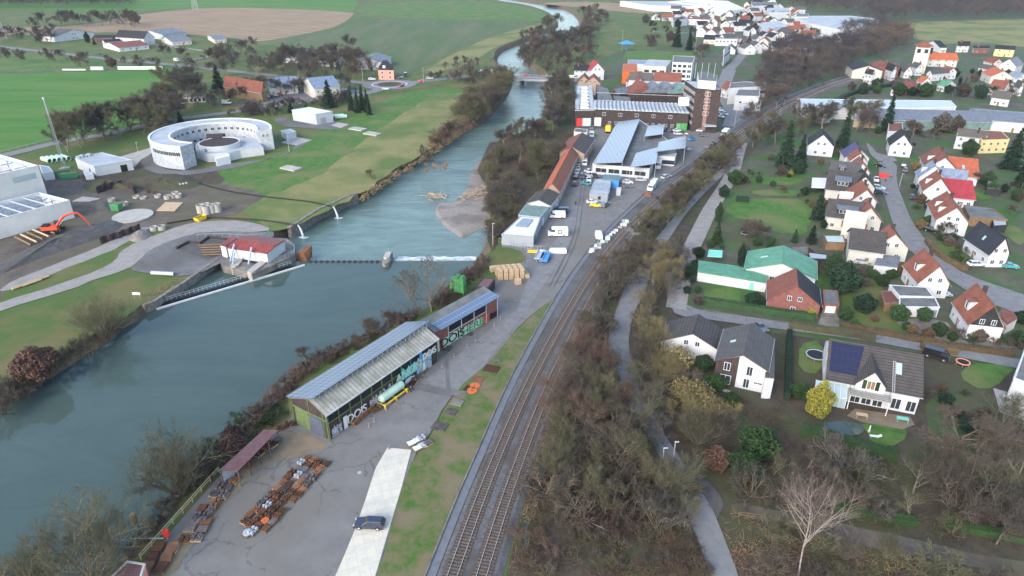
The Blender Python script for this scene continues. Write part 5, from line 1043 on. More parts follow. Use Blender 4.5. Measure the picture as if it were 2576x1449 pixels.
def circ(pts):
 A_=np.array([[2*p.x,2*p.y,1]for p in pts]);b_=np.array([p.x**2+p.y**2 for p in pts]);s=np.linalg.lstsq(A_,b_,rcond=None)[0]
 return s[0],s[1],math.sqrt(s[2]+s[0]**2+s[1]**2)
HR=9.6
ox,oy,oR=circ(GS([(377,341),(410,315),(556,299),(640,306),(702,320),(458,366)],HR))
ix,iy,iR=circ(GS([(486,355),(426,334),(480,315),(556,309),(620,314),(658,323)],HR))
def ring_building():
 c=Vector(((ox+ix)/2,(oy+iy)/2,0));root=thing('ring_building','white horseshoe shaped office building with two rows of windows','office building',c)
 def ang(p):return math.atan2(p.y-c.y,p.x-c.x)
 a0=(ang(G((702,320),HR))+ang(G((658,323),HR)))/2;a1=(ang(G((458,366),HR))+ang(G((486,355),HR)))/2
 if a1<a0:a1+=2*math.pi
 ro,ri=oR,iR;n=72
 def ringmesh(r_o,r_i,z0,z1,a0=a0,a1=a1,dx=ox-c.x,dy=oy-c.y):
  m_=MB();vs=[]
  for i in range(n+1):
   a=a0+(a1-a0)*i/n;ca,sa=math.cos(a),math.sin(a)
   vs+=[(dx+ca*r_o,dy+sa*r_o,z0),(dx+ca*r_o,dy+sa*r_o,z1),(ix-c.x+ca*r_i,iy-c.y+sa*r_i,z1),(ix-c.x+ca*r_i,iy-c.y+sa*r_i,z0)]
  return m_.add(vs,[(i*4+k,i*4+(k+1)%4,(i+1)*4+(k+1)%4,(i+1)*4+k)for i in range(n)for k in range(4)]+[(0,1,2,3),(n*4+3,n*4+2,n*4+1,n*4)])
 part('wall',ringmesh(ro,ri,0,HR-.6),stripes('panel_wall',(.5,.54,.6),(.36,.4,.46),1.9,0,.5,width=.05,axis2=2,period2=2.4,w2=.03),root)
 part('roof',ringmesh(ro-.5,ri+.5,HR-.6+.01,HR-.35),'felt_pale',root)
 part('parapet',ringmesh(ro+.1,ro-.6,HR-.6,HR,dx=ox-c.x,dy=oy-c.y)if False else parapet(n,a0,a1,ox-c.x,oy-c.y,ro+.1,ro-.7),'white_plain',root)
 part('parapet',parapet(n,a0,a1,ix-c.x,iy-c.y,ri+.6,ri-.1),'white_plain',root)
 for z,skip in((6.2,0),(2.2,1)):
  for i in range(26):
   a=a0+(a1-a0)*(i+.7)/26.5;ca,sa=math.cos(a),math.sin(a)
   if sa<-.15:continue
   if skip and sa>.93:continue
   window(root,ix-c.x+ca*(ri-.01),iy-c.y+sa*(ri-.01),z,1.5,1.3,-ca,-sa)
 for i in range(9):
  a=a1-(i+.8)*.075;ca,sa=math.cos(a),math.sin(a);window(root,ox-c.x+ca*(ro+.01),oy-c.y+sa*(ro+.01),5.4,1.9,1.7,ca,sa)
 for e,sgn in((a1,1),(a0,-1)):
  ca,sa=math.cos(e),math.sin(e);nx_,ny_=(-sa*sgn,ca*sgn)
  for f,z in((.35,5.8),(.65,5.8),(.35,1.4),(.65,1.4))if sgn==1 else((.35,5.8),(.62,5.8)):
   r_=ri+(ro-ri)*f;window(root,(ix+(ox-ix)*f)-c.x+ca*r_,(iy+(oy-iy)*f)-c.y+sa*r_,z,1.1,1.4,nx_,ny_)
 k=G((551,356.5),5.6)-c
 dr=part('drum',MB().ring(k.x,k.y,0,5.6,8.4,7.9,40),'white',root);part('green_roof',MB().prism([(k.x+7.95*math.cos(j*math.pi/20),k.y+7.95*math.sin(j*math.pi/20))for j in range(40)],5.0,5.3),'brick_dark',dr)
 q=[G(p,3.4)-c for p in((492,362),(520,352),(640,345),(662,370),(604,378),(575,385),(520,388),(492,378))]
 lw=part('low_wing',MB().prism([(p.x,p.y)for p in q],0,3.4),'white',root);part('low_wing_roof',MB().prism([(p.x*.985,p.y*.985)for p in q],3.41,3.55),'felt_pale',lw)
 q=[G(p,3.4)-c for p in((508,383),(536,380),(542,388),(514,392))]
 q=[G(p,3.2)-c for p in((540,395),(576,387),(578,392),(543,400))]
 part('gate',MB().prism([(p.x,p.y)for p in q],0,3.2),'white_plain',root)
 q=[G(p,5.9)-c for p in((518,337),(566,335),(555,345),(532,346))];part('link_roof',MB().prism([(p.x,p.y)for p in q],0,5.9),'brick_dark',root)
 part('entrance_canopy',MB().tube([tuple(G((516,378),4)-c+Vector((0,0,0))),tuple(G((545,373),4.6)-c),tuple(G((565,372),4.4)-c)],.9,8),'tin_teal',root)
def parapet(n,a0,a1,dx,dy,r1,r0):
 m_=MB();vs=[]
 for i in range(n+1):
  a=a0+(a1-a0)*i/n;ca,sa=math.cos(a),math.sin(a)
  vs+=[(dx+ca*r1,dy+sa*r1,HR-.6),(dx+ca*r1,dy+sa*r1,HR),(dx+ca*r0,dy+sa*r0,HR),(dx+ca*r0,dy+sa*r0,HR-.6)]
 return m_.add(vs,[(i*4+k,i*4+(k+1)%4,(i+1)*4+(k+1)%4,(i+1)*4+k)for i in range(n)for k in range(4)]+[(0,1,2,3),(n*4+3,n*4+2,n*4+1,n*4)])
ring_building()
block('small white annex beside the right end of the horseshoe building',[(706,328),(730,324),(744,330),(722,337)],3.2,'white','felt_pale','annex','annex')
block('grey blue windowless shed with white roof on the embankment',[(734,276),(777,269),(836,280),(794,287)],5.4,'grey_light','white_plain','shed','steel_shed',doors=[(2,.6,3,3,'grey_wall')])
wb=block('low white plant building with roof machinery beside the construction site',[(189,398),(255,383),(331,402),(236,418)],4.2,'white','felt_pale','plant building','plant_building',doors=[(2,.25,2.4,2.8,'dark'),(3,.3,1,2.2,'dark')])
for i in range(4):
 q=G((198+i*9,397-i*1.5),4.2)-wb.location;part('roof_machine',MB().box(q.x-.8,q.x+.6,q.y-.6,q.y+.7,4.0,4.9+.3*(i%2)),'steel',wb)
def shell(label,px,H,beams,winspec=()):
 P=GS(px,H);c=sum(P,Vector())/len(P);c.z=0;root=thing('unfinished_building',label,'building shell',c);lp=[Vector((p.x-c.x,p.y-c.y,0))for p in P];n=len(lp)
 for i in range(n):
  a,b=lp[i],lp[(i+1)%n];d=(b-a).normalized();nn=Vector((-d.y,d.x,0))
  if nn.dot(-(a+b)/2)<0:nn=-nn
  a2,b2=a+d*.32,b
  q=[a2,b2,b2+nn*.3,a2+nn*.3];part('wall',MB().hexa([(v.x,v.y,0)for v in q]+[(v.x,v.y,H)for v in q]),'concrete_panel',root)
  q=[a2-nn*.05,b2-nn*.05,b2+nn*.35,a2+nn*.35];part('wall_cap',MB().hexa([(v.x,v.y,H+.005)for v in q]+[(v.x,v.y,H+.15)for v in q]),'white_plain',root)
 for i in range(beams+1):
  t=(i+.3)/(beams+.6);a,b=lp[0].lerp(lp[3],t),lp[1].lerp(lp[2],t);part('roof_beam',MB().tube([(a.x,a.y,H-.5),(b.x,b.y,H-.5)],.28,4),'steel_blue',root)
  for s in(.15,.5,.85):
   q=a.lerp(b,s);part('column',MB().tube([(q.x,q.y,0),(q.x,q.y,H-.5)],.2,4),'steel_blue',root)
 for s in(.15,.38,.62,.85):
  a,b=lp[0].lerp(lp[1],s),lp[3].lerp(lp[2],s);part('purlin',MB().tube([(a.x,a.y,H-.75),(b.x,b.y,H-.75)],.15,4),'steel_blue',root)
 part('floor_slab',MB().prism([(v.x*.97,v.y*.97)for v in lp],.1,.3),'concrete',root)
 return root,lp
ub,lp=shell('unfinished two storey concrete hall with open steel beam roof at the left edge',[(96,417),(-40,378),(-260,428),(-124,467)],13.0,5)
a,b=lp[0],lp[3];d=(b-a);
for t0,t1_ in((.06,.34),):
 p,q=a+d*t0,a+d*t1_;part('window_opening',MB().hexa([(p.x,p.y-.06,9),(q.x,q.y-.06,9),(q.x,q.y,9),(p.x,p.y,9),(p.x,p.y-.06,11),(q.x,q.y-.06,11),(q.x,q.y,11),(p.x,p.y,11)]),'glass_pale',ub)
ub2,lp2=shell('lower unfinished concrete hall with open steel beams beside the orange excavator',[(175,504),(100,485),(-170,548),(-100,578)],6.1,7)
c=G((163,425));r=thing('lattice_mast','tall grey lattice radio mast leaning over the construction site','mast',c)
T=26.5;ms=MB()
for k in range(3):
 a_=k*2.094;ms.tube([(.75*math.cos(a_),.75*math.sin(a_),0),(.22*math.cos(a_),.22*math.sin(a_),T)],.07,4)
for i in range(26):
 z0,z1=i*T/26,(i+1)*T/26;
 for k in range(3):
  a_,b_=k*2.094,(k+1)*2.094;s0,s1=.75-.53*z0/T,.75-.53*z1/T;ms.tube([(s0*math.cos(a_),s0*math.sin(a_),z0),(s1*math.cos(b_),s1*math.sin(b_),z1)],.035,4,cap=False)
part('lattice',ms,'grey_wall',r);part('aerial',MB().tube([(0,0,T-5),(0,0,T+1.4)],.16,6).box(-.3,.3,-.3,.3,T+1.2,T+1.8),'grey_light',r)
part('mast_foot',MB().box(-1.6,1.6,-1.6,1.6,0,.5),'concrete',r)
FARM=[('white farmhouse with grey roof and gable facing the road',(184,74),(150,71),9,(176,97),4.5,'tile_grey','white',(2,2)),('long farmhouse with big black roof and white walls',(299,75),(372,79),11,(330,96),5.5,'tile_black','white',(1,1)),('low white barn with pale brown roof in front of the black roof',(275,108),(352,101),5.5,(300,120),3.4,'tile_brown','white',(0,0)),('grey cattle shed at the right of the farmyard',(415,93),(466,89),6,(440,104),3.6,'tin_grey','cream',(0,0)),('grey tin barn behind the black roof',(376,77),(436,70),7,(400,88),4.5,'tin_grey','grey_light',(0,0)),('small dark shed between farmhouse and black roof',(238,88),(290,88),5,(262,96),3,'tile_black','brick_red',(0,0)),('white garage with dark roof left of the low white barn',(258,100),(300,97),4.5,(270,106),3,'tile_black','white',(0,0)),('pale stone barn at the right end of the farm',(528,90),(560,88),5,(545,99),3.5,'tin_grey','cream',(0,0)),('dark roofed farmhouse at the left of the roundabout farm',(721,120),(771,122),9,(720,142),4.5,'tile_black','white',(1,1)),('long dark barn roof in front of the roundabout farmhouse',(766,127),(864,133),8.5,(800,152),4,'tile_black','white',(0,0)),('hall with pale blue roof behind the long dark barn',(835,124),(878,125),7,(860,132),5,'tin_blue','grey_light',(0,0)),('white stable with flat pitched roof next to the long barn',(868,134),(908,138),6,(880,146),4.6,'tin_grey','white',(0,0)),('white machine hall with grey pitched roof behind the pink house',(950,132),(928,146),8,(978,148),5,'tin_grey','white',(0,0)),('large brick barn with weathered red roof by the parking area',(662,206),(565,190),11,(640,232),5,'tile_brown','wood',(0,2)),('white house with long blue grey roof next to the brick barn',(672,196),(745,192),8,(690,218),5,'tin_blue','white',(2,2)),('cream mansion with blue arched roof and windowed gable',(772,196),(838,190),10.5,(800,222),6.5,'tin_blue','cream',(3,3))]
for lb,a_,b_,h_,e_,he_,rf,wl_,gb in FARM:house(lb,a_,b_,h_,e_,he_,rf,wl_,gable=gb,side=4 if wl_ in('white','cream')else 0,ch=0,over=.4,name='barn' if 'barn' in lb or 'shed' in lb or 'stable' in lb or 'hall' in lb else 'house',cat='barn' if 'barn' in lb or 'shed' in lb or 'stable' in lb or 'hall' in lb else 'house')
pk=block('pink two storey house with steep black hipped roof at the roundabout',[(951,175),(955,166),(986,166),(990,176)],6.4,'pink','tile_black','house','pink_house',wins=[(0,2,.9,1.5,1.5),(3,2,.9,1.5,1.5),(3,2,3.8,1.5,1.5)],para=.2)
q=[G(p,6.4)-pk.location for p in((951,175),(955,166),(986,166),(990,176))];m0=sum(q,Vector())/4
part('hip_roof',MB().prism([(v.x*1.08,v.y*1.08)for v in q],6.42,11,top=[(m0.x+(v.x-m0.x)*.3,m0.y+(v.y-m0.y)*.3)for v in q]),'tile_black',pk)
part('dormer',MB().box(-.9,.9,q[0].y-.1,q[0].y+3,7.3,8.8),'white',pk)
block('white pavilion with striped panels under the tall trees',[(450,240),(515,236),(516,241),(452,246)],3.4,'white','felt','pavilion','pavilion',wins=[(0,6,.6,1.4,1.8,'black_clad'),(2,6,.6,1.4,1.8,'black_clad')])
nr=np.random.default_rng(11)
def npmesh(name,V,k,m,mi=None):
 """V: (n*k,3) vertices, consecutive k form a face"""
 V=np.ascontiguousarray(V,dtype=np.float32).reshape(-1,3);nv=len(V);nf=nv//k
 me=bpy.data.meshes.new(name);me.vertices.add(nv);me.vertices.foreach_set('co',V.ravel())
 me.loops.add(nv);me.loops.foreach_set('vertex_index',np.arange(nv,dtype=np.int32));me.polygons.add(nf)
 me.polygons.foreach_set('loop_start',np.arange(0,nv,k,dtype=np.int32));me.update(calc_edges=True)
 for q in(m if isinstance(m,(list,tuple))else[m]):me.materials.append(MATS[q])
 return me
def unit(a):return a/np.maximum(np.linalg.norm(a,axis=-1,keepdims=True),1e-6)
def ribbons(P,D,Ln,W,rng,bend=.25):
 """tapering two-piece twigs from points P along D"""
 n=len(P);D=unit(D);X=unit(np.cross(D,rng.normal(size=(n,3))));Ln=Ln[:,None];W=W[:,None]
 a,b,c,e=P-X*W,P+X*W,P+D*Ln+X*W*.35+rng.normal(size=(n,3))*bend*Ln*.3,None
 e=c-X*W*.7
 return np.stack([a,b,c,e],1).reshape(-1,3)
def leaves(P,size,rng,flat=0):
 n=len(P);A=unit(rng.normal(size=(n,3)));
 if flat:A[:,2]*=flat;A=unit(A)
 B=unit(np.cross(A,rng.normal(size=(n,3))));s=size*(.6+.8*rng.random((n,1)))
 return np.stack([P-A*s-B*s*.5,P+A*s*.2-B*s*.6,P+A*s+B*s*.4,P-A*s*.3+B*s*.6],1).reshape(-1,3)
def grow(seed,h=12,stems=1,clear=.25,limbs=8,ang=50,sub=6,sub2=6,tw=12,twl=.9,tww=0.0216,up=.25,r0=.22,droop=0,conic=False,leader=.75):
 rg=random.Random(seed);mb=MB();P=[];D=[]
 def rot(d,a):
  u=d.orthogonal().normalized();u.rotate(Matrix.Rotation(rg.random()*6.283,3,d));v=d.copy();v.rotate(Matrix.Rotation(R(a),3,u));return v
 def br(p,d,l,r,lev):
  pts=[p.copy()];n=4 if lev<2 else 3
  for i in range(n):
   d=(d+Vector((rg.gauss(0,.13),rg.gauss(0,.13),rg.gauss(0,.08)+up*.3-(droop if lev>1 else 0)*.5))).normalized();p=p+d*l/n;pts.append(p.copy())
  mb.tube(pts,r,5 if lev<2 else 3,0,r*.35,cap=False)
  def at(t):
   f=t*n;i=min(int(f),n-1);return pts[i].lerp(pts[i+1],f-i),(pts[i+1]-pts[i]).normalized()
  if lev==3:
   for _ in range(tw):
    q,dd=at(rg.uniform(.15,1));dd=rot(dd,rg.uniform(15,70));P.append(q[:]);D.append((dd.x,dd.y,dd.z+up-droop))
   return
  cnt={0:limbs,1:sub,2:sub2}[lev]
  for k in range(cnt):
   t=(clear if lev==0 else .25)+(1-(clear if lev==0 else .25))*(k+rg.random()*.8)/cnt;t=min(t,.99)
   q,dd=at(t);
   if lev==0:ll=h*(.55*(1-t)+.12 if conic else .5*(1.15-abs(t-.45)))*rg.uniform(.8,1.1)
   else:ll=l*rg.uniform(.4,.62)*(1.15-.4*t)
   br(q,rot(dd,(ang if lev==0 else 38)+rg.uniform(-14,14)),ll,max(r*.5*(1-.5*t),.018),lev+1)
 if stems==1:br(Vector((0,0,0)),Vector((rg.gauss(0,.05),rg.gauss(0,.05),1)),h*leader,r0,0)
 else:
  for s in range(stems):
   a=6.283*s/stems+rg.random();t=R(rg.uniform(8,ang));br(Vector((math.cos(a)*.3,math.sin(a)*.3,0)),Vector((math.sin(t)*math.cos(a),math.sin(t)*math.sin(a),math.cos(t))),h*rg.uniform(.55,.8),r0,1)
 P=np.array(P);D=np.array(D);rng=np.random.default_rng(seed);n=len(P)
 Ln=twl*(.5+rng.random(n)*.8);V=[ribbons(P,D,Ln,np.full(n,tww),rng)]
 P2=P+unit(D)*Ln[:,None]*.55;V.append(ribbons(np.repeat(P2,2,0),np.repeat(D,2,0)+rng.normal(size=(2*n,3))*.55,np.repeat(Ln,2)*.6,np.full(2*n,tww*.75),rng))
 V=np.concatenate(V);top=max(V[:,2].max(),1);s=h/top;V*=s
 mb.v=[(x*s,y*s,z*s)for x,y,z in mb.v]
 return mb,V
PROTO={}
def proto(key,bark='tree_bark',twg='twig_grey',**k):
 mb,V=grow(**k);PROTO[key]=(mb.mesh('trunk',bark),npmesh('crown',V,4,twg),k.get('h',12),V)
for i in range(3):proto(f'oak{i}',seed=20+i,h=13,limbs=9,ang=55,tw=13,twl=1.1,tww=0.0245,r0=.3,leader=.62)
for i in range(2):proto(f'slim{i}',seed=30+i,h=10,limbs=9,ang=36,clear=.15,sub=5,sub2=5,tw=12,twl=.9,tww=0.0216,r0=.14,leader=.85)
for i in range(2):proto(f'willow{i}',seed=40+i,h=11,stems=14,ang=48,sub=7,sub2=6,tw=9,twl=1.1,tww=0.0216,r0=.13,up=.3)
for i in range(3):proto(f'shrub{i}',seed=50+i,h=3.2,stems=9,ang=60,sub=4,sub2=4,tw=7,twl=.5,tww=0.0187,r0=.04,up=.15)
for i in range(2):proto(f'fan{i}',seed=80+i,h=12,stems=20,ang=52,sub=6,sub2=5,tw=9,twl=1.2,tww=.013,r0=.12,up=.35)
for i in range(2):proto(f'near{i}',seed=84+i,h=9,limbs=8,ang=46,clear=.18,sub=6,sub2=5,tw=8,twl=.75,tww=.012,r0=.19,leader=.7)
proto('alder0',seed=60,h=14,limbs=22,ang=58,clear=.1,sub=5,sub2=3,tw=6,twl=.55,tww=0.0187,r0=.2,conic=True,leader=.95)
proto('birch0',bark='birch_bark',twg='twig_pink',seed=64,h=25,limbs=12,ang=36,clear=.42,sub=5,sub2=4,tw=6,twl=1.1,tww=.014,r0=.3,leader=.8)
proto('weeping0',seed=66,h=6.5,limbs=10,ang=65,clear=.3,sub=7,sub2=6,tw=12,twl=.8,tww=0.0173,r0=.22,up=-.1,droop=.35,leader=.55)
def blob(n,rx,rz,rng,power=.45):
 d=unit(rng.normal(size=(n,3)));r=rng.random((n,1))**power
 lump=1+.16*np.sin(d[:,:1]*5+1)*np.cos(d[:,1:2]*4)+.12*np.sin(d[:,2:3]*7)
 return d*r*lump*np.array([rx,rx,rz])
def core(rx,rz,cz,seed):
 mb=MB();n,m_=14,9;vs=[]
 for j in range(m_+1):
  t=math.pi*j/m_
  for i in range(n):
   a=6.283*i/n;k=1+.1*noise.noise(Vector((math.cos(a)*2+seed,math.sin(a)*2,t*2)))
   vs.append((rx*k*math.sin(t)*math.cos(a),rx*k*math.sin(t)*math.sin(a),cz-rz*k*math.cos(t)))
 return mb.add(vs,[(j*n+i,j*n+(i+1)%n,(j+1)*n+(i+1)%n,(j+1)*n+i)for j in range(m_)for i in range(n)])
def leafy(key,h,rx,n,size,mt,seed,trunk=.2,bark='tree_bark',power=.35):
 rng=np.random.default_rng(seed);rz=h*(1-trunk)/2;cz=h-rz;P=blob(n,rx,rz,rng,power)+np.array([0,0,cz])
 mb=MB().tube([(0,0,0),(0,0,cz)],rx*.09,6).tube([(0,0,h*.3),(rx*.4,0,cz)],rx*.05,4);V=leaves(P,size,rng)
 PROTO[key]=(mb.mesh('trunk',bark),npmesh('crown',V,4,mt),h,V)
leafy('round0',3,1.45,2600,.16,'needle_mid',1,.02,power=.2);leafy('round1',3,1.3,2600,.15,'needle_mid',2,.02,power=.2)
leafy('copper0',7,3.4,5000,.26,'leaf_copper',3,.1);leafy('ever0',7,3.2,5200,.25,'ivy',4,.08);leafy('gold0',7.5,2.6,5500,.2,'needle_yellow',5,.04,power=.22);leafy('column0',8,1.2,3800,.2,'needle',6,.02,power=.25)
leafy('bush0',3.2,2.3,1700,.15,'twig_gold',7,.05,power=.6)
def conifer(key,h,rb,mt,seed,tiers=26):
 rng=np.random.default_rng(seed);P=[];rr=random.Random(seed)
 for t in range(tiers):
  f=t/tiers;z=h*(.07+.93*f);r=rb*(1-f)**.85+.12;nb=int(7+10*(1-f))
  for k in range(nb):
   a=rr.random()*6.283;rl=r*rr.uniform(.7,1.12);m_=int(5+rl*8)
   for j in range(m_):
    s=(j+rr.random())/m_;P.append((math.cos(a)*rl*s+rr.gauss(0,.12),math.sin(a)*rl*s+rr.gauss(0,.12),z-rl*s*.42+rr.gauss(0,.12)))
 V=leaves(np.array(P),.26,rng,.5);mb=MB().tube([(0,0,0),(0,0,h*.95)],h*.016,6,0,.03)
 PROTO[key]=(mb.mesh('trunk','tree_bark'),npmesh('crown',V,4,mt),h,V)
conifer('spruce0',16,3.4,'needle',71);conifer('spruce1',14,2.6,'needle',72);conifer('fir0',8,2.2,'needle_mid',73,16)
def inpoly(p,poly):
 x,y=p;c=False;n=len(poly)
 for i in range(n):
  a,b=poly[i],poly[i-1]
  if(a.y>y)!=(b.y>y)and x<(b.x-a.x)*(y-a.y)/(b.y-a.y)+a.x:c=not c
 return c
def plant(key,pos,h,label,name='bare_tree',cat='tree',group=None,tm=None,wide=1.0,rz=None,bark=None):
 tr,cr,ph,_=PROTO[key];s=h/ph;root=thing(name,label,cat,(pos[0],pos[1],pos[2]if len(pos)>2 else 0),rnd.random()*6.283 if rz is None else rz,group);root.scale=(s*wide,s*wide,s)
 a=link('trunk',tr,root);b=link('crown',cr,root)
 if tm:b.material_slots[0].link='OBJECT';b.material_slots[0].material=MATS[tm]
 if bark:a.material_slots[0].link='OBJECT';a.material_slots[0].material=MATS[bark]
 return root
def P_(x,y,z=0):return G((x,y),z)
def grove(px,n,keys,hr,label,tms,name='bare_tree',cat='tree',group=None,mind=2.5,seed=1,z=0,wide=1.0):
 poly=GS(px,z);rr=random.Random(seed);xs=[p.x for p in poly];ys=[p.y for p in poly];got=[];tries=0
 while len(got)<n and tries<6000:
  tries+=1;q=(rr.uniform(min(xs),max(xs)),rr.uniform(min(ys),max(ys)))
  if not inpoly(q,poly)or any((q[0]-g[0])**2+(q[1]-g[1])**2<mind*mind for g in got):continue
  got.append(q)
 got.sort(key=lambda g:g[0]/(g[1]*cp+CAMZ*sp));few=len(got)<=45 and len(label.split())<=12
 for i,q in enumerate(got):
  k=rr.choice(keys);nm=name if name!='bare_tree' else{'fan':'bare_willow','near':'open_bare_tree','willow':'bare_willow','slim':'slender_bare_tree','shrub':'bare_bush'}.get(k[:-1],name)
  o={1:'st',2:'nd',3:'rd'}.get((i+1)%10 if not 10<(i+1)%100<14 else 0,'th')
  plant(k,(q[0],q[1],z),rr.uniform(*hr),f'{label}, {i+1}{o} from the left' if few else label,nm,cat,group or label,rr.choice(tms),wide=wide*rr.uniform(.85,1.2))
NE=['near0','near1']
OAK=['oak0','oak1','oak2'];SL=['slim0','slim1'];WI=['willow0','willow1'];SH=['shrub0','shrub1','shrub2']
GB=['twig_grey','twig_brown'];GO=['twig_olive','twig_grey']
plant('fan0',P_(268,846,-.5),11.5,'big fan shaped bare willow bush on the far bank above its reflection','willow',wide=1.15,tm='twig_olive')
plant('fan1',P_(448,1240,-1),13,'large fan shaped bare willow leaning over the river beside the fence','willow',wide=1.2,tm='twig_olive')
plant('fan0',P_(235,1462,-1),13.5,'pale bare willow at the bottom left corner by the river','willow',wide=1.25,tm='twig_olive')
plant('fan1',P_(90,1478,-1),9,'low bare willow at the bottom left behind the pale willow','willow',wide=1.3,tm='twig_olive')
plant('copper0',P_(100,956,-.5),7.5,'copper leaved beech bush on the left river bank','beech',tm='leaf_copper',wide=1.1)
plant('alder0',P_(1052,790),13,'dark conical bare alder behind the foundry roof, the left of two','alder')
plant('alder0',P_(1086,786),14.5,'taller dark conical alder behind the foundry roof, the right of two','alder')
plant('willow1',P_(932,842,-.5),5.5,'small round bare willow on the near bank behind the solar roof','willow',tm='twig_brown')
plant('willow0',P_(984,812,-.5),3.8,'little bare bush right of the small round willow','willow',tm='twig_brown')
plant('slim0',P_(772,925),5.5,'thin bare sapling behind the middle of the solar roof','sapling')
plant('birch0',P_(2008,1462),23.5,'tall pale barked birch with pinkish twigs at the lower right','birch',tm='twig_pink',rz=1.0,wide=.62)
plant('weeping0',P_(1895,592),6.5,'dark weeping tree on the lawn behind the lane','weeping_tree',tm='twig_brown',wide=1.2)
plant('gold0',P_(2054,1050),7.8,'yellow green conifer in front of the white villa','conifer',wide=.82)
plant('spruce0',P_(1972,418),19,'tall dark spruce left of the steep black roofed house','spruce',wide=1.05)
plant('spruce1',P_(2010,420),13.5,'smaller spruce right beside the tall dark spruce','spruce',wide=1.1)
plant('spruce1',P_(2118,372),17,'slim spruce between the violet roof and the white house','spruce')
plant('spruce0',P_(2228,330),19,'tall spruce in front of the long industrial roof','spruce',wide=.8)
plant('spruce0',P_(2540,425),17,'large blue green spruce at the right edge','spruce',wide=1.3)
plant('spruce1',P_(2566,470),13,'dark spruce below the large one at the right edge','spruce',wide=1.2)
plant('fir0',P_(2055,552),9.5,'dense dark fir beside the brown wing roof','spruce',tm='needle',wide=1.0)
plant('ever0',P_(2434,392),7,'round olive evergreen left of the yellow villa','evergreen_tree',tm='needle_mid')
plant('ever0',P_(2118,738),8.5,'big dark evergreen with yellow tip beside the brick garage','evergreen_tree',tm='needle',wide=.95)
plant('gold0',P_(2092,700),7.5,'olive yellow cypress behind the big dark evergreen','cypress',tm='needle_mid',wide=.8)
plant('column0',P_(1862,668),6.5,'dark slim cypress beside the green roofed bungalow','cypress')
plant('fir0',P_(1802,612),7,'broad green fir beside the narrow lane','fir');plant('column0',P_(1806,560),6.5,'green column cypress above the broad fir','cypress',tm='needle_mid',wide=1.2)
plant('ever0',P_(1820,498),4.6,'round dark evergreen at the lane junction','evergreen_tree',tm='needle',wide=.85)
plant('ever0',P_(1848,464),5.5,'dark green bushy tree at the bend of the narrow lane','evergreen_tree',tm='ivy',wide=1.1)
plant('fir0',P_(1998,610),4.5,'small green fir on the lawn edge','fir');plant('fir0',P_(2040,612),6,'blue green fir left of the glass roofed room','fir',tm='needle',wide=1.1)
plant('ever0',P_(2008,438),5.5,'dark evergreen behind the white gazebo','evergreen_tree',tm='needle')
plant('oak1',P_(2400,1165),11,'wide bare tree with fine twigs right of the villa','bare_tree',tm='twig_brown',wide=1.5)
plant('oak2',P_(2385,600),5.5,'small bare fruit tree in front of the twin dormer house','fruit_tree',tm='twig_olive')
plant('gold0',P_(1988,444),2.6,'small golden cone shrub on the garden lawn','shrub',cat='shrub')
for i,(x,y,h,lab,k,t)in enumerate(((2172,783,4.6,'large dark clipped ball bush on the sloping lawn','round0','needle'),(2124,803,3.4,'round clipped bush beside the brick driveway','round1','needle_mid'),(2259,804,3.8,'egg shaped clipped bush in front of the white annex','round0','needle_mid'),(2322,806,3.4,'tiered clipped topiary by the terrace','round1','needle_mid'),(2357,843,3.2,'clipped round bush at the hedge corner','round1','needle_mid'),(2394,856,2.0,'small bright green bush at the front wall','round0','ivy'),(2556,868,3.6,'tall clipped bush right of the black clad gable','round1','needle_mid'),(2564,812,3,'clipped dark bush at the right edge by the street','round0','needle'),(2036,799,2.6,'yellow clipped bush at the end of the long hedge','round1','needle_yellow'),(1896,772,4,'dark round bush left of the brick house','round0','needle'),(2200,808,1.6,'orange brown shrub in the flower bed','round0','leaf_copper'),(2150,822,1.8,'small clipped shrub at the lawn edge','round1','needle_mid'),(2293,836,2.2,'row shrub left of the hedge corner','round0','hedge_brown'),(2331,850,2.6,'brown clipped shrub beside the hedge','round1','hedge_brown'),(2280,830,2,'dark shrub in the flower bed row','round0','needle_mid'),(2010,1000,3.2,'round green shrub beside the dark hedge strip','round0','ivy'),(2315,575,3,'brown round shrub in the front garden','round0','hedge_brown'),(2300,428,3.6,'yellow brown tree at the corner of the street','round1','twig_gold'),(1984,446,1.4,'tiny dark shrub on the lawn','round0','needle'),(2260,690,3,'bare looking hedge bush behind the orange house','round1','hedge_brown'),(2242,700,2.6,'broad garden bush by the cream carport','round0','needle_mid'))):
 plant(k,P_(x,y),h,lab,'clipped_bush',cat='bush',tm=t,wide=1.1)
grove([(1190,430),(1225,360),(1300,335),(1420,335),(1430,375),(1385,445),(1330,510),(1290,540),(1250,540),(1222,500)],28,OAK+WI+SL,(7,12),'bare tree in the thicket behind the orange roofed hall',['twig_brown','twig_grey','twig_olive'],seed=3,mind=3.5)
grove([(1222,500),(1290,540),(1262,590),(1240,620),(1228,600),(1236,550)],9,WI+SL,(4,7),'small bare willow growing beside the gravel bar',['twig_olive','twig_brown'],seed=4,mind=3)
grove([(1376,325),(1385,240),(1386,205),(1436,210),(1444,320),(1430,335)],22,OAK+SL,(9,14),'bare tree between the river and the factory wing',GO,seed=5,mind=4)
grove([(1168,324),(1215,290),(1262,245),(1286,205),(1240,205),(1200,225),(1170,255),(1140,300)][::-1],1,['willow0'],(6,7),'low bush under the tall willows',GB,seed=6)
grove([(1176,322),(1206,304),(1240,275),(1266,246),(1282,215),(1268,212),(1238,245),(1205,270),(1160,305)],20,WI+['oak0'],(11,15),'tall bare willow on the left bank below the bridge',['twig_olive','twig_brown'],seed=7,mind=4)
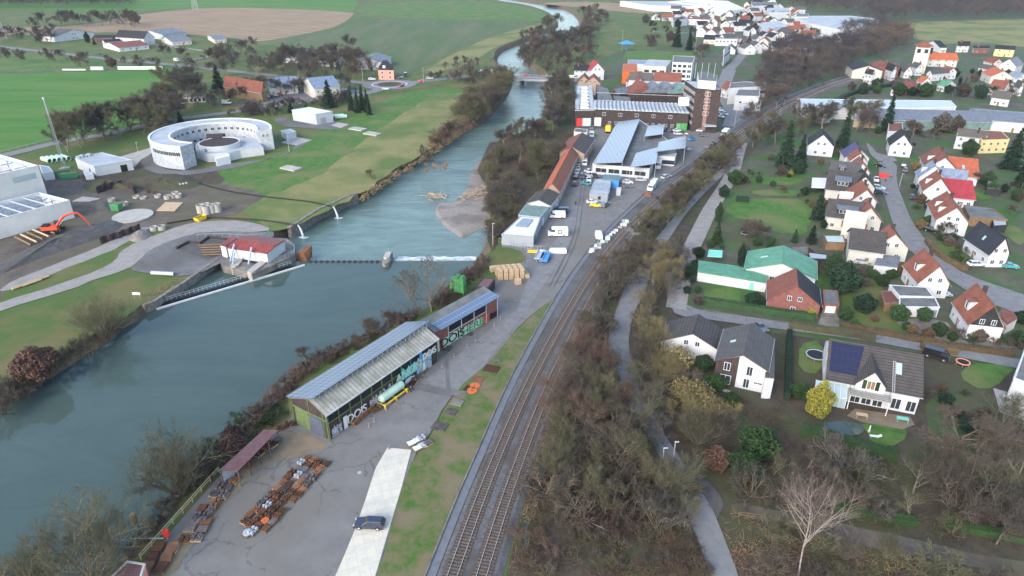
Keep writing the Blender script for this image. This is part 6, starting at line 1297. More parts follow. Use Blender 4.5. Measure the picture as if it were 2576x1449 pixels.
grove([(1098,372),(1120,352),(1160,330),(1150,322),(1110,335),(1090,355)],9,SH+WI,(4,7),'brown waterside bush above the quay wall',['twig_brown','twig_red'],'bush','bush',seed=8,mind=2)
grove([(1330,190),(1322,160),(1330,142),(1370,120),(1440,115),(1500,110),(1500,150),(1440,190)],26,OAK+SL,(9,14),'bare tree on the right bank beyond the bridge',GB,seed=9,mind=5)
grove([(1395,112),(1450,98),(1470,82),(1468,50),(1450,30),(1500,30),(1510,60),(1500,90),(1490,112)],16,OAK,(10,14),'bare tree along the distant river bend',GB,seed=10,mind=6)
grove([(1330,112),(1400,84),(1415,60),(1395,45),(1380,60),(1350,85),(1310,105)],12,OAK,(9,13),'bare tree on the left of the distant river bend',GB,seed=31,mind=6)
grove([(1080,196),(1180,190),(1230,188),(1230,212),(1180,214),(1100,204)],12,OAK+SH,(5,9),'bare tree beside the bridge approach',GB,seed=11,mind=5)
grove([(1100,176),(1190,160),(1240,168),(1235,186),(1110,190)],10,SL+['alder0'],(6,11),'slim bare tree behind the bridge approach',GB,seed=12,mind=4)
grove([(160,372),(240,350),(330,322),(420,290),(440,300),(380,330),(280,350),(175,385)],18,OAK,(14,19),'tall bare tree in the row left of the horseshoe building',['twig_olive','twig_brown','twig_grey'],seed=13,mind=7)
grove([(395,250),(440,225),(500,220),(505,250),(450,270),(410,290)],7,OAK,(16,20),'large bare tree behind the horseshoe building',['twig_olive','twig_grey'],seed=14,mind=7)
plant('spruce0',P_(552,232),17,'dark pine left of the brick barn','pine',wide=1.3);plant('spruce0',P_(828,270),15,'dark pine with bare trunk left of the spruce group','pine',wide=1.4)
for i,(x,y,h,s)in enumerate(((884,278,13.5,'first'),(900,284,13,'second'),(912,277,14,'third'),(924,282,12.5,'fourth'),(929,289,11,'last'))):plant('spruce1',P_(x,y),h,f'{s} spruce from the left in the dark group on the embankment','spruce',group='spruces on the embankment',wide=.8)
for i,(x,y,h,lab)in enumerate(((772,292,6,'small spruce right of the pine above the steel shed'),(732,283,6,'small spruce left of the steel shed'),(455,310,6,'dark evergreen behind the rim of the horseshoe building'))):plant('fir0',P_(x,y),h,lab,'spruce',tm='needle',wide=1.2)
grove([(560,290),(690,275),(880,246),(890,262),(740,270),(700,296),(600,296)],28,SH+OAK+WI,(3.5,7.5),'dark bare bush behind the horseshoe building and the steel shed',['twig_brown','twig_grey'],'bush','bush',seed=15,mind=3)
grove([(520,262),(650,235),(760,222),(860,215),(870,226),(760,240),(640,256),(560,272)],14,OAK,(8,13),'bare tree around the parking area of the old mansion',GB,seed=16,mind=7)
grove([(560,195),(640,178),(760,182),(900,192),(940,198),(900,204),(760,200),(640,192)],13,OAK,(11,16),'bare tree beside the main road near the roundabout',GB,seed=17,mind=9)
grove([(700,165),(820,160),(900,168),(940,170),(930,188),(800,185),(690,175)],8,OAK,(14,19),'large bare tree in front of the roundabout farm',['twig_brown','twig_grey'],seed=18,mind=9)
grove([(0,142),(150,150),(380,166),(520,180),(560,190),(400,178),(100,162),(0,155)],18,OAK+SL,(6,11),'roadside bare tree along the straight main road',GB,seed=19,mind=9)
grove([(380,150),(560,135),(640,130),(660,170),(560,165),(440,158)],9,OAK,(9,13),'bare tree near the farm lane junction',GB,seed=32,mind=9)
grove([(0,95),(120,92),(145,85),(130,112),(0,112)],13,OAK,(9,13),'bare orchard tree beside the road at the left edge',GB,seed=20,mind=6)
grove([(70,82),(160,70),(250,66),(350,72),(350,60),(250,55),(140,58),(70,70)],15,OAK,(12,18),'tall bare tree behind the white farmhouse',GB,seed=21,mind=8)
plant('oak1',P_(884,131),15,'lone bare tree standing in the field behind the roundabout farm','bare_tree');plant('copper0',P_(282,170),7,'red brown leaved tree beside the wrapped bales','beech',tm='leaf_copper')
plant('column0',P_(222,108),9,'dark columnar conifer beside the white farmhouse','conifer',wide=1.6);plant('column0',P_(152,96),7.5,'second dark conifer directly before the white farmhouse gable','conifer',wide=1.6);plant('fir0',P_(238,112),6,'dark fir right of the columnar conifer','fir',tm='needle')
grove([(600,122),(640,118),(560,160),(500,170),(560,140)],4,OAK,(8,11),'bare tree on the grass right of the farm',GB,seed=22,mind=9)
grove([(1160,432),(1100,395),(1010,428),(935,490),(945,478),(1005,440),(1065,405),(1125,370),(1150,350)][:6],10,SH,(1.6,3),'low brown waterside shrub at the meadow edge',['twig_brown','twig_straw'],'bush','bush',seed=23,mind=4)
plant('slim0',P_(934,462),6,'slender bare tree at the meadow edge of the river','sapling',tm='twig_olive');plant('slim1',P_(1066,404),7,'thin tree standing at the far water edge','sapling')
grove([(1850,372),(1790,415),(1700,500),(1640,570),(1600,620),(1620,640),(1690,575),(1740,505),(1800,440),(1835,400)],34,SL+OAK,(6,9.5),'bare greenish tree between the curving tracks and the lane',['twig_olive','twig_olive','twig_brown'],seed=24,mind=3.5)
grove([(1580,640),(1530,710),(1495,790),(1460,870),(1500,870),(1520,800),(1545,740),(1600,690),(1640,640)],24,NE+SH,(4.5,8),'bare tree on the strip right beside the straight tracks',['twig_olive','twig_brown','twig_grey'],seed=25,mind=2.2)
grove([(1640,660),(1720,650),(1700,740),(1660,770),(1630,840),(1600,820),(1605,780),(1640,720)],30,NE,(5.5,9),'bare tree in the triangle between the two lanes',['twig_olive','twig_gold','twig_grey'],seed=26,mind=2.2)
grove([(1450,890),(1420,980),(1390,1060),(1400,1120),(1480,1120),(1560,1080),(1560,1010),(1530,930),(1505,890)],34,NE,(6,10),'bare tree on the slope between tracks and river lane',['twig_brown','twig_olive','twig_red'],seed=27,mind=2.6)
for x,y,h,lab,k,t in((1560,1190,9.5,'large spreading bare tree beside the river lane','near0','twig_olive'),(1530,1160,9,'bare tree left of the large spreading tree','near1','twig_brown'),(1690,1250,9,'mossy yellow green tree leaning over the river lane','fan1','twig_olive'),(1495,1260,8,'dark ivy clad tree on the lower slope','near0','twig_olive'),(1575,1040,8.5,'tall pinkish bare tree above the river lane','near1','twig_brown')):
 plant(k,P_(x,y),h,lab,'bare_tree',tm=t,wide=1.15)
grove([(1605,830),(1650,850),(1680,940),(1760,1010),(1840,1060),(1780,1130),(1720,1110),(1680,1040),(1630,960),(1600,890)],26,NE+['fan0'],(4,7.5),'bare shrub tree on the slope below the modern house',['twig_olive','twig_brown','twig_gold'],seed=28,mind=3.2)
for i_,(x,y,h)in enumerate(((1700,930,5.5),(1745,1020,5.5),(1772,1060,5),(1712,1000,4.5))):plant('bush0',P_(x,y),h,['topmost','largest','lowest','leftmost'][i_]+' golden brown leafy bush below the workshop','leafy_bush',cat='bush',group='golden bushes below the workshop',wide=.9)
for i_,(x,y,h,t)in enumerate(((1630,840,3,'ivy'),(1800,980,3.5,'ivy'),(1838,1020,3,'ivy'),(1905,1150,6,'ivy'),(1870,1200,5,'ivy'),(1770,930,3.5,'needle_mid'))):plant('ever0',P_(x,y),h,'dark ivy covered bush '+['left of the workshop','by the grey terrace','below the grey terrace','above the lay by, larger one','nearest the dirt track','behind the golden bushes'][i_],'ivy_bush',cat='bush',group='ivy bushes on the slope',tm=t,wide=1.2)
plant('copper0',P_(1800,1180),4.5,'pale copper leaved bush near the lay by','leafy_bush',cat='bush',tm='leaf_copper')
grove([(1860,1230),(1960,1180),(2100,1180),(2250,1200),(2400,1220),(2576,1260),(2576,1380),(2400,1360),(2200,1330),(2050,1295),(1900,1262)],34,NE+['fan0']+SH,(4,8),'bare scrub tree above the dirt track',['twig_brown','twig_grey','twig_olive'],seed=29,mind=5)
grove([(1860,1330),(2050,1365),(2200,1395),(2400,1430),(2576,1470),(2576,1560),(1900,1540)],24,['fan0','fan1']+SH,(3,6),'bare scrub bush below the dirt track',['twig_brown','twig_olive'],'bush','bush',seed=30,mind=5)
grove([(2420,1100),(2500,1060),(2576,1070),(2576,1240),(2440,1200)],14,NE,(6,10),'bare garden tree at the right edge below the patio',['twig_olive','twig_grey'],seed=33,mind=5)
grove([(1900,345),(1960,315),(2060,290),(2190,290),(2240,300),(2180,335),(2060,330),(1960,370),(1900,400),(1885,385)],24,OAK+SL,(8,13),'bare tree along the inside of the railway curve',GO,seed=35,mind=5)
grove([(1560,116),(1690,108),(1790,112),(1790,140),(1760,160),(1760,130),(1690,120)],10,OAK,(7,11),'bare tree around the playing field',GB,seed=36,mind=6)
for i,(x,y,h,lab)in enumerate(((1702,118,20,'tall dark spruce left of two above the playing field'),(1733,126,16,'tall dark spruce right of two above the playing field'),(1862,130,10,'dark conifer beside the long street'),(2020,190,13,'broad dark conifer in the wood near the tower street'))):plant('spruce0',P_(x,y),h,lab,'spruce',wide=1.1)
grove([(1620,56),(1760,40),(1990,40),(2060,100),(1900,140),(1780,110),(1640,100)],44,OAK+['spruce1','ever0'],(6,10),'garden tree among the houses of the far town',GB+['needle'],'garden_tree',seed=37,mind=12)
grove([(2180,215),(2320,226),(2480,236),(2576,242),(2576,252),(2400,250),(2200,240),(2090,240)],22,['ever0','round0','oak0'],(4,8),'dark tree in the belt behind the long industrial roof',['needle','ivy','twig_brown'],'garden_tree',seed=38,mind=6)
grove([(2240,180),(2380,180),(2560,190),(2560,225),(2400,225),(2240,222)],18,['ever0','oak0','column0'],(3,6),'garden tree among the upper right houses',['needle','twig_brown','needle_mid'],'garden_tree',seed=39,mind=7)
grove([(2220,300),(2400,320),(2420,345),(2340,365),(2240,320)],12,OAK+['ever0'],(5,9),'garden tree between the cul de sac and the industrial hall',['twig_grey','twig_brown'],'garden_tree',seed=40,mind=5)
grove([(2430,455),(2576,470),(2576,560),(2510,540),(2520,500),(2440,480)],10,['ever0','oak0','round1'],(3,6),'garden bush behind the crimson and orange wings',['needle_mid','twig_brown','needle'],'garden_bush','bush',seed=41,mind=4)
grove([(1870,470),(1960,470),(2010,440),(1900,425),(1860,440)],9,['round0','oak1','ever0'],(1.5,4),'garden bush around the small upper lawns',['needle_mid','twig_brown'],'garden_bush','bush',seed=42,mind=3)
grove([(1780,620),(1960,610),(1960,640),(1860,650),(1790,640)],8,['round1','fir0','shrub0'],(1.2,3),'garden bush behind the long green metal roof',['needle_mid','twig_brown'],'garden_bush','bush',seed=43,mind=3)
grove([(645,1045),(700,998),(742,942),(840,888),(950,838),(1040,792),(1050,800),(950,856),(850,905),(760,960),(720,1005),(700,1035)],40,SH,(2.2,3.6),'reddish brown bush on the bank behind the long foundry roof',['twig_brown','twig_red'],'bush','bush',seed=44,mind=1.8,z=-.8)
grove([(1090,775),(1120,745),(1160,705),(1200,680),(1218,664),(1214,690),(1180,715),(1140,760),(1110,790)],26,SH,(2.2,3.8),'dark red bush on the bank behind the green filter',['twig_red','twig_brown'],'bush','bush',seed=45,mind=1.7,z=-.6)
grove([(520,1160),(560,1110),(640,1050),(700,1050),(650,1090),(580,1160),(500,1230),(470,1240)],20,SH+['ever0'],(2.5,4.5),'bush with dark ivy between the canopy and the river',['twig_red','twig_brown','ivy'],'bush','bush',seed=46,mind=2.2,z=-.6)
grove([(330,1375),(400,1300),(470,1225),(500,1235),(440,1290),(370,1370),(320,1430)],16,SH,(1.4,3),'low bush on the bank outside the river fence',['twig_red','twig_brown'],'bush','bush',seed=47,mind=2,z=-1)
grove([(-20,1000),(60,962),(120,930),(70,1000),(0,1050)][:5],16,SH,(2.5,4.5),'dark bare bush at the left edge of the far bank',['twig_grey','twig_brown'],'bush','bush',seed=48,mind=2,z=-.8)
grove([(120,935),(200,890),(260,860),(315,815),(300,808),(240,845),(190,872),(125,915)],16,SH,(1.6,3.5),'bare bush on the far bank between the beech and the willow',['twig_grey','twig_brown'],'bush','bush',seed=49,mind=2,z=-.5)
def hedge(label,px,h,wd,m,dens=70,name='hedge'):
 P=chaikin(GS(px),1,False);A_=offs(P,wd/2*.9,1);B_=offs(P,wd/2*.9,-1);n=len(P);o0=P[n//2].copy();vs=[]
 for i,(p,q)in enumerate(zip(A_,B_)):
  hh=h*.96*(1+.05*noise.noise(p*.7));vs+=[(p.x-o0.x,p.y-o0.y,0),(q.x-o0.x,q.y-o0.y,0),(q.x-o0.x,q.y-o0.y,hh),(p.x-o0.x,p.y-o0.y,hh)]
 mb=MB().add(vs,[(i*4+k,i*4+(k+1)%4,(i+1)*4+(k+1)%4,(i+1)*4+k)for i in range(n-1)for k in range(4)]+[(0,1,2,3)[::-1],tuple((n-1)*4+k for k in range(4))])
 rr=random.Random(len(label));pts=[]
 for i in range(n-1):
  L=(P[i+1]-P[i]).length
  for _ in range(int(L*dens)):
   t=rr.random();s=rr.random();a,b=A_[i].lerp(A_[i+1],t),B_[i].lerp(B_[i+1],t);q=a.lerp(b,s);z=h*(.95+.08*rr.random())
   if rr.random()<.6:q=a if rr.random()<.5 else b;z=rr.random()*h
   pts.append((q.x-o0.x+rr.gauss(0,.06),q.y-o0.y+rr.gauss(0,.06),z))
 root=thing(name,label,'hedge',(o0.x,o0.y,0));part('hedge_body',mb,m,root);link('foliage',npmesh('foliage',leaves(np.array(pts),.11,nr),4,m),root);return root
hedge('long dark clipped hedge in front of the red brick house',[(1768,764),(1880,782),(1960,796),(2048,806)],1.9,1.8,'needle_mid')
hedge('brown green hedge along the side street by the sloping lawn',[(2114,826),(2200,838),(2330,864),(2440,884),(2548,896)],1.4,1.3,'hedge_brown')
hedge('pale bare hedge between the side street and the villa garden',[(1985,824),(2060,836),(2150,848),(2200,860)],1.7,1.5,'twig_olive')
hedge('dark narrow conifer hedge left of the villa garden',[(1984,845),(1982,900),(1980,960),(1978,1008)],2.0,1.2,'needle')
hedge('dark green curved hedge below the villa garden',[(2015,1090),(2080,1108),(2150,1130),(2210,1148),(2255,1158)],2.0,2.2,'ivy')
hedge('dark hedge beside the street across from the navy roof',[(2330,610),(2352,640),(2390,665),(2430,682)],1.5,1.4,'hedge_brown')
hedge('dark clipped hedge block beside the green metal roof',[(1786,702),(1842,712)],2.0,2.2,'needle')
hedge('short dark hedge block on the upper lawn',[(1852,506),(1882,508)],1.8,2.0,'needle')
hedge('low dark ivy hedge along the dirt track',[(2095,1278),(2170,1298),(2240,1312),(2305,1320)],1.3,1.6,'ivy')
hedge('low dark hedge further right along the dirt track',[(2375,1325),(2460,1342),(2576,1362)],1.3,1.6,'ivy')
hedge('long dark hedge between the railway and the old houses',[(2100,258),(2140,238),(2190,225),(2260,214)],2,2.5,'needle',25)
hedge('brown hedge behind the parked black van',[(2315,878),(2405,892)],1.9,1.8,'hedge_brown')
def undergrowth(name,px,per,m,hgt=(.3,1.1),w=.035,seed=1,ln=(.5,1.4),z=0,clump=.12):
 poly=GS(px,0);P2=np.array([(p.x,p.y)for p in poly]);mn,mx=P2.min(0),P2.max(0);rng=np.random.default_rng(seed)
 n=int(per*(mx[0]-mn[0])*(mx[1]-mn[1]));pts=rng.random((n,2))*(mx-mn)+mn;ins=np.zeros(n,bool)
 for i in range(len(P2)):
  a,b=P2[i],P2[i-1]
  if a[1]==b[1]:continue
  c=((a[1]>pts[:,1])!=(b[1]>pts[:,1]))&(pts[:,0]<(b[0]-a[0])*(pts[:,1]-a[1])/(b[1]-a[1])+a[0]);ins^=c
 pts=pts[ins];f=np.sin(pts[:,0]*.45+np.sin(pts[:,1]*.31)*2)*np.cos(pts[:,1]*.38+np.cos(pts[:,0]*.27)*2)
 keep=rng.random(len(pts))<np.clip(.55+f*.75,.12,1);pts=pts[keep];f=f[keep];n=len(pts)
 hz=(hgt[0]+(hgt[1]-hgt[0])*np.clip(.4+f*.6,0,1))*rng.random(n)
 P=np.column_stack([pts,z+hz]);D=rng.normal(size=(n,3));D[:,2]=D[:,2]*.5+.25
 V=ribbons(P,D,rng.uniform(*ln,n),np.full(n,w),rng);return tag(link(name,npmesh(name,V,4,m)),kind='stuff')
mat('bramble',(.105,.066,.048),(.055,.037,.028),.9,c3=(.095,.085,.04),scale2=.12,detail=5)
mat('bramble_red',(.22,.125,.08),(.11,.065,.05),.7,c3=(.24,.17,.09),scale2=.1,detail=5)
mat('dry_grass',(.32,.24,.14),(.2,.15,.08),.7,c3=(.14,.12,.05),scale2=.12,detail=5)
undergrowth('undergrowth',[(1400,1100),(1330,1300),(1290,1460),(1795,1460),(1745,1330),(1700,1235),(1660,1160),(1600,1060),(1560,960),(1530,900),(1470,900)],26,'bramble',seed=1)
undergrowth('undergrowth',[(1530,900),(1470,900),(1500,800),(1540,725),(1600,650),(1560,740),(1535,800)],9,'bramble',seed=2)
undergrowth('undergrowth',[(1490,790),(1440,880),(1400,980),(1360,1085),(1330,1200),(1300,1330),(1275,1460),(1320,1460),(1340,1330),(1372,1220),(1395,1100),(1430,990),(1470,890)],16,'bramble_red',(.2,.8),seed=3)
undergrowth('undergrowth',[(1600,820),(1660,850),(1770,960),(1840,1000),(1980,1030),(2010,1095),(2250,1165),(2330,1110),(2420,1100),(2576,1070),(2576,1370),(2400,1370),(2200,1330),(1840,1255),(1700,1100),(1610,930)],12,'bramble',(.3,1.4),seed=4,w=.04)
undergrowth('undergrowth',[(1810,1310),(1840,1290),(1932,1322),(2200,1385),(2576,1470),(2576,1520),(1870,1500)],16,'bramble_red',(.2,.9),seed=5)
undergrowth('undergrowth',[(1620,640),(1720,650),(1700,760),(1640,840),(1600,830),(1590,790),(1620,730)],8,'bramble',seed=6)
undergrowth('undergrowth',[(1205,430),(1235,360),(1390,328),(1440,340),(1400,440),(1330,530),(1262,590),(1240,630),(1230,600),(1238,540)],2.6,'bramble',(.3,1.6),w=.07,seed=7,ln=(.8,2))
undergrowth('reeds',[(650,1050),(710,1000),(745,945),(840,890),(950,842),(1040,795),(1055,803),(950,860),(850,908),(765,960),(725,1010),(700,1040)],14,'dry_grass',(.1,.9),seed=8,z=-1)
undergrowth('reeds',[(280,1440),(330,1380),(400,1308),(470,1220),(540,1130),(620,1060),(650,1075),(560,1180),(480,1270),(400,1350),(330,1440)],14,'bramble_red',(.1,.8),seed=9,z=-.9)
undergrowth('reeds',[(0,1030),(60,985),(140,940),(210,895),(280,850),(318,812),(330,800),(270,835),(200,872),(130,918),(50,962),(0,990)],9,'dry_grass',(.1,.8),seed=10,z=-.8)
undergrowth('reeds',[(905,508),(975,460),(1030,424),(1102,380),(1170,330),(1160,322),(1090,365),(1010,412),(960,448),(900,490)],4.5,'dry_grass',(.1,1.2),w=.08,seed=11,z=-.8,ln=(.8,1.6))
undergrowth('reeds',[(1085,385),(1170,335),(1200,318),(1190,300),(1120,330),(1070,370)],3,'bramble_red',(.2,1.8),w=.09,seed=12,ln=(.8,2))
undergrowth('reeds',[(365,775),(470,705),(440,700),(350,760)],9,'dry_grass',(.05,.4),seed=13)
def farwood(name,px,step,key,hr,m,seed=1,keep=900,size=1.0):
 poly=GS(px);xs=[p.x for p in poly];ys=[p.y for p in poly];rr=random.Random(seed);V0=PROTO[key][3].reshape(-1,4,3);rng=np.random.default_rng(seed);out=[]
 V0=V0[rng.choice(len(V0),min(keep,len(V0)),replace=False)];c=V0.mean(1,keepdims=True);V0=c+(V0-c)*np.array([3.2*size,3.2*size,2.0])
 for x in np.arange(min(xs),max(xs),step):
  for y in np.arange(min(ys),max(ys),step):
   q=(x+rr.uniform(-.4,.4)*step,y+rr.uniform(-.4,.4)*step)
   if not inpoly(q,poly):continue
   s=rr.uniform(*hr)/PROTO[key][2];a=rr.random()*6.283;ca,sa=math.cos(a),math.sin(a)
   v=V0*s;out.append(np.stack([v[...,0]*ca-v[...,1]*sa+q[0],v[...,0]*sa+v[...,1]*ca+q[1],v[...,2]],-1))
 V=np.concatenate(out).reshape(-1,3);return tag(link(name,npmesh(name,V,4,m)),kind='stuff')
mat('far_wood',(.07,.06,.062),(.04,.036,.04),.15,c3=(.1,.075,.06),scale2=.02)
farwood('distant_wood',[(-300,26),(200,22),(335,20),(330,-2),(200,-20),(-300,-30)],13,'oak0',(13,18),'far_wood',1,500)
farwood('distant_wood',[(2120,62),(2190,60),(2330,52),(2620,46),(2900,30),(2800,-30),(2400,-40),(2000,-30),(1900,2),(1960,14),(2040,28),(2140,36),(2215,46)],13,'oak1',(13,19),'far_wood',2,420)
farwood('distant_wood',[(2110,84),(2210,72),(2290,92),(2300,112),(2200,150),(2150,150),(2120,120)],10,'oak2',(12,17),'far_wood',3,700,.8)
farwood('distant_wood',[(1500,2),(1600,-6),(1900,-4),(1960,16),(1880,10),(1700,-4)],16,'oak2',(9,13),'far_wood',4,300)
farwood('railway_wood',[(1880,330),(1915,300),(1990,255),(2080,215),(2130,190),(2160,150),(2120,120),(2000,110),(1930,140),(1905,200),(1890,260)],9,'oak0',(9,14),'far_wood',5,1500,.55)
grove([(1400,1120),(1480,1130),(1560,1100),(1640,1140),(1700,1250),(1740,1340),(1640,1360),(1540,1330),(1440,1280),(1370,1240)],24,NE+['fan0']+SH,(4,8),'bare tree on the lower slope left of the river lane',['twig_olive','twig_grey','twig_brown'],seed=51,mind=3.5)
grove([(1300,1340),(1440,1290),(1600,1370),(1740,1350),(1780,1450),(1560,1440),(1300,1450)],22,SH,(1.5,3.2),'low bramble bush on the slope at the bottom edge',['twig_red','twig_brown'],'bush','bush',seed=52,mind=3)
for px,nn,lb,sd in(([(2108,690),(2200,690),(2230,700),(2215,730),(2130,730)],9,'garden bush behind the low shed',53),([(2030,640),(2110,660),(2110,700),(2075,715),(2040,700)],7,'garden bush between the green roof and the evergreen',54),([(2340,580),(2400,600),(2460,650),(2440,690),(2380,650)],9,'garden bush beside the street hedge',55),([(2290,450),(2320,440),(2330,520),(2350,570),(2320,570),(2300,520)],10,'front garden bush right of the street',56),([(1960,480),(2070,470),(2080,500),(2070,590),(2045,600),(2040,520),(1960,500)],12,'garden bush behind the left row of houses',57),([(2340,835),(2430,860),(2520,870),(2576,880),(2560,860),(2400,845)],8,'low bush in the front beds by the side street',58),([(2000,360),(2120,370),(2130,400),(2040,420),(1940,430),(1935,400)],12,'dark bush under the tall spruce',59),([(2180,330),(2260,325),(2330,340),(2340,370),(2300,390),(2190,350)],10,'garden bush around the end of the cul de sac',60),([(2330,950),(2440,990),(2500,1050),(2460,1110),(2360,1100),(2320,1040)],9,'garden shrub right of the villa terrace',61),([(1760,640),(1750,720),(1765,770),(1720,760),(1720,700),(1745,640)],10,'dense bush beside the narrow lane',62)):
 grove(px,nn,['round0','round1','ever0','shrub0','bush0','shrub1'],(1.4,3.4),lb,['needle','needle_mid','ivy','twig_brown','hedge_brown'],'garden_bush','bush',seed=sd,mind=2)
for x,y,h,k,t,lb in((1612,985,7.5,'near0','twig_olive','bare tree overhanging the river lane opposite the golden bushes'),(1604,905,6.5,'near1','twig_brown','bare tree leaning over the river lane near the workshop'),(1634,1060,8,'near1','twig_olive','bare tree on the right edge of the lane above the bend'),(1552,960,6.5,'near0','twig_brown','bare tree on the left edge of the lane above the bend'),(1668,1118,7,'near0','twig_grey','bare tree right of the lane above the lay by'),(1580,1110,8.5,'near1','twig_olive','bare tree left of the lane above the lay by')):
 plant(k,P_(x,y),h,lb,'open_bare_tree',tm=t,wide=1.25)
grove([(1392,108),(1450,98),(1478,82),(1480,95),(1450,112),(1400,124)],14,OAK,(11,15),'bare tree on the near side of the distant river bend',GB,seed=70,mind=5)
grove([(1318,168),(1312,140),(1330,122),(1390,108),(1400,118),(1345,138),(1332,165)],12,OAK,(9,13),'bare tree at the water edge beyond the bridge',GB,seed=71,mind=4)
def vehicle_proto(key,L,W,H,kind):
 """front towards +X"""
 g=MB();hw=W/2;f=L/2
 if kind=='van':prof=[(-f,.35),(-f,1.0),(-f+.05,H*.98),(f*.45,H),(f*.62,H*.93),(f*.82,H*.56),(f*.98,H*.46),(f,.35)]
 elif kind=='estate':prof=[(-f,.35),(-f*.99,.85),(-f*.95,H*.66),(f*.35,H*.66),(f*.85,H*.56),(f*.99,H*.42),(f,.3)]
 else:prof=[(-f,.35),(-f*.98,.8),(-f*.88,H*.66),(f*.3,H*.65),(f*.85,H*.55),(f*.99,H*.42),(f,.3)]
 n=len(prof);pr=[(x,z)for x,z in prof];vs=[]
 for y,k in((-hw*.93,0),(-hw,1),(hw,1),(hw*.93,0)):
  for x,z in pr:vs.append((x*(1 if k else .985),y,z if k else z+(.03 if z>.5 else 0)))
 fs=[]
 for j in range(3):
  for i in range(n-1):fs.append((j*n+i,j*n+i+1,(j+1)*n+i+1,(j+1)*n+i))
  fs.append((j*n+n-1,j*n,(j+1)*n,(j+1)*n+n-1))
 fs+=[tuple(range(n)),tuple(3*n+i for i in reversed(range(n)))]
 g.add(vs,fs);root=thing('car','','car',(0,0,-500));k=L/4.6
 if kind=='van':
  part('body',g,'car_paint',root);w_=MB()
  w_.hexa([(f*.63,-hw*.9,H*.9),(f*.82,-hw*.9,H*.6),(f*.82,hw*.9,H*.6),(f*.63,hw*.9,H*.9),(f*.66,-hw*.85,H*.93),(f*.85,-hw*.85,H*.6),(f*.85,hw*.85,H*.6),(f*.66,hw*.85,H*.93)])
  for s in(-1,1):w_.box(f*.3,f*.7,min(s*hw,s*(hw+.02)),max(s*hw,s*(hw+.02)),H*.6,H*.85)
  part('window',w_,'glass',root)
 else:
  xr,xf,rz_=(-f*.9,f*.42,-f*.8)if kind=='estate' else(-f*.72,f*.4,-f*.45)
  zb,zt=H*.64,H;rr_=MB()
  tb=[(xr,-hw*.92,zb),(xf,-hw*.92,zb),(xf,hw*.92,zb),(xr,hw*.92,zb)];tp=[(rz_,-hw*.72,zt),(f*.08,-hw*.72,zt),(f*.08,hw*.72,zt),(rz_,hw*.72,zt)]
  part('window',MB().hexa(tb+tp),'glass',root)
  g.hexa([(x,y,zt-.02)for x,y,z in tp]+[(x*.97,y*.94,zt+.035)for x,y,z in tp])
  for x0,x1 in((xr,rz_),(xf,f*.08),(-f*.2,-f*.18)):
   for s in(-1,1):g.tube([(x0,s*hw*.93,zb),(x1,s*hw*.735,zt)],.035,4)
  part('body',g,'car_paint',root)
 for x in(-f*.6,f*.62):
  for s in(-1,1):
   wl_=part('wheel',MB().tube([(x,s*(hw-.2),.33),(x,s*(hw+.015),.33)],.33,12),'rubber',root);part('rim',MB().tube([(x,s*(hw+.012),.33),(x,s*(hw+.03),.33)],.2,8),'steel',wl_)
 for s in(-1,1):
  part('headlight',MB().box(f*.93,f+.01,s*hw*.72-.17,s*hw*.72+.17,.62,.78),'grey_light',root);part('tail_light',MB().box(-f-.02,-f*.95,s*hw*.78-.12,s*hw*.78+.12,.7,.9),'red',root)
 PROTO[key]=root;return root
vehicle_proto('estate',4.8,1.85,1.5,'estate');vehicle_proto('hatch',4.1,1.75,1.5,'car');vehicle_proto('van',5.2,2.0,2.2,'van');vehicle_proto('bigvan',6.2,2.1,2.7,'van')
NAVY,BLK,SIL,WHT,BLU,TEAL,YEL,RED,GRY=(.03,.04,.075),(.015,.015,.018),(.42,.45,.48),(.68,.7,.72),(.05,.28,.6),(.05,.3,.36),(.7,.6,.03),(.5,.03,.03),(.12,.13,.15)
used=set()
def car(k,x,y,dx,dy,col,label,z=.12,group=None):
 p=G((x,y));q=G((x+dx,y+dy));rz=math.atan2(q.y-p.y,q.x-p.x)
 if k not in used:c=PROTO[k];used.add(k);c.location=(p.x,p.y,z);c.rotation_euler=(0,0,rz);c['label']=label
 else:c=dup(PROTO[k],(p.x,p.y,z),rz,label)
 if k in('van','bigvan'):c.name='parked_van';c['category']='van'
 else:c.name='parked_car'
 if group:c['group']=group
 elif 'group' in c:del c['group']
 for ch in c.children:
  if ch.name.startswith('body'):ch.color=(*col,1)
 return c
bpy.context.view_layer.update()
car('estate',931,1326,-38,-2,NAVY,'dark navy estate car parked across the pale concrete slabs',.24)
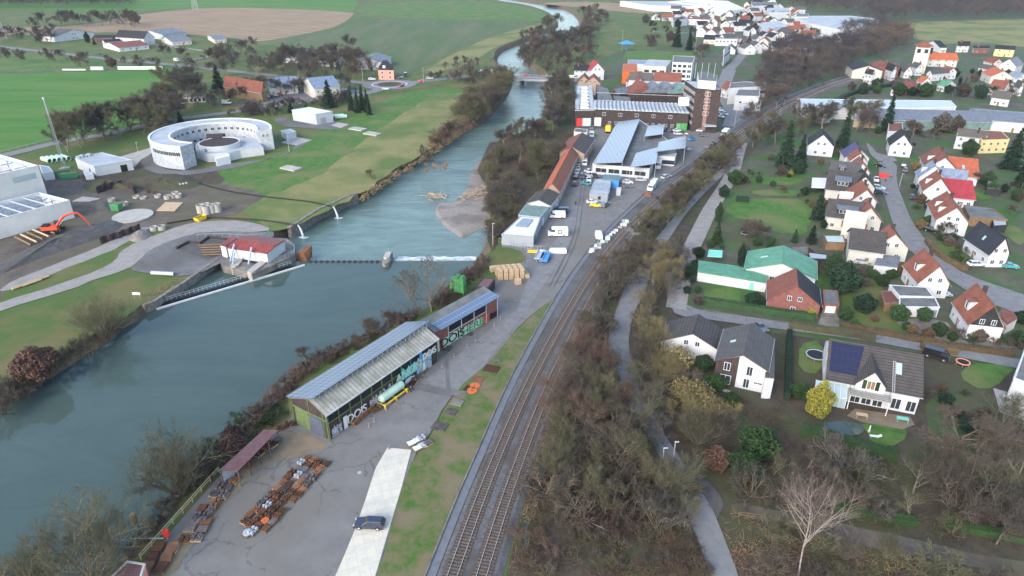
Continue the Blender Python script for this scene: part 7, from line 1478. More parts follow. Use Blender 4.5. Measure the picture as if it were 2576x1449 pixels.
CARS=[('hatch',2214,421,10,2,BLK,'small black car at the left of the cul de sac'),('estate',2272,421,1,-8,NAVY,'dark blue car behind another in the cul de sac'),('hatch',2276,432,1,-8,GRY,'dark grey car at the front of the two in the cul de sac'),('hatch',2203,456,2,10,WHT,'white car beside the upper left row house'),('estate',2209,477,10,2,SIL,'silver estate parked before the dark roofed row house'),('estate',2214,488,10,2,NAVY,'dark blue estate parked below the silver estate'),('hatch',2294,500,-1,-9,NAVY,'blue black car beside the right hand front garden'),('estate',2455,670,10,0,WHT,'white family car in front of the navy roofed house'),('hatch',2539,675,10,1,TEAL,'teal sports car right of the white house door'),('estate',2343,585,10,3,BLK,'black car half hidden below the twin dormer house'),('hatch',2371,746,10,0,SIL,'silver car between the flat annex and the orange roof'),('estate',2170,664,10,1,SIL,'silver car in front of the cream garage'),('van',2353,901,10,3,BLK,'black van with silver roof beside the villa'),('hatch',1912,830,8,6,GRY,'grey car behind the modern house'),('hatch',1482,374,0,8,BLU,'bright blue car between the brick hall and the showroom'),('hatch',1470,400,0,8,WHT,'white car at the top of the queue on the yard street'),('van',1470,415,0,8,WHT,'white van in the queue on the yard street'),('hatch',1457,416,1,-8,SIL,'silver car left of the white van'),('hatch',1454,429,1,-8,WHT,'white car below the silver one along the brick hall'),('hatch',1451,437,1,-8,WHT,'second white car along the brick hall'),('estate',1448,448,1,-8,BLK,'black estate car along the brick hall'),('estate',1464,448,0,8,NAVY,'dark car standing on the old yard rails'),('hatch',1482,436,4,1,WHT,'white car nearest the showroom wall'),('hatch',1482,445,4,1,SIL,'silver car under the showroom wall row'),('hatch',1481,457,0,8,WHT,'white car above the teal car by the containers'),('hatch',1474,466,-6,-2,TEAL,'teal car beside the grey containers'),('hatch',1445,467,1,-8,BLK,'black car by the racks at the brick hall'),('hatch',1496,447,5,3,BLK,'black car beside the showroom corner'),('van',1409,538,-10,0,NAVY,'dark blue van behind the white van near the workshop'),('van',1402,549,-10,0,WHT,'white van parked beside the grey green workshop'),('bigvan',1403,594,-10,0,WHT,'large white van with black square logo'),('hatch',1498,521,10,1,YEL,'bright yellow car on the yard'),('hatch',1489,513,10,0,WHT,'white car partly behind the yellow car'),('estate',1522,520,6,-4,GRY,'dark grey car right of the yellow car'),('hatch',1578,463,10,0,WHT,'white car right of the blue container'),('hatch',1577,473,10,0,GRY,'grey car below the white one beside the blue container'),('hatch',1612,457,10,0,SIL,'silver car before the white showroom front'),('estate',1675,449,9,-3,SIL,'silver car on the road beside the rails'),('bigvan',1656,423,-3,9,WHT,'white delivery van right of the showroom'),('van',1638,478,-6,7,WHT,'white van lower of two by the railway fence'),('van',1644,468,-6,7,WHT,'white van upper of two by the railway fence'),('estate',1724,378,9,2,SIL,'silver car half under the right solar roof'),('estate',1783,373,8,-4,GRY,'grey car at the bend of the railway road'),('estate',1794,366,8,-4,BLK,'black car behind the grey one at the road bend'),('hatch',1673,331,5,-4,BLK,'black car at the left end of the tower parking'),('hatch',1685,332,5,-4,GRY,'grey car second in the tower parking'),('hatch',1702,332,8,0,WHT,'white car in the upper row of the tower parking'),('hatch',1705,340,8,0,WHT,'white car in the lower row of the tower parking'),('hatch',1718,339,8,0,BLK,'black car right of the lower white car'),('hatch',1729,343,8,1,GRY,'grey car above the blue one in the parking'),('hatch',1740,354,9,-2,BLU,'light blue car in the tower parking'),('hatch',1761,332,7,0,WHT,'white car beside the tower entrance'),('hatch',1767,344,7,0,GRY,'grey car below the tower entrance'),('hatch',1812,280,7,2,WHT,'white car at the top of the row right of the tower'),('hatch',1813,287,7,2,SIL,'silver car in the row right of the tower'),('hatch',1813,296,7,2,WHT,'white car at the bottom of the row right of the tower'),('hatch',1823,290,7,2,SIL,'silver car on the street right of the tower'),('hatch',1488,325,0,5,GRY,'grey car at the factory yard corner'),('van',1488,344,0,8,WHT,'white pick up in the lane left of the showroom'),('hatch',1876,284,7,2,BLU,'blue car beside the mural extension'),('hatch',1903,291,7,-2,GRY,'grey car on the forecourt near the crossing'),('hatch',1888,105,0,6,WHT,'white car driving with lights on the long street'),('hatch',1323,193,10,0,RED,'red car crossing the bridge'),('hatch',1380,195,10,0,SIL,'silver car in the middle of the bridge'),('van',1440,199,10,0,WHT,'white van leaving the bridge to the right'),('estate',936,202,10,0,WHT,'white car entering the roundabout from the left'),('estate',1008,200,-10,0,BLK,'black car beside the pink house'),('van',1020,192,1,8,BLK,'black van right of the pink house'),('estate',1081,200,10,0,SIL,'silver car on the bridge approach'),('hatch',1060,207,-10,0,RED,'red car leaving the roundabout'),('hatch',1010,219,-8,2,RED,'orange red car in the roundabout'),('hatch',970,227,10,0,WHT,'white car at the lower roundabout exit'),('hatch',670,247,10,-1,WHT,'white car before the brick barn door'),('hatch',682,245,10,-1,BLK,'black car between the white ones at the barn'),('hatch',691,243,10,-1,WHT,'second white car at the barn parking'),('hatch',704,241,10,-1,RED,'dark red car at the barn parking'),('hatch',744,234,10,-1,WHT,'white car before the old mansion'),('hatch',854,230,10,-1,SIL,'silver car right of the dark pine'),('hatch',865,229,10,-1,WHT,'white car right of the silver one behind the pine'),('estate',890,224,10,-1,GRY,'grey car behind the spruce group'),('hatch',249,138,10,2,NAVY,'dark blue car driving on the main road'),('hatch',371,151,10,2,BLK,'black car driving on the main road'),('van',445,155,10,2,WHT,'white van at the farm lane junction'),('hatch',160,129,10,2,GRY,'grey car farthest left on the main road'),('van',571,262,10,0,WHT,'white pick up beside the white pavilion')]
for k,x,y,dx,dy,col,lb in CARS:car(k,x,y,dx,dy,col,lb,.3 if y<260 and x<1500 else .2)
def logo():
 o=[q for q in bpy.data.objects if q.get('label')=='large white van with black square logo'][0]
 for s in(-1,1):
  lg=MB()
  for a_ in(0,90,180,270):
   c_,s_=math.cos(R(a_+0)),math.sin(R(a_));lg.add([(-.6+c_*.6-s_*.6,s*1.07,1.6+s_*.6+c_*.6),(-.6+c_*.6+s_*.6,s*1.07,1.6+s_*.6-c_*.6),(-.6+c_*.42+s_*.42,s*1.07,1.6+s_*.42-c_*.42),(-.6+c_*.42-s_*.42,s*1.07,1.6+s_*.42+c_*.42)],[(0,1,2,3)])
  part('logo',lg,'dark',o)
logo()
def box_truck(label,x,y,dx,dy,L=8,cab='dark',bodym='white_plain',name='truck'):
 p=G((x,y));q=G((x+dx,y+dy));r=thing(name,label,name,(p.x,p.y,.2),math.atan2(q.y-p.y,q.x-p.x))
 part('cargo_box',MB().box(-L/2,L/2-2.2,-1.2,1.2,1.0,3.5),bodym,r);cb=part('cab',MB().hexa([(L/2-2,-1.15,.6),(L/2,-1.15,.6),(L/2,1.15,.6),(L/2-2,1.15,.6),(L/2-2,-1.1,2.8),(L/2-.4,-1.1,2.8),(L/2-.4,1.1,2.8),(L/2-2,1.1,2.8)]),cab,r)
 part('windscreen',MB().hexa([(L/2-.2,-1,1.5),(L/2+.02,-1,1.5),(L/2+.02,1,1.5),(L/2-.2,1,1.5),(L/2-.4,-1,2.5),(L/2-.2,-1,2.5),(L/2-.2,1,2.5),(L/2-.4,1,2.5)]),'glass',cb)
 for xx in(-L/2+1.2,-L/2+2.3,L/2-1.2):
  for s in(-1,1):part('wheel',MB().tube([(xx,s*.9,.48),(xx,s*1.22,.48)],.48,10),'rubber',r)
 part('chassis',MB().box(-L/2,L/2-.3,-.8,.8,.6,.98),'dark',r)
box_truck('black lorry with white box body on the road beside the rails',1822,346,-9,8);box_truck('long white lorry on the bridge approach',1222,190,-10,0,12,'steel');box_truck('yellow lorry beside the tall solar roof',1530,334,3,-7,5,'yellow','yellow')
def trailer(label,x,y,dx,dy,m):
 p=G((x,y));q=G((x+dx,y+dy));r=thing('flat_trailer',label,'trailer',(p.x,p.y,.15),math.atan2(q.y-p.y,q.x-p.x))
 b_=MB().box(-3,3,-1.15,1.15,.8,.9).box(-3,3,-1.2,-1.1,.9,1.3).box(-3,3,1.1,1.2,.9,1.3).box(-3.05,-2.95,-1.2,1.2,.9,1.3).box(2.95,3.05,-1.2,1.2,.9,1.3)
 part('trailer_bed',b_,m,r);part('drawbar',MB().tube([(3,-.6,.7),(4.3,0,.6),(3,.6,.7)],.08,4),m,r)
 for xx in(-.5,.5):
  for s in(-1,1):part('wheel',MB().tube([(xx,s*.95,.4),(xx,s*1.2,.4)],.4,10),'rubber',r)
trailer('blue flat trailer standing on the yard',1371,655,-5,12,'blue');trailer('grey flat trailer left behind the blue one',1359,650,-5,10,'steel')
c=G((138,585));ex=thing('excavator','orange red tracked excavator with raised arm beside the concrete hall','excavator',(c.x,c.y,.3),R(12))
for s in(-1,1):
 n=16;tk=MB().hexa([(-2.4,s*1.5-.35,.15),(2.4,s*1.5-.35,.15),(2.4,s*1.5+.35,.15),(-2.4,s*1.5+.35,.15),(-2.7,s*1.5-.35,.85),(2.7,s*1.5-.35,.85),(2.7,s*1.5+.35,.85),(-2.7,s*1.5+.35,.85)]);part('track',tk,'rubber',ex)
part('undercarriage',MB().box(-1.2,1.2,-1.2,1.2,.4,1.0),'iron',ex)
up_=part('upper_body',MB().hexa([(-3,-1.45,1.05),(1.6,-1.45,1.05),(1.6,1.45,1.05),(-3,1.45,1.05),(-3.1,-1.35,2.2),(1.4,-1.35,2.0),(1.4,1.35,2.0),(-3.1,1.35,2.2)]),'excavator_red',ex)
cb=part('cab',MB().hexa([(.2,.4,2.0),(2,.4,1.3),(2,1.4,1.3),(.2,1.4,2.0),(.3,.5,3.3),(1.5,.5,3.3),(1.5,1.35,3.3),(.3,1.35,3.3)]),'glass',ex);part('engine_cover',MB().box(-2.9,-1,-1.2,1.2,2.15,2.5),'dark',up_)
part('boom',MB().tube([(1.2,-.3,1.9),(4.0,-.3,5.0),(6.8,-.3,5.9),(8.3,-.3,5.6)],.42,4,0,.3),'excavator_red',ex)
part('stick',MB().tube([(7.9,-.3,6.0),(9.6,-.3,3.9),(10.6,-.3,1.6)],.32,4,0,.2),'excavator_red',ex)
part('bucket',MB().hexa([(10.2,-1,.3),(11.8,-1,.5),(11.8,.4,.5),(10.2,.4,.3),(10.3,-1,1.5),(11.3,-1,1.6),(11.3,.4,1.6),(10.3,.4,1.5)]),'iron',ex)
part('hydraulic_ram',MB().tube([(2,-.3,2.1),(3.8,-.3,4.0)],.12,6),'steel',ex)
def pipe_pile(label,px,r,L,ang,m='tank',n=5,name='concrete_pipe',group=None):
 for i in range(n):
  p=G((px[0]+i*px[2],px[1]+i*px[3]));mb=MB();k=16;vs=[]
  for t in(-L/2,L/2):
   for rr_ in(r,r*.8):vs+=[(t,rr_*math.cos(2*math.pi*j/k),r+rr_*math.sin(2*math.pi*j/k))for j in range(k)]
  o_=lambda a,j:a*k+j%k
  mb.add(vs,[(o_(0,j),o_(0,j+1),o_(2,j+1),o_(2,j))for j in range(k)]+[(o_(1,j+1),o_(1,j),o_(3,j),o_(3,j+1))for j in range(k)]+[(o_(0,j+1),o_(0,j),o_(1,j),o_(1,j+1))for j in range(k)]+[(o_(2,j),o_(2,j+1),o_(3,j+1),o_(3,j))for j in range(k)])
  o=single(name,mb,m,label+f', {["first","second","third","fourth","fifth","sixth"][i]} from the left' if n>1 else label,'pipe',group or label if n>1 else None,origin=(0,0,0));o.location=(p.x,p.y,.1);o.rotation_euler=(0,0,ang)
pipe_pile('pale green pipe lying beside the mast',(118,408,12,-1.5),.95,6.5,R(-35));pipe_pile('concrete pipe lying beside the brown mound',(452,469,8,-1.5),.6,3.4,R(-40),'concrete',3);pipe_pile('grey steel pipe lying on the dark gravel plaza',(411,693,0,0),.55,6.5,R(-6),'steel',1)
pipe_pile('pale tank tube beside the steel shed',(850,297,8,2),1.0,6,R(20),'tank',2)
pr=MB().ring(0,0,0,1.3,1.15,.95,20)
me=None
for i,(x,y,k,lb)in enumerate(((422,501,1,'left ring in the upper group of shaft rings'),(435,498,1,'middle ring in the upper group of shaft rings'),(442,492,1,'rear ring in the upper group of shaft rings'),(450,497,1,'right ring in the upper group of shaft rings'),(507,536,2.2,'left stacked ring beside the yellow skip'),(521,538,2.2,'second stacked ring beside the yellow skip'),(520,531,2.0,'rear stacked ring beside the yellow skip'),(535,535,2.2,'third stacked ring beside the yellow skip'),(548,533,2.2,'right stacked ring beside the yellow skip'),(388,580,1,'left shaft ring by the rubble heap'),(408,578,1,'right shaft ring by the rubble heap'),(398,497,.8,'shaft ring with yellow rim'),(343,498,.5,'low concrete ring in the brown hollow'),(361,500,.5,'small concrete ring in the brown hollow'),(282,508,.9,'ring half hidden by the green container'),(315,517,.9,'ring right of the green container'))):
 if me is None:me=pr.mesh('concrete_ring','concrete')
 p=G((x,y));o=tag(link('concrete_ring',me,None,(p.x,p.y,.1)),lb,'concrete ring','concrete shaft rings on the building site');o.scale=(1.15,1.15,k)if k>1.5 else(1,1,k)
def skip(label,x,y,dx,dy,L,W,H,m,name='skip',lid=False):
 p=G((x,y));q=G((x+dx,y+dy));r=thing(name,label,name.replace('_',' '),(p.x,p.y,.12),math.atan2(q.y-p.y,q.x-p.x));a,b=L/2,W/2;t=.12
 out=[(-a*.8,-b,.1),(a*.8,-b,.1),(a*.8,b,.1),(-a*.8,b,.1),(-a,-b,H),(a,-b,H),(a,b,H),(-a,b,H)];inn=[(-a*.8+t,-b+t,.3),(a*.8-t,-b+t,.3),(a*.8-t,b-t,.3),(-a*.8+t,b-t,.3),(-a+t,-b+t,H),(a-t,-b+t,H),(a-t,b-t,H),(-a+t,b-t,H)]
 part('tub',MB().add(out+inn,[(3,2,1,0),(0,1,5,4),(1,2,6,5),(2,3,7,6),(3,0,4,7),(8,9,10,11),(9,8,12,13),(10,9,13,14),(11,10,14,15),(8,11,15,12),(4,5,13,12),(5,6,14,13),(6,7,15,14),(7,4,12,15)]),m,r)
 rb_=MB()
 for i in range(5):x_=-a*.75+a*1.5*i/4;rb_.box(x_-.06,x_+.06,-b-.08,-b,.2,H-.1).box(x_-.06,x_+.06,b,b+.08,.2,H-.1)
 part('rib',rb_,m,r)
 part('filling',MB().box(-a*.85,a*.85,-b+t,b-t,.31,H*(.96 if lid else .6)),'wood' if lid else 'mud',r);return r
skip('green skip container nearest the mast',154,441,10,-2,6.5,2.4,2.0,'green_paint',lid=True);skip('green skip container with brown lid in front',176,449,10,-1,7,2.4,2.2,'green_paint',lid=True);skip('green box container in the middle of the building site',296,530,10,1,3.6,2.3,2.6,'green_paint',lid=True)
skip('yellow skip beside the stacked shaft rings',505,555,9,-4,4,1.9,1.4,'yellow');skip('rusty brown open skip against the graffiti wall',905,1050,10,-9,6.6,2.2,1.3,'rust')
block('white site container beside the unfinished hall',[(98,415),(122,418),(134,432),(108,436)],3.0,'white_plain','felt_pale','container','site_container',para=.1)
block('small blue white transformer box in front of the white plant building',[(210,431),(226,432),(235,440),(214,442)],1.8,'white_plain','grey_light','cabinet','utility_cabinet',para=.1)
for lb,px,m in(('timber mat of pale planks on the mud',[(394,531),(417,510),(461,511),(440,532)],'wood_pale'),('mud covered concrete plates left of the green container',[(182,508),(208,496),(254,501),(226,508)],'concrete')):
 P=GS(px);single('plank_mat',MB().prism([(p.x,p.y)for p in P],.08,.3),m,lb,'mat')
p=G((335,545));single('shaft_cover',MB().prism([(p.x+6.3*math.cos(i*.314),p.y+6.3*math.sin(i*.314))for i in range(20)],.1,.5),'concrete','large round concrete shaft cover on the building site','shaft cover')
for i in range(7):
 a,b=G((40+i*15,603-i*6)),G((80+i*15,622-i*7.2));single('concrete_plank',MB().tube([(a.x,a.y,.95),(b.x,b.y,.75)],.35,4),'wood_pale' if i%2 else 'wood',['first','second','third','fourth','fifth','sixth','seventh'][i]+' plank from the left on the gravel bank below the excavator','plank','planks before the excavator')
def sheetpile(label,px,h=2.2):
 P=resample(GS(px),.7);o=offs(P,lambda i,p:.3 if(i//2)%2 else-.3,1);n=len(o);o0=o[0]
 single('sheet_pile_wall',MB().add([(q.x,q.y,z)for q in o for z in(0,h)],[(i*2,i*2+2,i*2+3,i*2+1)for i in range(n-1)]),'brick_dark',label,'sheet piling')
sheetpile('rusty sheet pile wall beside the rubble heap',[(253,614),(300,600),(358,578)]);sheetpile('rusty sheet pile wall around the brown hollow',[(244,488),(275,476),(310,470),(345,482),(340,488)],2.6);sheetpile('short rusty sheet pile row below the concrete pipes',[(370,486),(385,488),(402,492)],1.4)
def heap(label,px,h,m,seed=1,name='spoil_heap'):
 P=chaikin(GS(px),2);c=sum(P,Vector())/len(P);vs=[(p.x-c.x,p.y-c.y,0)for p in P];n=len(P);rings=6;V=list(vs)
 for k in range(1,rings):
  f=1-k/rings
  V+=[(x*f,y*f,h*(1-f**1.7)*(1+.25*noise.noise(Vector((x*.25+seed,y*.25,k)))))for x,y,z in vs]
 V.append((0,0,h));F_=[(k*n+i,k*n+(i+1)%n,(k+1)*n+(i+1)%n,(k+1)*n+i)for k in range(rings-1)for i in range(n)]+[((rings-1)*n+i,(rings-1)*n+(i+1)%n,rings*n)for i in range(n)]
 o=tag(link(name,MB().add(V,F_).mesh(name,m),None,(c.x,c.y,.06)),label,'heap');return o
heap('long dark gravel bank below the excavator',[(-30,680),(40,640),(150,600),(250,565),(300,545),(318,562),(290,585),(180,625),(60,665),(-20,700)],2.4,'dark_gravel')
heap('pale rubble heap beside the sheet pile wall',[(318,602),(340,585),(365,578),(385,590),(375,602),(340,612)],1.6,'gravel_bar');heap('dark earth heap behind the green container',[(225,520),(250,506),(285,512),(285,530),(250,535)],1.5,'dark_gravel',3);heap('brown grassy mound above the building site',[(300,455),(400,435),(470,440),(520,460),(480,478),(400,480),(330,475)],2.2,'scrub_ground',4);heap('brown mound behind the sheet piles',[(200,465),(260,450),(330,462),(345,476),(270,474),(230,490)],2.4,'scrub_ground',5)
for x,y,lb in((720,421,'upper concrete slab pad on the embankment'),(888,322,'small concrete pad on the upper embankment'),(925,334,'concrete basin on the upper embankment')):
 p=G((x+12,y+4));single('concrete_slab',MB().box(p.x-4,p.x+4,p.y-2.2,p.y+2.2,.05,.6,a=R(-30),o=(p.x,p.y)),'concrete',lb,'slab')
bar=[(1100,514),(1112,512),(1120,533),(1132,516),(1148,502),(1166,487),(1180,462),(1186,430),(1200,405),(1225,400),(1250,500),(1245,570),(1222,572),(1190,588),(1166,603),(1158,600),(1140,586),(1116,572),(1098,548),(1092,530)]
Pb=chaikin(GS(bar,WZ2),2);cb_=sum(Pb,Vector())/len(Pb);gb=MB();n=len(Pb)
gb.add([(p.x,p.y,WZ2-.6)for p in Pb]+[(p.x+(cb_.x-p.x)*.03,p.y+(cb_.y-p.y)*.03,WZ2+.12)for p in Pb]+[(p.x+(cb_.x-p.x)*.12,p.y+(cb_.y-p.y)*.12,WZ2+.5)for p in Pb]+[(cb_.x,cb_.y,WZ2+.8)],[(k*n+i,k*n+(i+1)%n,(k+1)*n+(i+1)%n,(k+1)*n+i)for k in range(2)for i in range(n)]+[(2*n+i,2*n+(i+1)%n,3*n)for i in range(n)])
struct('gravel_bar',gb,'gravel_bar')
for pts,lb in(([(500,460),(560,478),(644,492),(720,500),(790,508),(836,520)],'upper black drain hose crossing the meadow to the quay'),([(420,562),(520,545),(600,550),(644,552),(700,558),(748,567)],'lower black drain hose ending above the quay wall')):
 P=chaikin(GS(pts,.35),2,False);single('drain_hose',MB().tube([tuple(p)for p in P],.22,6),'dark',lb,'hose')
for(x,y),lb in(((837,520),'white water jet pouring from the upper hose'),((749,567),'white water jet pouring from the lower hose')):
 p=G((x,y),.3);single('water_jet',MB().tube([(p.x+t*1.6,p.y-t*.9,.35-4*t*t)for t in(0,.15,.3,.5,.7,.85,1)],.16,6,0,.4).add([(p.x+1.6+math.cos(a)*1.5*(1+.3*math.sin(a*3)),p.y-.9+math.sin(a)*.9,WZ2+.06)for a in[i*.45 for i in range(14)]],[tuple(range(14))]),'foam',lb,'water jet')
bm=MB().tube([(0,-.6,.62),(0,.6,.62)],.62,14);bme=bm.mesh('wrapped_bale','bale')
def bales(x0,x1,y,n,layers,lb,sl=0):
 for l in range(layers):
  for i in range(n):
   p=G((x0+(x1-x0)*(i+.5)/n,y+sl*i));o=tag(link('wrapped_bale',bme,None,(p.x,p.y,.05+l*1.2),R(90+2*math.sin(i*7))),lb+f', {i+1}{["st","nd","rd"][i] if i < 3 else "th"} from left'+(', upper' if l else ''),'bale','wrapped silage bales');o.scale=(1.15,1.5,1)
bales(159,216,178,10,1,'pale green wrapped bale in the left single row');bales(230,261,177,5,2,'pale green wrapped bale in the short middle stack');bales(298,410,176,18,2,'pale green wrapped bale in the long right stack')
def pallet(kind,seed):
 rr=random.Random(seed);m_=MB()
 for i in range(5):m_.box(-.6+i*.25,-.42+i*.25,-.5,.5,.1,.14)
 for y in(-.45,0,.45):m_.box(-.6,.6,y-.06,y+.06,0,.1)
 q=MB()
 if kind=='rings':
  for x in(-.33,.28):
   for y in(-.25,.25):q.ring(x,y,.15,.32+rr.random()*.15,.24,.12,12)
 elif kind=='plate':
  for i in range(rr.randint(1,4)):q.box(-.58+rr.random()*.08,.56,-.48,.44+rr.random()*.06,.15+i*.09,.22+i*.09)
 elif kind=='blocks':
  for x in(-.42,-.02,.38):
   for y in(-.28,.22):q.box(x-.13,x+.13,y-.17,y+.17,.15,.3+rr.random()*.25)
 elif kind=='disc':q.ring(0,0,.15,.3,.56,.1,20)
 else:
  for i in range(5):q.tube([(-.55,-.4+i*.2,.24),(.55,-.35+i*.18,.24+rr.random()*.2)],.08,5)
 return m_.mesh('pallet_base','wood'),q.mesh('casting','rust')
PAL={k:pallet(k,i)for i,k in enumerate(('rings','plate','blocks','disc','bars'))}
def cast(x,y,k,col,lb,grp,s=1.25,rz=0):
 p=G((x,y));r=thing('casting_pallet',lb,'pallet',(p.x,p.y,.2),R(52)+rz,grp);r.scale=(s,s,s*1.1)
 link('pallet_base',PAL[k][0],r);c=link('casting',PAL[k][1],r);c.material_slots[0].link='OBJECT';c.material_slots[0].material=MATS[col]
rr=random.Random(9)
def castrow(a,b,n,wd,cols,lb,kinds,s=1.25,jit=.25):
 A_,B_=G(a),G(b);d=(B_-A_).normalized();nn=Vector((-d.y,d.x,0));ro_=math.atan2(d.y,d.x)-R(52);i=0
 names=[]
 for i in range(n):
  for j in range(wd):
   p=A_.lerp(B_,(i+.5)/n)+nn*((j-(wd-1)/2)*1.42*s/1.15)+Vector((rr.uniform(-jit,jit),rr.uniform(-jit,jit),0));k=rr.choice(kinds);col=rr.choice(cols)
   if rr.random()<.08:continue
   z=p;r=thing('casting_pallet','','pallet',(z.x,z.y,.2+rr.random()*.05),R(52)+ro_+rr.uniform(-.15,.15),lb);od=lambda q:str(q+1)+{0:'st',1:'nd',2:'rd'}.get(q,'th')
   end='near end' if i<n/3 else('far end' if i>2*n/3 else 'middle')
   r['label']=f'{ {"rust":"rusty brown","iron":"dark iron","orange":"orange","steel":"silver grey","white_plain":"white"}[col] } {dict(rings="ring", plate="plate", blocks="block", disc="disc", bars="bar")[k]} castings, {lb}, {od(i)} from near end, {od(j)} across'
   r.scale=(s,s,s*1.1);pb=link('pallet_base',PAL[k][0],r);pb.material_slots[0].link='OBJECT';pb.material_slots[0].material=MATS[rr.choice(['wood','wood_pale','wood'])];c=link('casting',PAL[k][1],r);c.material_slots[0].link='OBJECT';c.material_slots[0].material=MATS[col]
KS=['rings','plate','blocks','disc','bars','rings','blocks']
castrow((636,1332),(802,1158),13,4,['rust']*9+['iron']*4+['steel','steel','orange'],'middle yard row',KS,1.12,.2)
castrow((619,1352),(640,1335),2,1,['iron','steel'],'bottom of middle row',KS)
castrow((470,1335),(520,1340),2,3,['iron','iron','rust'],'group by the red box',KS,1.4)
castrow((500,1315),(585,1205),6,2,['iron','iron','rust'],'left yard row by the fence',KS,1.35)
castrow((590,1190),(700,1100),7,2,['iron','iron','rust'],'under the maroon canopy',KS,1.3)
castrow((385,1449),(422,1372),3,2,['rust'],'stack by the bottom hut',['plate'],1.7)
castrow((700,1082),(735,1072),2,1,['iron','rust'],'behind the canopy',KS,1.5)
castrow((930,1035),(985,1000),4,2,['iron','rust'],'left of the gas tank',['plate','blocks'],1.4)
castrow((1010,985),(1090,895),8,2,['rust','rust','iron','rust'],'along the graffiti wall',['plate','bars','plate','blocks'],1.5)
castrow((1035,1128),(1075,1108),3,2,['steel','white_plain','iron'],'by the slab end',KS,1.3)
for x,y,m,lb,s in((1237,930,'rust','big square rusty plate on the grass verge',3.2),(1204,956,'rust','brown plate above the orange disc',2.2),(1183,980,'rust','rusty plate left of the orange discs',2.4),(1150,1015,'old_concrete','long grey casting with rounded end on the verge',2.4),(1135,1038,'iron','dark reddish plate beside the asphalt edge',2.2),(1106,1075,'iron','pinkish plates at the verge corner',2.8),(1253,906,'iron','small dark plate on the upper verge',1.4),(1121,878,'iron','dark steel plate before the green lettering',2.6),(1180,842,'iron','dark plate below the brick wall',1.8)):
 p=G((x,y));single('steel_plate',MB().box(p.x-s*.5,p.x+s*.5,p.y-s*.4,p.y+s*.4,.15,.32,a=R(-20),o=(p.x,p.y)),m,lb,'plate')
for x,y,lb in((1195,973,'upper orange disc lying on the verge'),(1188,985,'lower orange disc lying on the verge')):
 p=G((x,y));single('steel_disc',MB().ring(p.x,p.y,.15,.35,1.05,.2,20),'orange',lb,'disc')
a,b=G((963,1003),1.7),G((1007,971),1.7);a.z=b.z=0;d=b-a;c=(a+b)/2;r=thing('gas_tank','pale green cylindrical gas tank on a yellow frame beside the shed','gas tank',(c.x,c.y,.15),math.atan2(d.y,d.x))
L=2.9;T=[(-L-.5,.25),(-L-.35,.6),(-L,.85),(L,.85),(L+.35,.6),(L+.5,.25)];n=16;vs=[(x,q*math.cos(2*math.pi*j/n),1.75+q*math.sin(2*math.pi*j/n))for x,q in T for j in range(n)]
part('vessel',MB().add(vs,[(i*n+j,i*n+(j+1)%n,(i+1)*n+(j+1)%n,(i+1)*n+j)for i in range(5)for j in range(n)]+[tuple(range(n)),tuple(5*n+j for j in reversed(range(n)))]),'tank',r)
fr=MB()
for s in(-1,1):fr.box(-3.4,3.6,s*1.05-.12,s*1.05+.12,.55,.8)
for x in(-3.2,0,3.2):fr.box(x-.12,x+.12,-1.1,1.1,.5,.75).box(x-.15,x+.15,-1.25,-1,0,.95).box(x-.15,x+.15,1,1.25,0,.95)
part('frame',fr,'yellow',r)
cm=MB()
for i in range(4):cm.box(-.55,.55,-.45,.45,.1+i*.22,.24+i*.22)
cm.box(-.5,.5,-.4,.4,0,.95);cme=cm.mesh('wooden_crate','wood_pale')
for i in range(6):
 for j in range(3):
  for l in range(3 if i<5 else 1):
   p=G((1252,694))+Vector((i*1.45+j*.4,-j*1.35+i*.25,0));tag(link('wooden_crate',cme,None,(p.x,p.y,.2+l*.98),R(10)),f'pale wooden crate, {["front","middle","rear"][j]} line, {["first","second","third","fourth","fifth","sixth"][i]} from the left, {["bottom","middle","top"][l]} layer','crate','wooden crates stacked on the yard').scale=(1.15,1.15,1)
for i,(x,y)in enumerate(((1240,684),(1303,716),(1299,690))):p=G((x,y));tag(link('wooden_crate',cme,None,(p.x,p.y,.2),.3),['grey brown crate left of the crate stack','single crate lying apart below the crate stack','crate behind the right end of the crate stack'][i],'crate','wooden crates stacked on the yard').scale=(1.5,1.4,1.6)
rs=random.Random(4)
for i in range(22):
 t=i/21;x,y=1487+90*t+rs.uniform(-3,3),640-80*t+rs.uniform(-4,4);p=G((x,y));s=rs.uniform(.35,.8);single('glass_pallet',MB().box(p.x-s,p.x+s,p.y-s*.8,p.y+s*.8,.15,.4).box(p.x-s*.9,p.x+s*.9,p.y-s*.7,p.y+s*.7,.4,.6+rs.random()*.9),['bale','white','concrete'][i%3],f'pallet of pale slabs beside the tracks, {i+1}{["st","nd","rd"][i % 10 if i != 10 else 2] if i in (0,1,2,20,21) else "th"} from the lower end','pallet','pallets of pale slabs beside the tracks')
for x,y,w_,l_,h_,m,lb in((1506,598,1.0,4,1.6,'white_plain','white tall slab stack with orange base by the rails'),(1582,580,1.6,3.5,.5,'old_concrete','flat reddish slab heap beside the railway edge'),(1612,574,.8,2.4,1.8,'concrete','upright pale panel beside the railway edge'),(1598,590,1.5,3,.6,'old_concrete','brownish stone slabs left of the upright panel'),(1628,494,1.2,3,.9,'rust','reddish covered stack beside the railway road'),(1403,638,2.6,.7,1.6,'white_plain','white board trailer standing on the yard')):
 p=G((x,y));single('slab_stack',MB().box(p.x-w_,p.x+w_,p.y-l_/2,p.y+l_/2,.15,.15+h_*.7).box(p.x-w_*.9,p.x+w_*.9,p.y-l_*.45,p.y+l_*.45,.15+h_*.7,.15+h_),m,lb,'stack')
bs=MB()
for i in range(5):bs.box(-3,3,-.8+i*.35,-.6+i*.35,.2+.05*(i%2),.45)
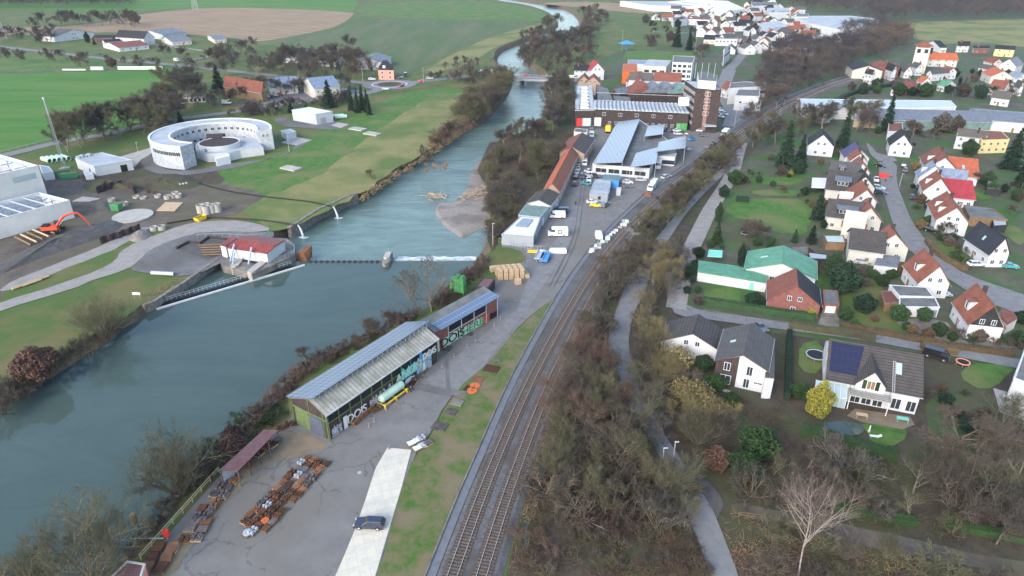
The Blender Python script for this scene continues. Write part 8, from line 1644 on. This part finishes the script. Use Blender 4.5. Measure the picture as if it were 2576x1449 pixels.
p=G((1353,636));o=single('beam_stack',bs,'yellow','stack of yellow beams in front of the yard fence','beam stack',origin=(0,0,.2));o.location=(p.x,p.y,.25);o.rotation_euler=(0,0,-.15)
mat('red_white',(.16,.06,.05),(.4,.4,.4),3,world=False);pm=MB().tube([(0,0,0),(0,0,.12)],.28,8).tube([(0,0,.12),(0,0,.75)],.06,6).tube([(0,0,.75),(0,0,.85)],.08,6).mesh('guide_post','red_white')
for i,(x,y)in enumerate(((980,1131),(928,1075),(941,1062),(971,1033),(1034,983),(1112,926),(1142,899),(1175,875),(1196,860),(1243,822),(1260,806),(1264,800))):p=G((x,y));tag(link('guide_post',pm,None,(p.x,p.y,.2)),f'small red and white guide post along the shed road, {["nearest","2nd nearest","3rd nearest","4th nearest","5th nearest","6th nearest","7th nearest","8th nearest","4th farthest","3rd farthest","2nd farthest","farthest"][i]}','guide post','guide posts along the shed road')
def fence(label,px,h,m,step=2.2,rails=(1,.55),r=.05,z=.1,mesh=False,name='fence'):
 P=resample(chaikin(GS(px),1,False),step);o0=P[0].copy();root=thing(name,label,'fence',(o0.x,o0.y,z));q=[p-o0 for p in P];ps=MB();rl=MB()
 for p in q:ps.tube([(p.x,p.y,0),(p.x,p.y,h)],r,4)
 for k in rails:rl.tube([(p.x,p.y,h*k-.03)for p in q],r*.8,4)
 part('fence_posts',ps,m,root);part('rail',rl,m,root);return root
fence('weathered pale rail fence along the river side of the foundry yard',[(356,1410),(410,1350),(470,1282),(520,1225),(556,1186)],1.2,'wood_pale',2.4,(1,.6),.11)
fence('wire fence along the roundabout meadow',[(935,240),(1000,235),(1060,226),(1120,218)],1.2,'dark',4);fence('steel fence on the plaza behind the powerhouse',[(498,600),(560,598),(640,604),(690,590)],1.4,'steel',2.5,(1,))
fence('yard fence of grey palisades in front of the white roofed hall',[(1255,612),(1300,624),(1345,632),(1370,632)],1.6,'steel',1.0,(1,.3));fence('wire fence along the side street hedge',[(1770,790),(1880,810),(1980,822),(2045,830)],1.2,'grey_wall',3.2,(1,),.03);fence('guard rail along the river road',[(0,386),(80,366),(160,344),(300,318)],.8,'grey_light',4,(1,),.1);fence('low pale edge fence beside the brook lane',[(1528,854),(1545,800),(1568,735)],.9,'wood',2.4,(1,),.06);fence('low fence beside the dirt track entrance',[(1857,1302),(1910,1309),(1960,1316)],1.1,'wood',2.4)
def lamp(label,x,y,h,name='street_lamp'):
 p=G((x,y));r=thing(name,label,'lamp',(p.x,p.y,0));part('pole',MB().tube([(0,0,0),(0,0,h)],.09,6,0,.06),'grey_light',r);part('lamp_head',MB().box(-.15,.6,-.1,.1,h-.05,h+.07),'grey_light',r)
for lb,x,y,h in(('tall lamp by the weir and the white roofed hall',1240,617,7),('street lamp beside the river lane, the upper of two',1690,1180,6),('street lamp beside the river lane, the lower of two',1662,1196,6),('lamp at the side street junction',1775,470,5),('lamp before the right end of the horseshoe building',728,383,7),('lamp on the shed forecourt',785,315,6),('lamp at the left forecourt of the horseshoe building',352,400,7),('lamp beside the tower street',1847,320,8),('lamp at the roundabout behind the car',913,205,9),('lamp between roundabout and bridge',1066,208,9),('lamp on the street right of the cul de sac',2262,470,5)):lamp(lb,x,y,h)
for lb,x,y,h in(('floodlight mast left of the playing field',1564,128,16),('floodlight mast right of the playing field',1748,132,16)):lamp(lb,x,y,h,'floodlight_mast')
for lb,x,y in(('railway signal post beside the inner curve',1738,470),('railway signal post near the level crossing',1972,268),('signal post left of the crossing',1962,290),('trackside post with red lamp at the crossing',1952,276)):
 p=G((x,y));r=thing('signal_post',lb,'signal',(p.x,p.y,.1));part('pole',MB().tube([(0,0,0),(0,0,5)],.09,6),'steel',r);part('signal_head',MB().box(-.25,.25,-.2,.2,4.2,5.3),'dark',r)
def pylon(lb,x,y,h):
 p=G((x,y));r=thing('power_pylon',lb,'pylon',(p.x,p.y,0));m_=MB();k=[(-3,-3),(3,-3),(3,3),(-3,3)]
 for a_,b_ in k:m_.tube([(a_,b_,0),(a_*.12,b_*.12,h)],.16,4)
 for i in range(12):
  z0,z1=h*i/12,h*(i+1)/12;s0,s1=1-.88*i/12,1-.88*(i+1)/12
  for j in range(4):a_,b_=k[j],k[(j+1)%4];m_.tube([(a_[0]*s0,a_[1]*s0,z0),(b_[0]*s1,b_[1]*s1,z1)],.1,4)
 part('lattice',m_,'grey_light',r);part('cross_arm',MB().tube([(-7,0,h*.8),(7,0,h*.8)],.25,4).tube([(-5,0,h*.92),(5,0,h*.92)],.2,4),'grey_light',r)
pylon('pale lattice pylon at the left edge of the fields',5,100,36);pylon('pale lattice pylon in the green field at the top',492,26,34)
def person(lb,x,y,shirt,rz=0):
 bm=[(0,0,.95),(0,0,1.2),(0,0,1.45),(0,0,1.58),(0,.0,1.72),(-.1,0,.9),(-.11,.05,.5),(-.11,-.02,.06),(.1,0,.9),(.12,-.06,.5),(.12,0,.06),(-.2,0,1.42),(-.26,.02,1.15),(-.24,.1,.9),(.2,0,1.42),(.26,.0,1.15),(.25,.1,.9),(-.11,.14,.04),(.12,.15,.04)]
 ed=[(0,1),(1,2),(2,3),(3,4),(0,5),(5,6),(6,7),(0,8),(8,9),(9,10),(2,11),(11,12),(12,13),(2,14),(14,15),(15,16),(7,17),(10,18)];rad=[.15,.15,.16,.06,.11,.1,.07,.05,.1,.07,.05,.07,.05,.04,.07,.05,.04,.04,.04]
 me=bpy.data.meshes.new('body');me.from_pydata(bm,ed,[])
 p=G((x,y));r=thing('person',lb,'person',(p.x,p.y,.22),rz);o=link('body',me,r);o.modifiers.new('skin','SKIN')
 for i,q in enumerate(rad):me.skin_vertices[0].data[i].radius=(q,q*.75)
 me.skin_vertices[0].data[0].use_root=True;sd=o.modifiers.new('sub','SUBSURF');sd.levels=1;sd.render_levels=1;me.materials.append(MATS['wood_pale'])
 part('jacket',MB().tube([(0,0,.88),(0,0,1.2),(0,0,1.5)],.2,10,0,.17),shirt,r);part('trousers',MB().tube([(-.1,0,.9),(-.11,.05,.5),(-.11,-.02,.12)],.11,8,0,.08).tube([(.1,0,.9),(.12,-.06,.5),(.12,0,.12)],.11,8,0,.08),'dark',r);part('hair',MB().tube([(0,-.01,1.72),(0,-.01,1.86)],.115,8,0,.06),'dark',r)
person('person in dark clothes walking alone on the yard rails',1448,517,'dark');person('person in a red jacket on the cul de sac street',2241,449,'red',1);person('person in dark clothes beside the red trailer',2227,459,'dark',2)
skip('small red trailer standing in the cul de sac street',2221,447,10,1,3.6,1.8,1.4,'red','small_trailer')
for lab,px in(('yard_rail',[(1380,724),(1420,650),(1445,590),(1452,540),(1462,480),(1466,440),(1476,400),(1500,340)]),('yard_rail',[(1392,724),(1432,650),(1455,590),(1462,540),(1470,480),(1474,440),(1484,400),(1507,340)])):road(lab,px,.25,'asphalt',7)
for x,y in((905,1191),(1741,1264)):p=G((x,y));single('manhole_cover',MB().ring(p.x,p.y,.12,.225,.38,.01,18),'concrete','round manhole cover in the asphalt road' if x<1000 else 'round manhole cover in the river lane','manhole cover')
def tramp(lb,x,y,r_,m):
 p=G((x,y));r=thing('trampoline',lb,'trampoline',(p.x,p.y,0));part('frame',MB().ring(0,0,.75,.9,r_,r_-.22,24),m,r);part('mat',MB().ring(0,0,.78,.8,r_-.23,.01,24),'dark',r);lg=MB()
 for i in range(6):a_=i*1.047;lg.tube([(r_*.95*math.cos(a_),r_*.95*math.sin(a_),0),(r_*.95*math.cos(a_),r_*.95*math.sin(a_),.8)],.04,4)
 part('leg',lg,'steel',r)
tramp('black trampoline on the lawn left of the villa',2052,900,2.2,'steel');tramp('pink ringed trampoline right of the black van',2420,918,1.4,'pink');tramp('round trampoline on the lawn before the weeping tree',1876,592,1.6,'steel')
sheet('garden_pond',[(2050,1075),(2080,1062),(2150,1062),(2180,1078),(2160,1100),(2100,1098),(2060,1092)],'water_still',6,2)
def tableset(lb,x,y,m):
 p=G((x,y));r=thing('garden_table',lb,'table',(p.x,p.y,.2),R(-15));part('tabletop',MB().box(-1,1,-.5,.5,.7,.76),m,r)
 for a_ in(-.9,.9):
  for b_ in(-.4,.4):part('leg',MB().box(a_-.04,a_+.04,b_-.04,b_+.04,0,.7),m,r)
tableset('green garden table on the villa terrace',2268,1062,'teal');tableset('grey patio table right of the villa garden',2536,1008,'white_plain');tableset('small pale table in front of the conservatory',2166,1052,'wood_pale')
p=G((2185,1088));r=thing('garden_statue','white slender statue on the villa lawn','statue',(p.x,p.y,.1));part('plinth',MB().box(-.2,.2,-.2,.2,0,.3),'concrete',r);part('figure',MB().tube([(0,0,.3),(.03,0,.9),(0,0,1.3),(0,0,1.55)],.16,8,0,.09),'white_plain',r)
p=G((2200,1102));r=thing('sun_lounger','white sun lounger on the bare earth of the villa garden','sun lounger',(p.x,p.y,.15),R(-10));part('bed',MB().box(-.9,.5,-.3,.3,.28,.36).hexa([(.5,-.3,.28),(1.1,-.3,.62),(1.1,.3,.62),(.5,.3,.28),(.5,-.3,.36),(1.08,-.3,.7),(1.08,.3,.7),(.5,.3,.36)]),'white_plain',r);part('leg',MB().box(-.8,-.74,-.3,.3,0,.28).box(.4,.46,-.3,.3,0,.28),'steel',r)
p=G((423,1358));r=thing('hydrant_box','red fire hose box on a post by the river fence','fire box',(p.x,p.y,.15));part('cabinet',MB().box(-.45,.45,-.25,.25,.6,1.9),'red',r);part('post',MB().box(-.08,.08,-.08,.08,0,.6),'concrete',r)
a,b=G((327,1345),.3),G((412,1358),.9);single('suction_pipe',MB().tube([(a.x,a.y,-.5),(b.x,b.y,1.2)],.1,6),'steel','thin pale suction pipe reaching from the red box over the river','pipe')
p=G((346,752));r=thing('sign_board','small white sign board on the green bank above the boom','sign',(p.x,p.y,0));part('board',MB().box(-1,1,-.03,.03,1.2,1.9),'white_plain',r);part('post',MB().tube([(-.7,.08,0),(-.7,.08,1.8)],.05,5).tube([(.7,.08,0),(.7,.08,1.8)],.05,5),'steel',r)
for i,(x,y)in enumerate(((60,722),(86,714),(104,706))):a,b=G((x-28,y+9)),G((x+20,y-8));single('plank_stack',MB().tube([(a.x,a.y,.5),(b.x,b.y,.5)],.45,4),'wood_pale',['lowest','middle','upper'][i]+' stack of pale planks beside the concrete path','plank stack')
for i in range(3):p=G((338+i*7,1310+i*6),-1);single('tree_stump',MB().tube([(p.x,p.y,-1.6),(p.x,p.y,.4)],.55,9,0,.45),'wood',['weathered stump by the water nearest the fence','split stump in the middle of three','small stump below the willow'][i],'tree stump')if i==0 else None
p=G((1572,55));
c=G((1575,128));single('blue_canopy',MB().prism([(c.x+math.cos(a)*7,c.y+math.sin(a)*7)for a in[i*1.047 for i in range(6)]],6,8.5,top=[(c.x,c.y+.1*i)for i in range(6)]).tube([(c.x,c.y,0),(c.x,c.y,6)],.4,6),'blue','light blue tent canopy beside the playing field','canopy')
hz_,t_,b_=newmat('haze_air');t_.nodes.remove(b_);pv2=t_.nodes.new('ShaderNodeVolumePrincipled');pv2.inputs['Density'].default_value=.00006;pv2.inputs['Color'].default_value=(.66,.78,1,1);pv2.inputs['Anisotropy'].default_value=.2
t_.links.new(pv2.outputs[0],t_.nodes['Material Output'].inputs['Volume'])
HB=MB().box(-1750,1750,-350,3250,-9,95);hb=HB.mesh('haze',hz_);tag(link('haze',hb),kind='stuff')
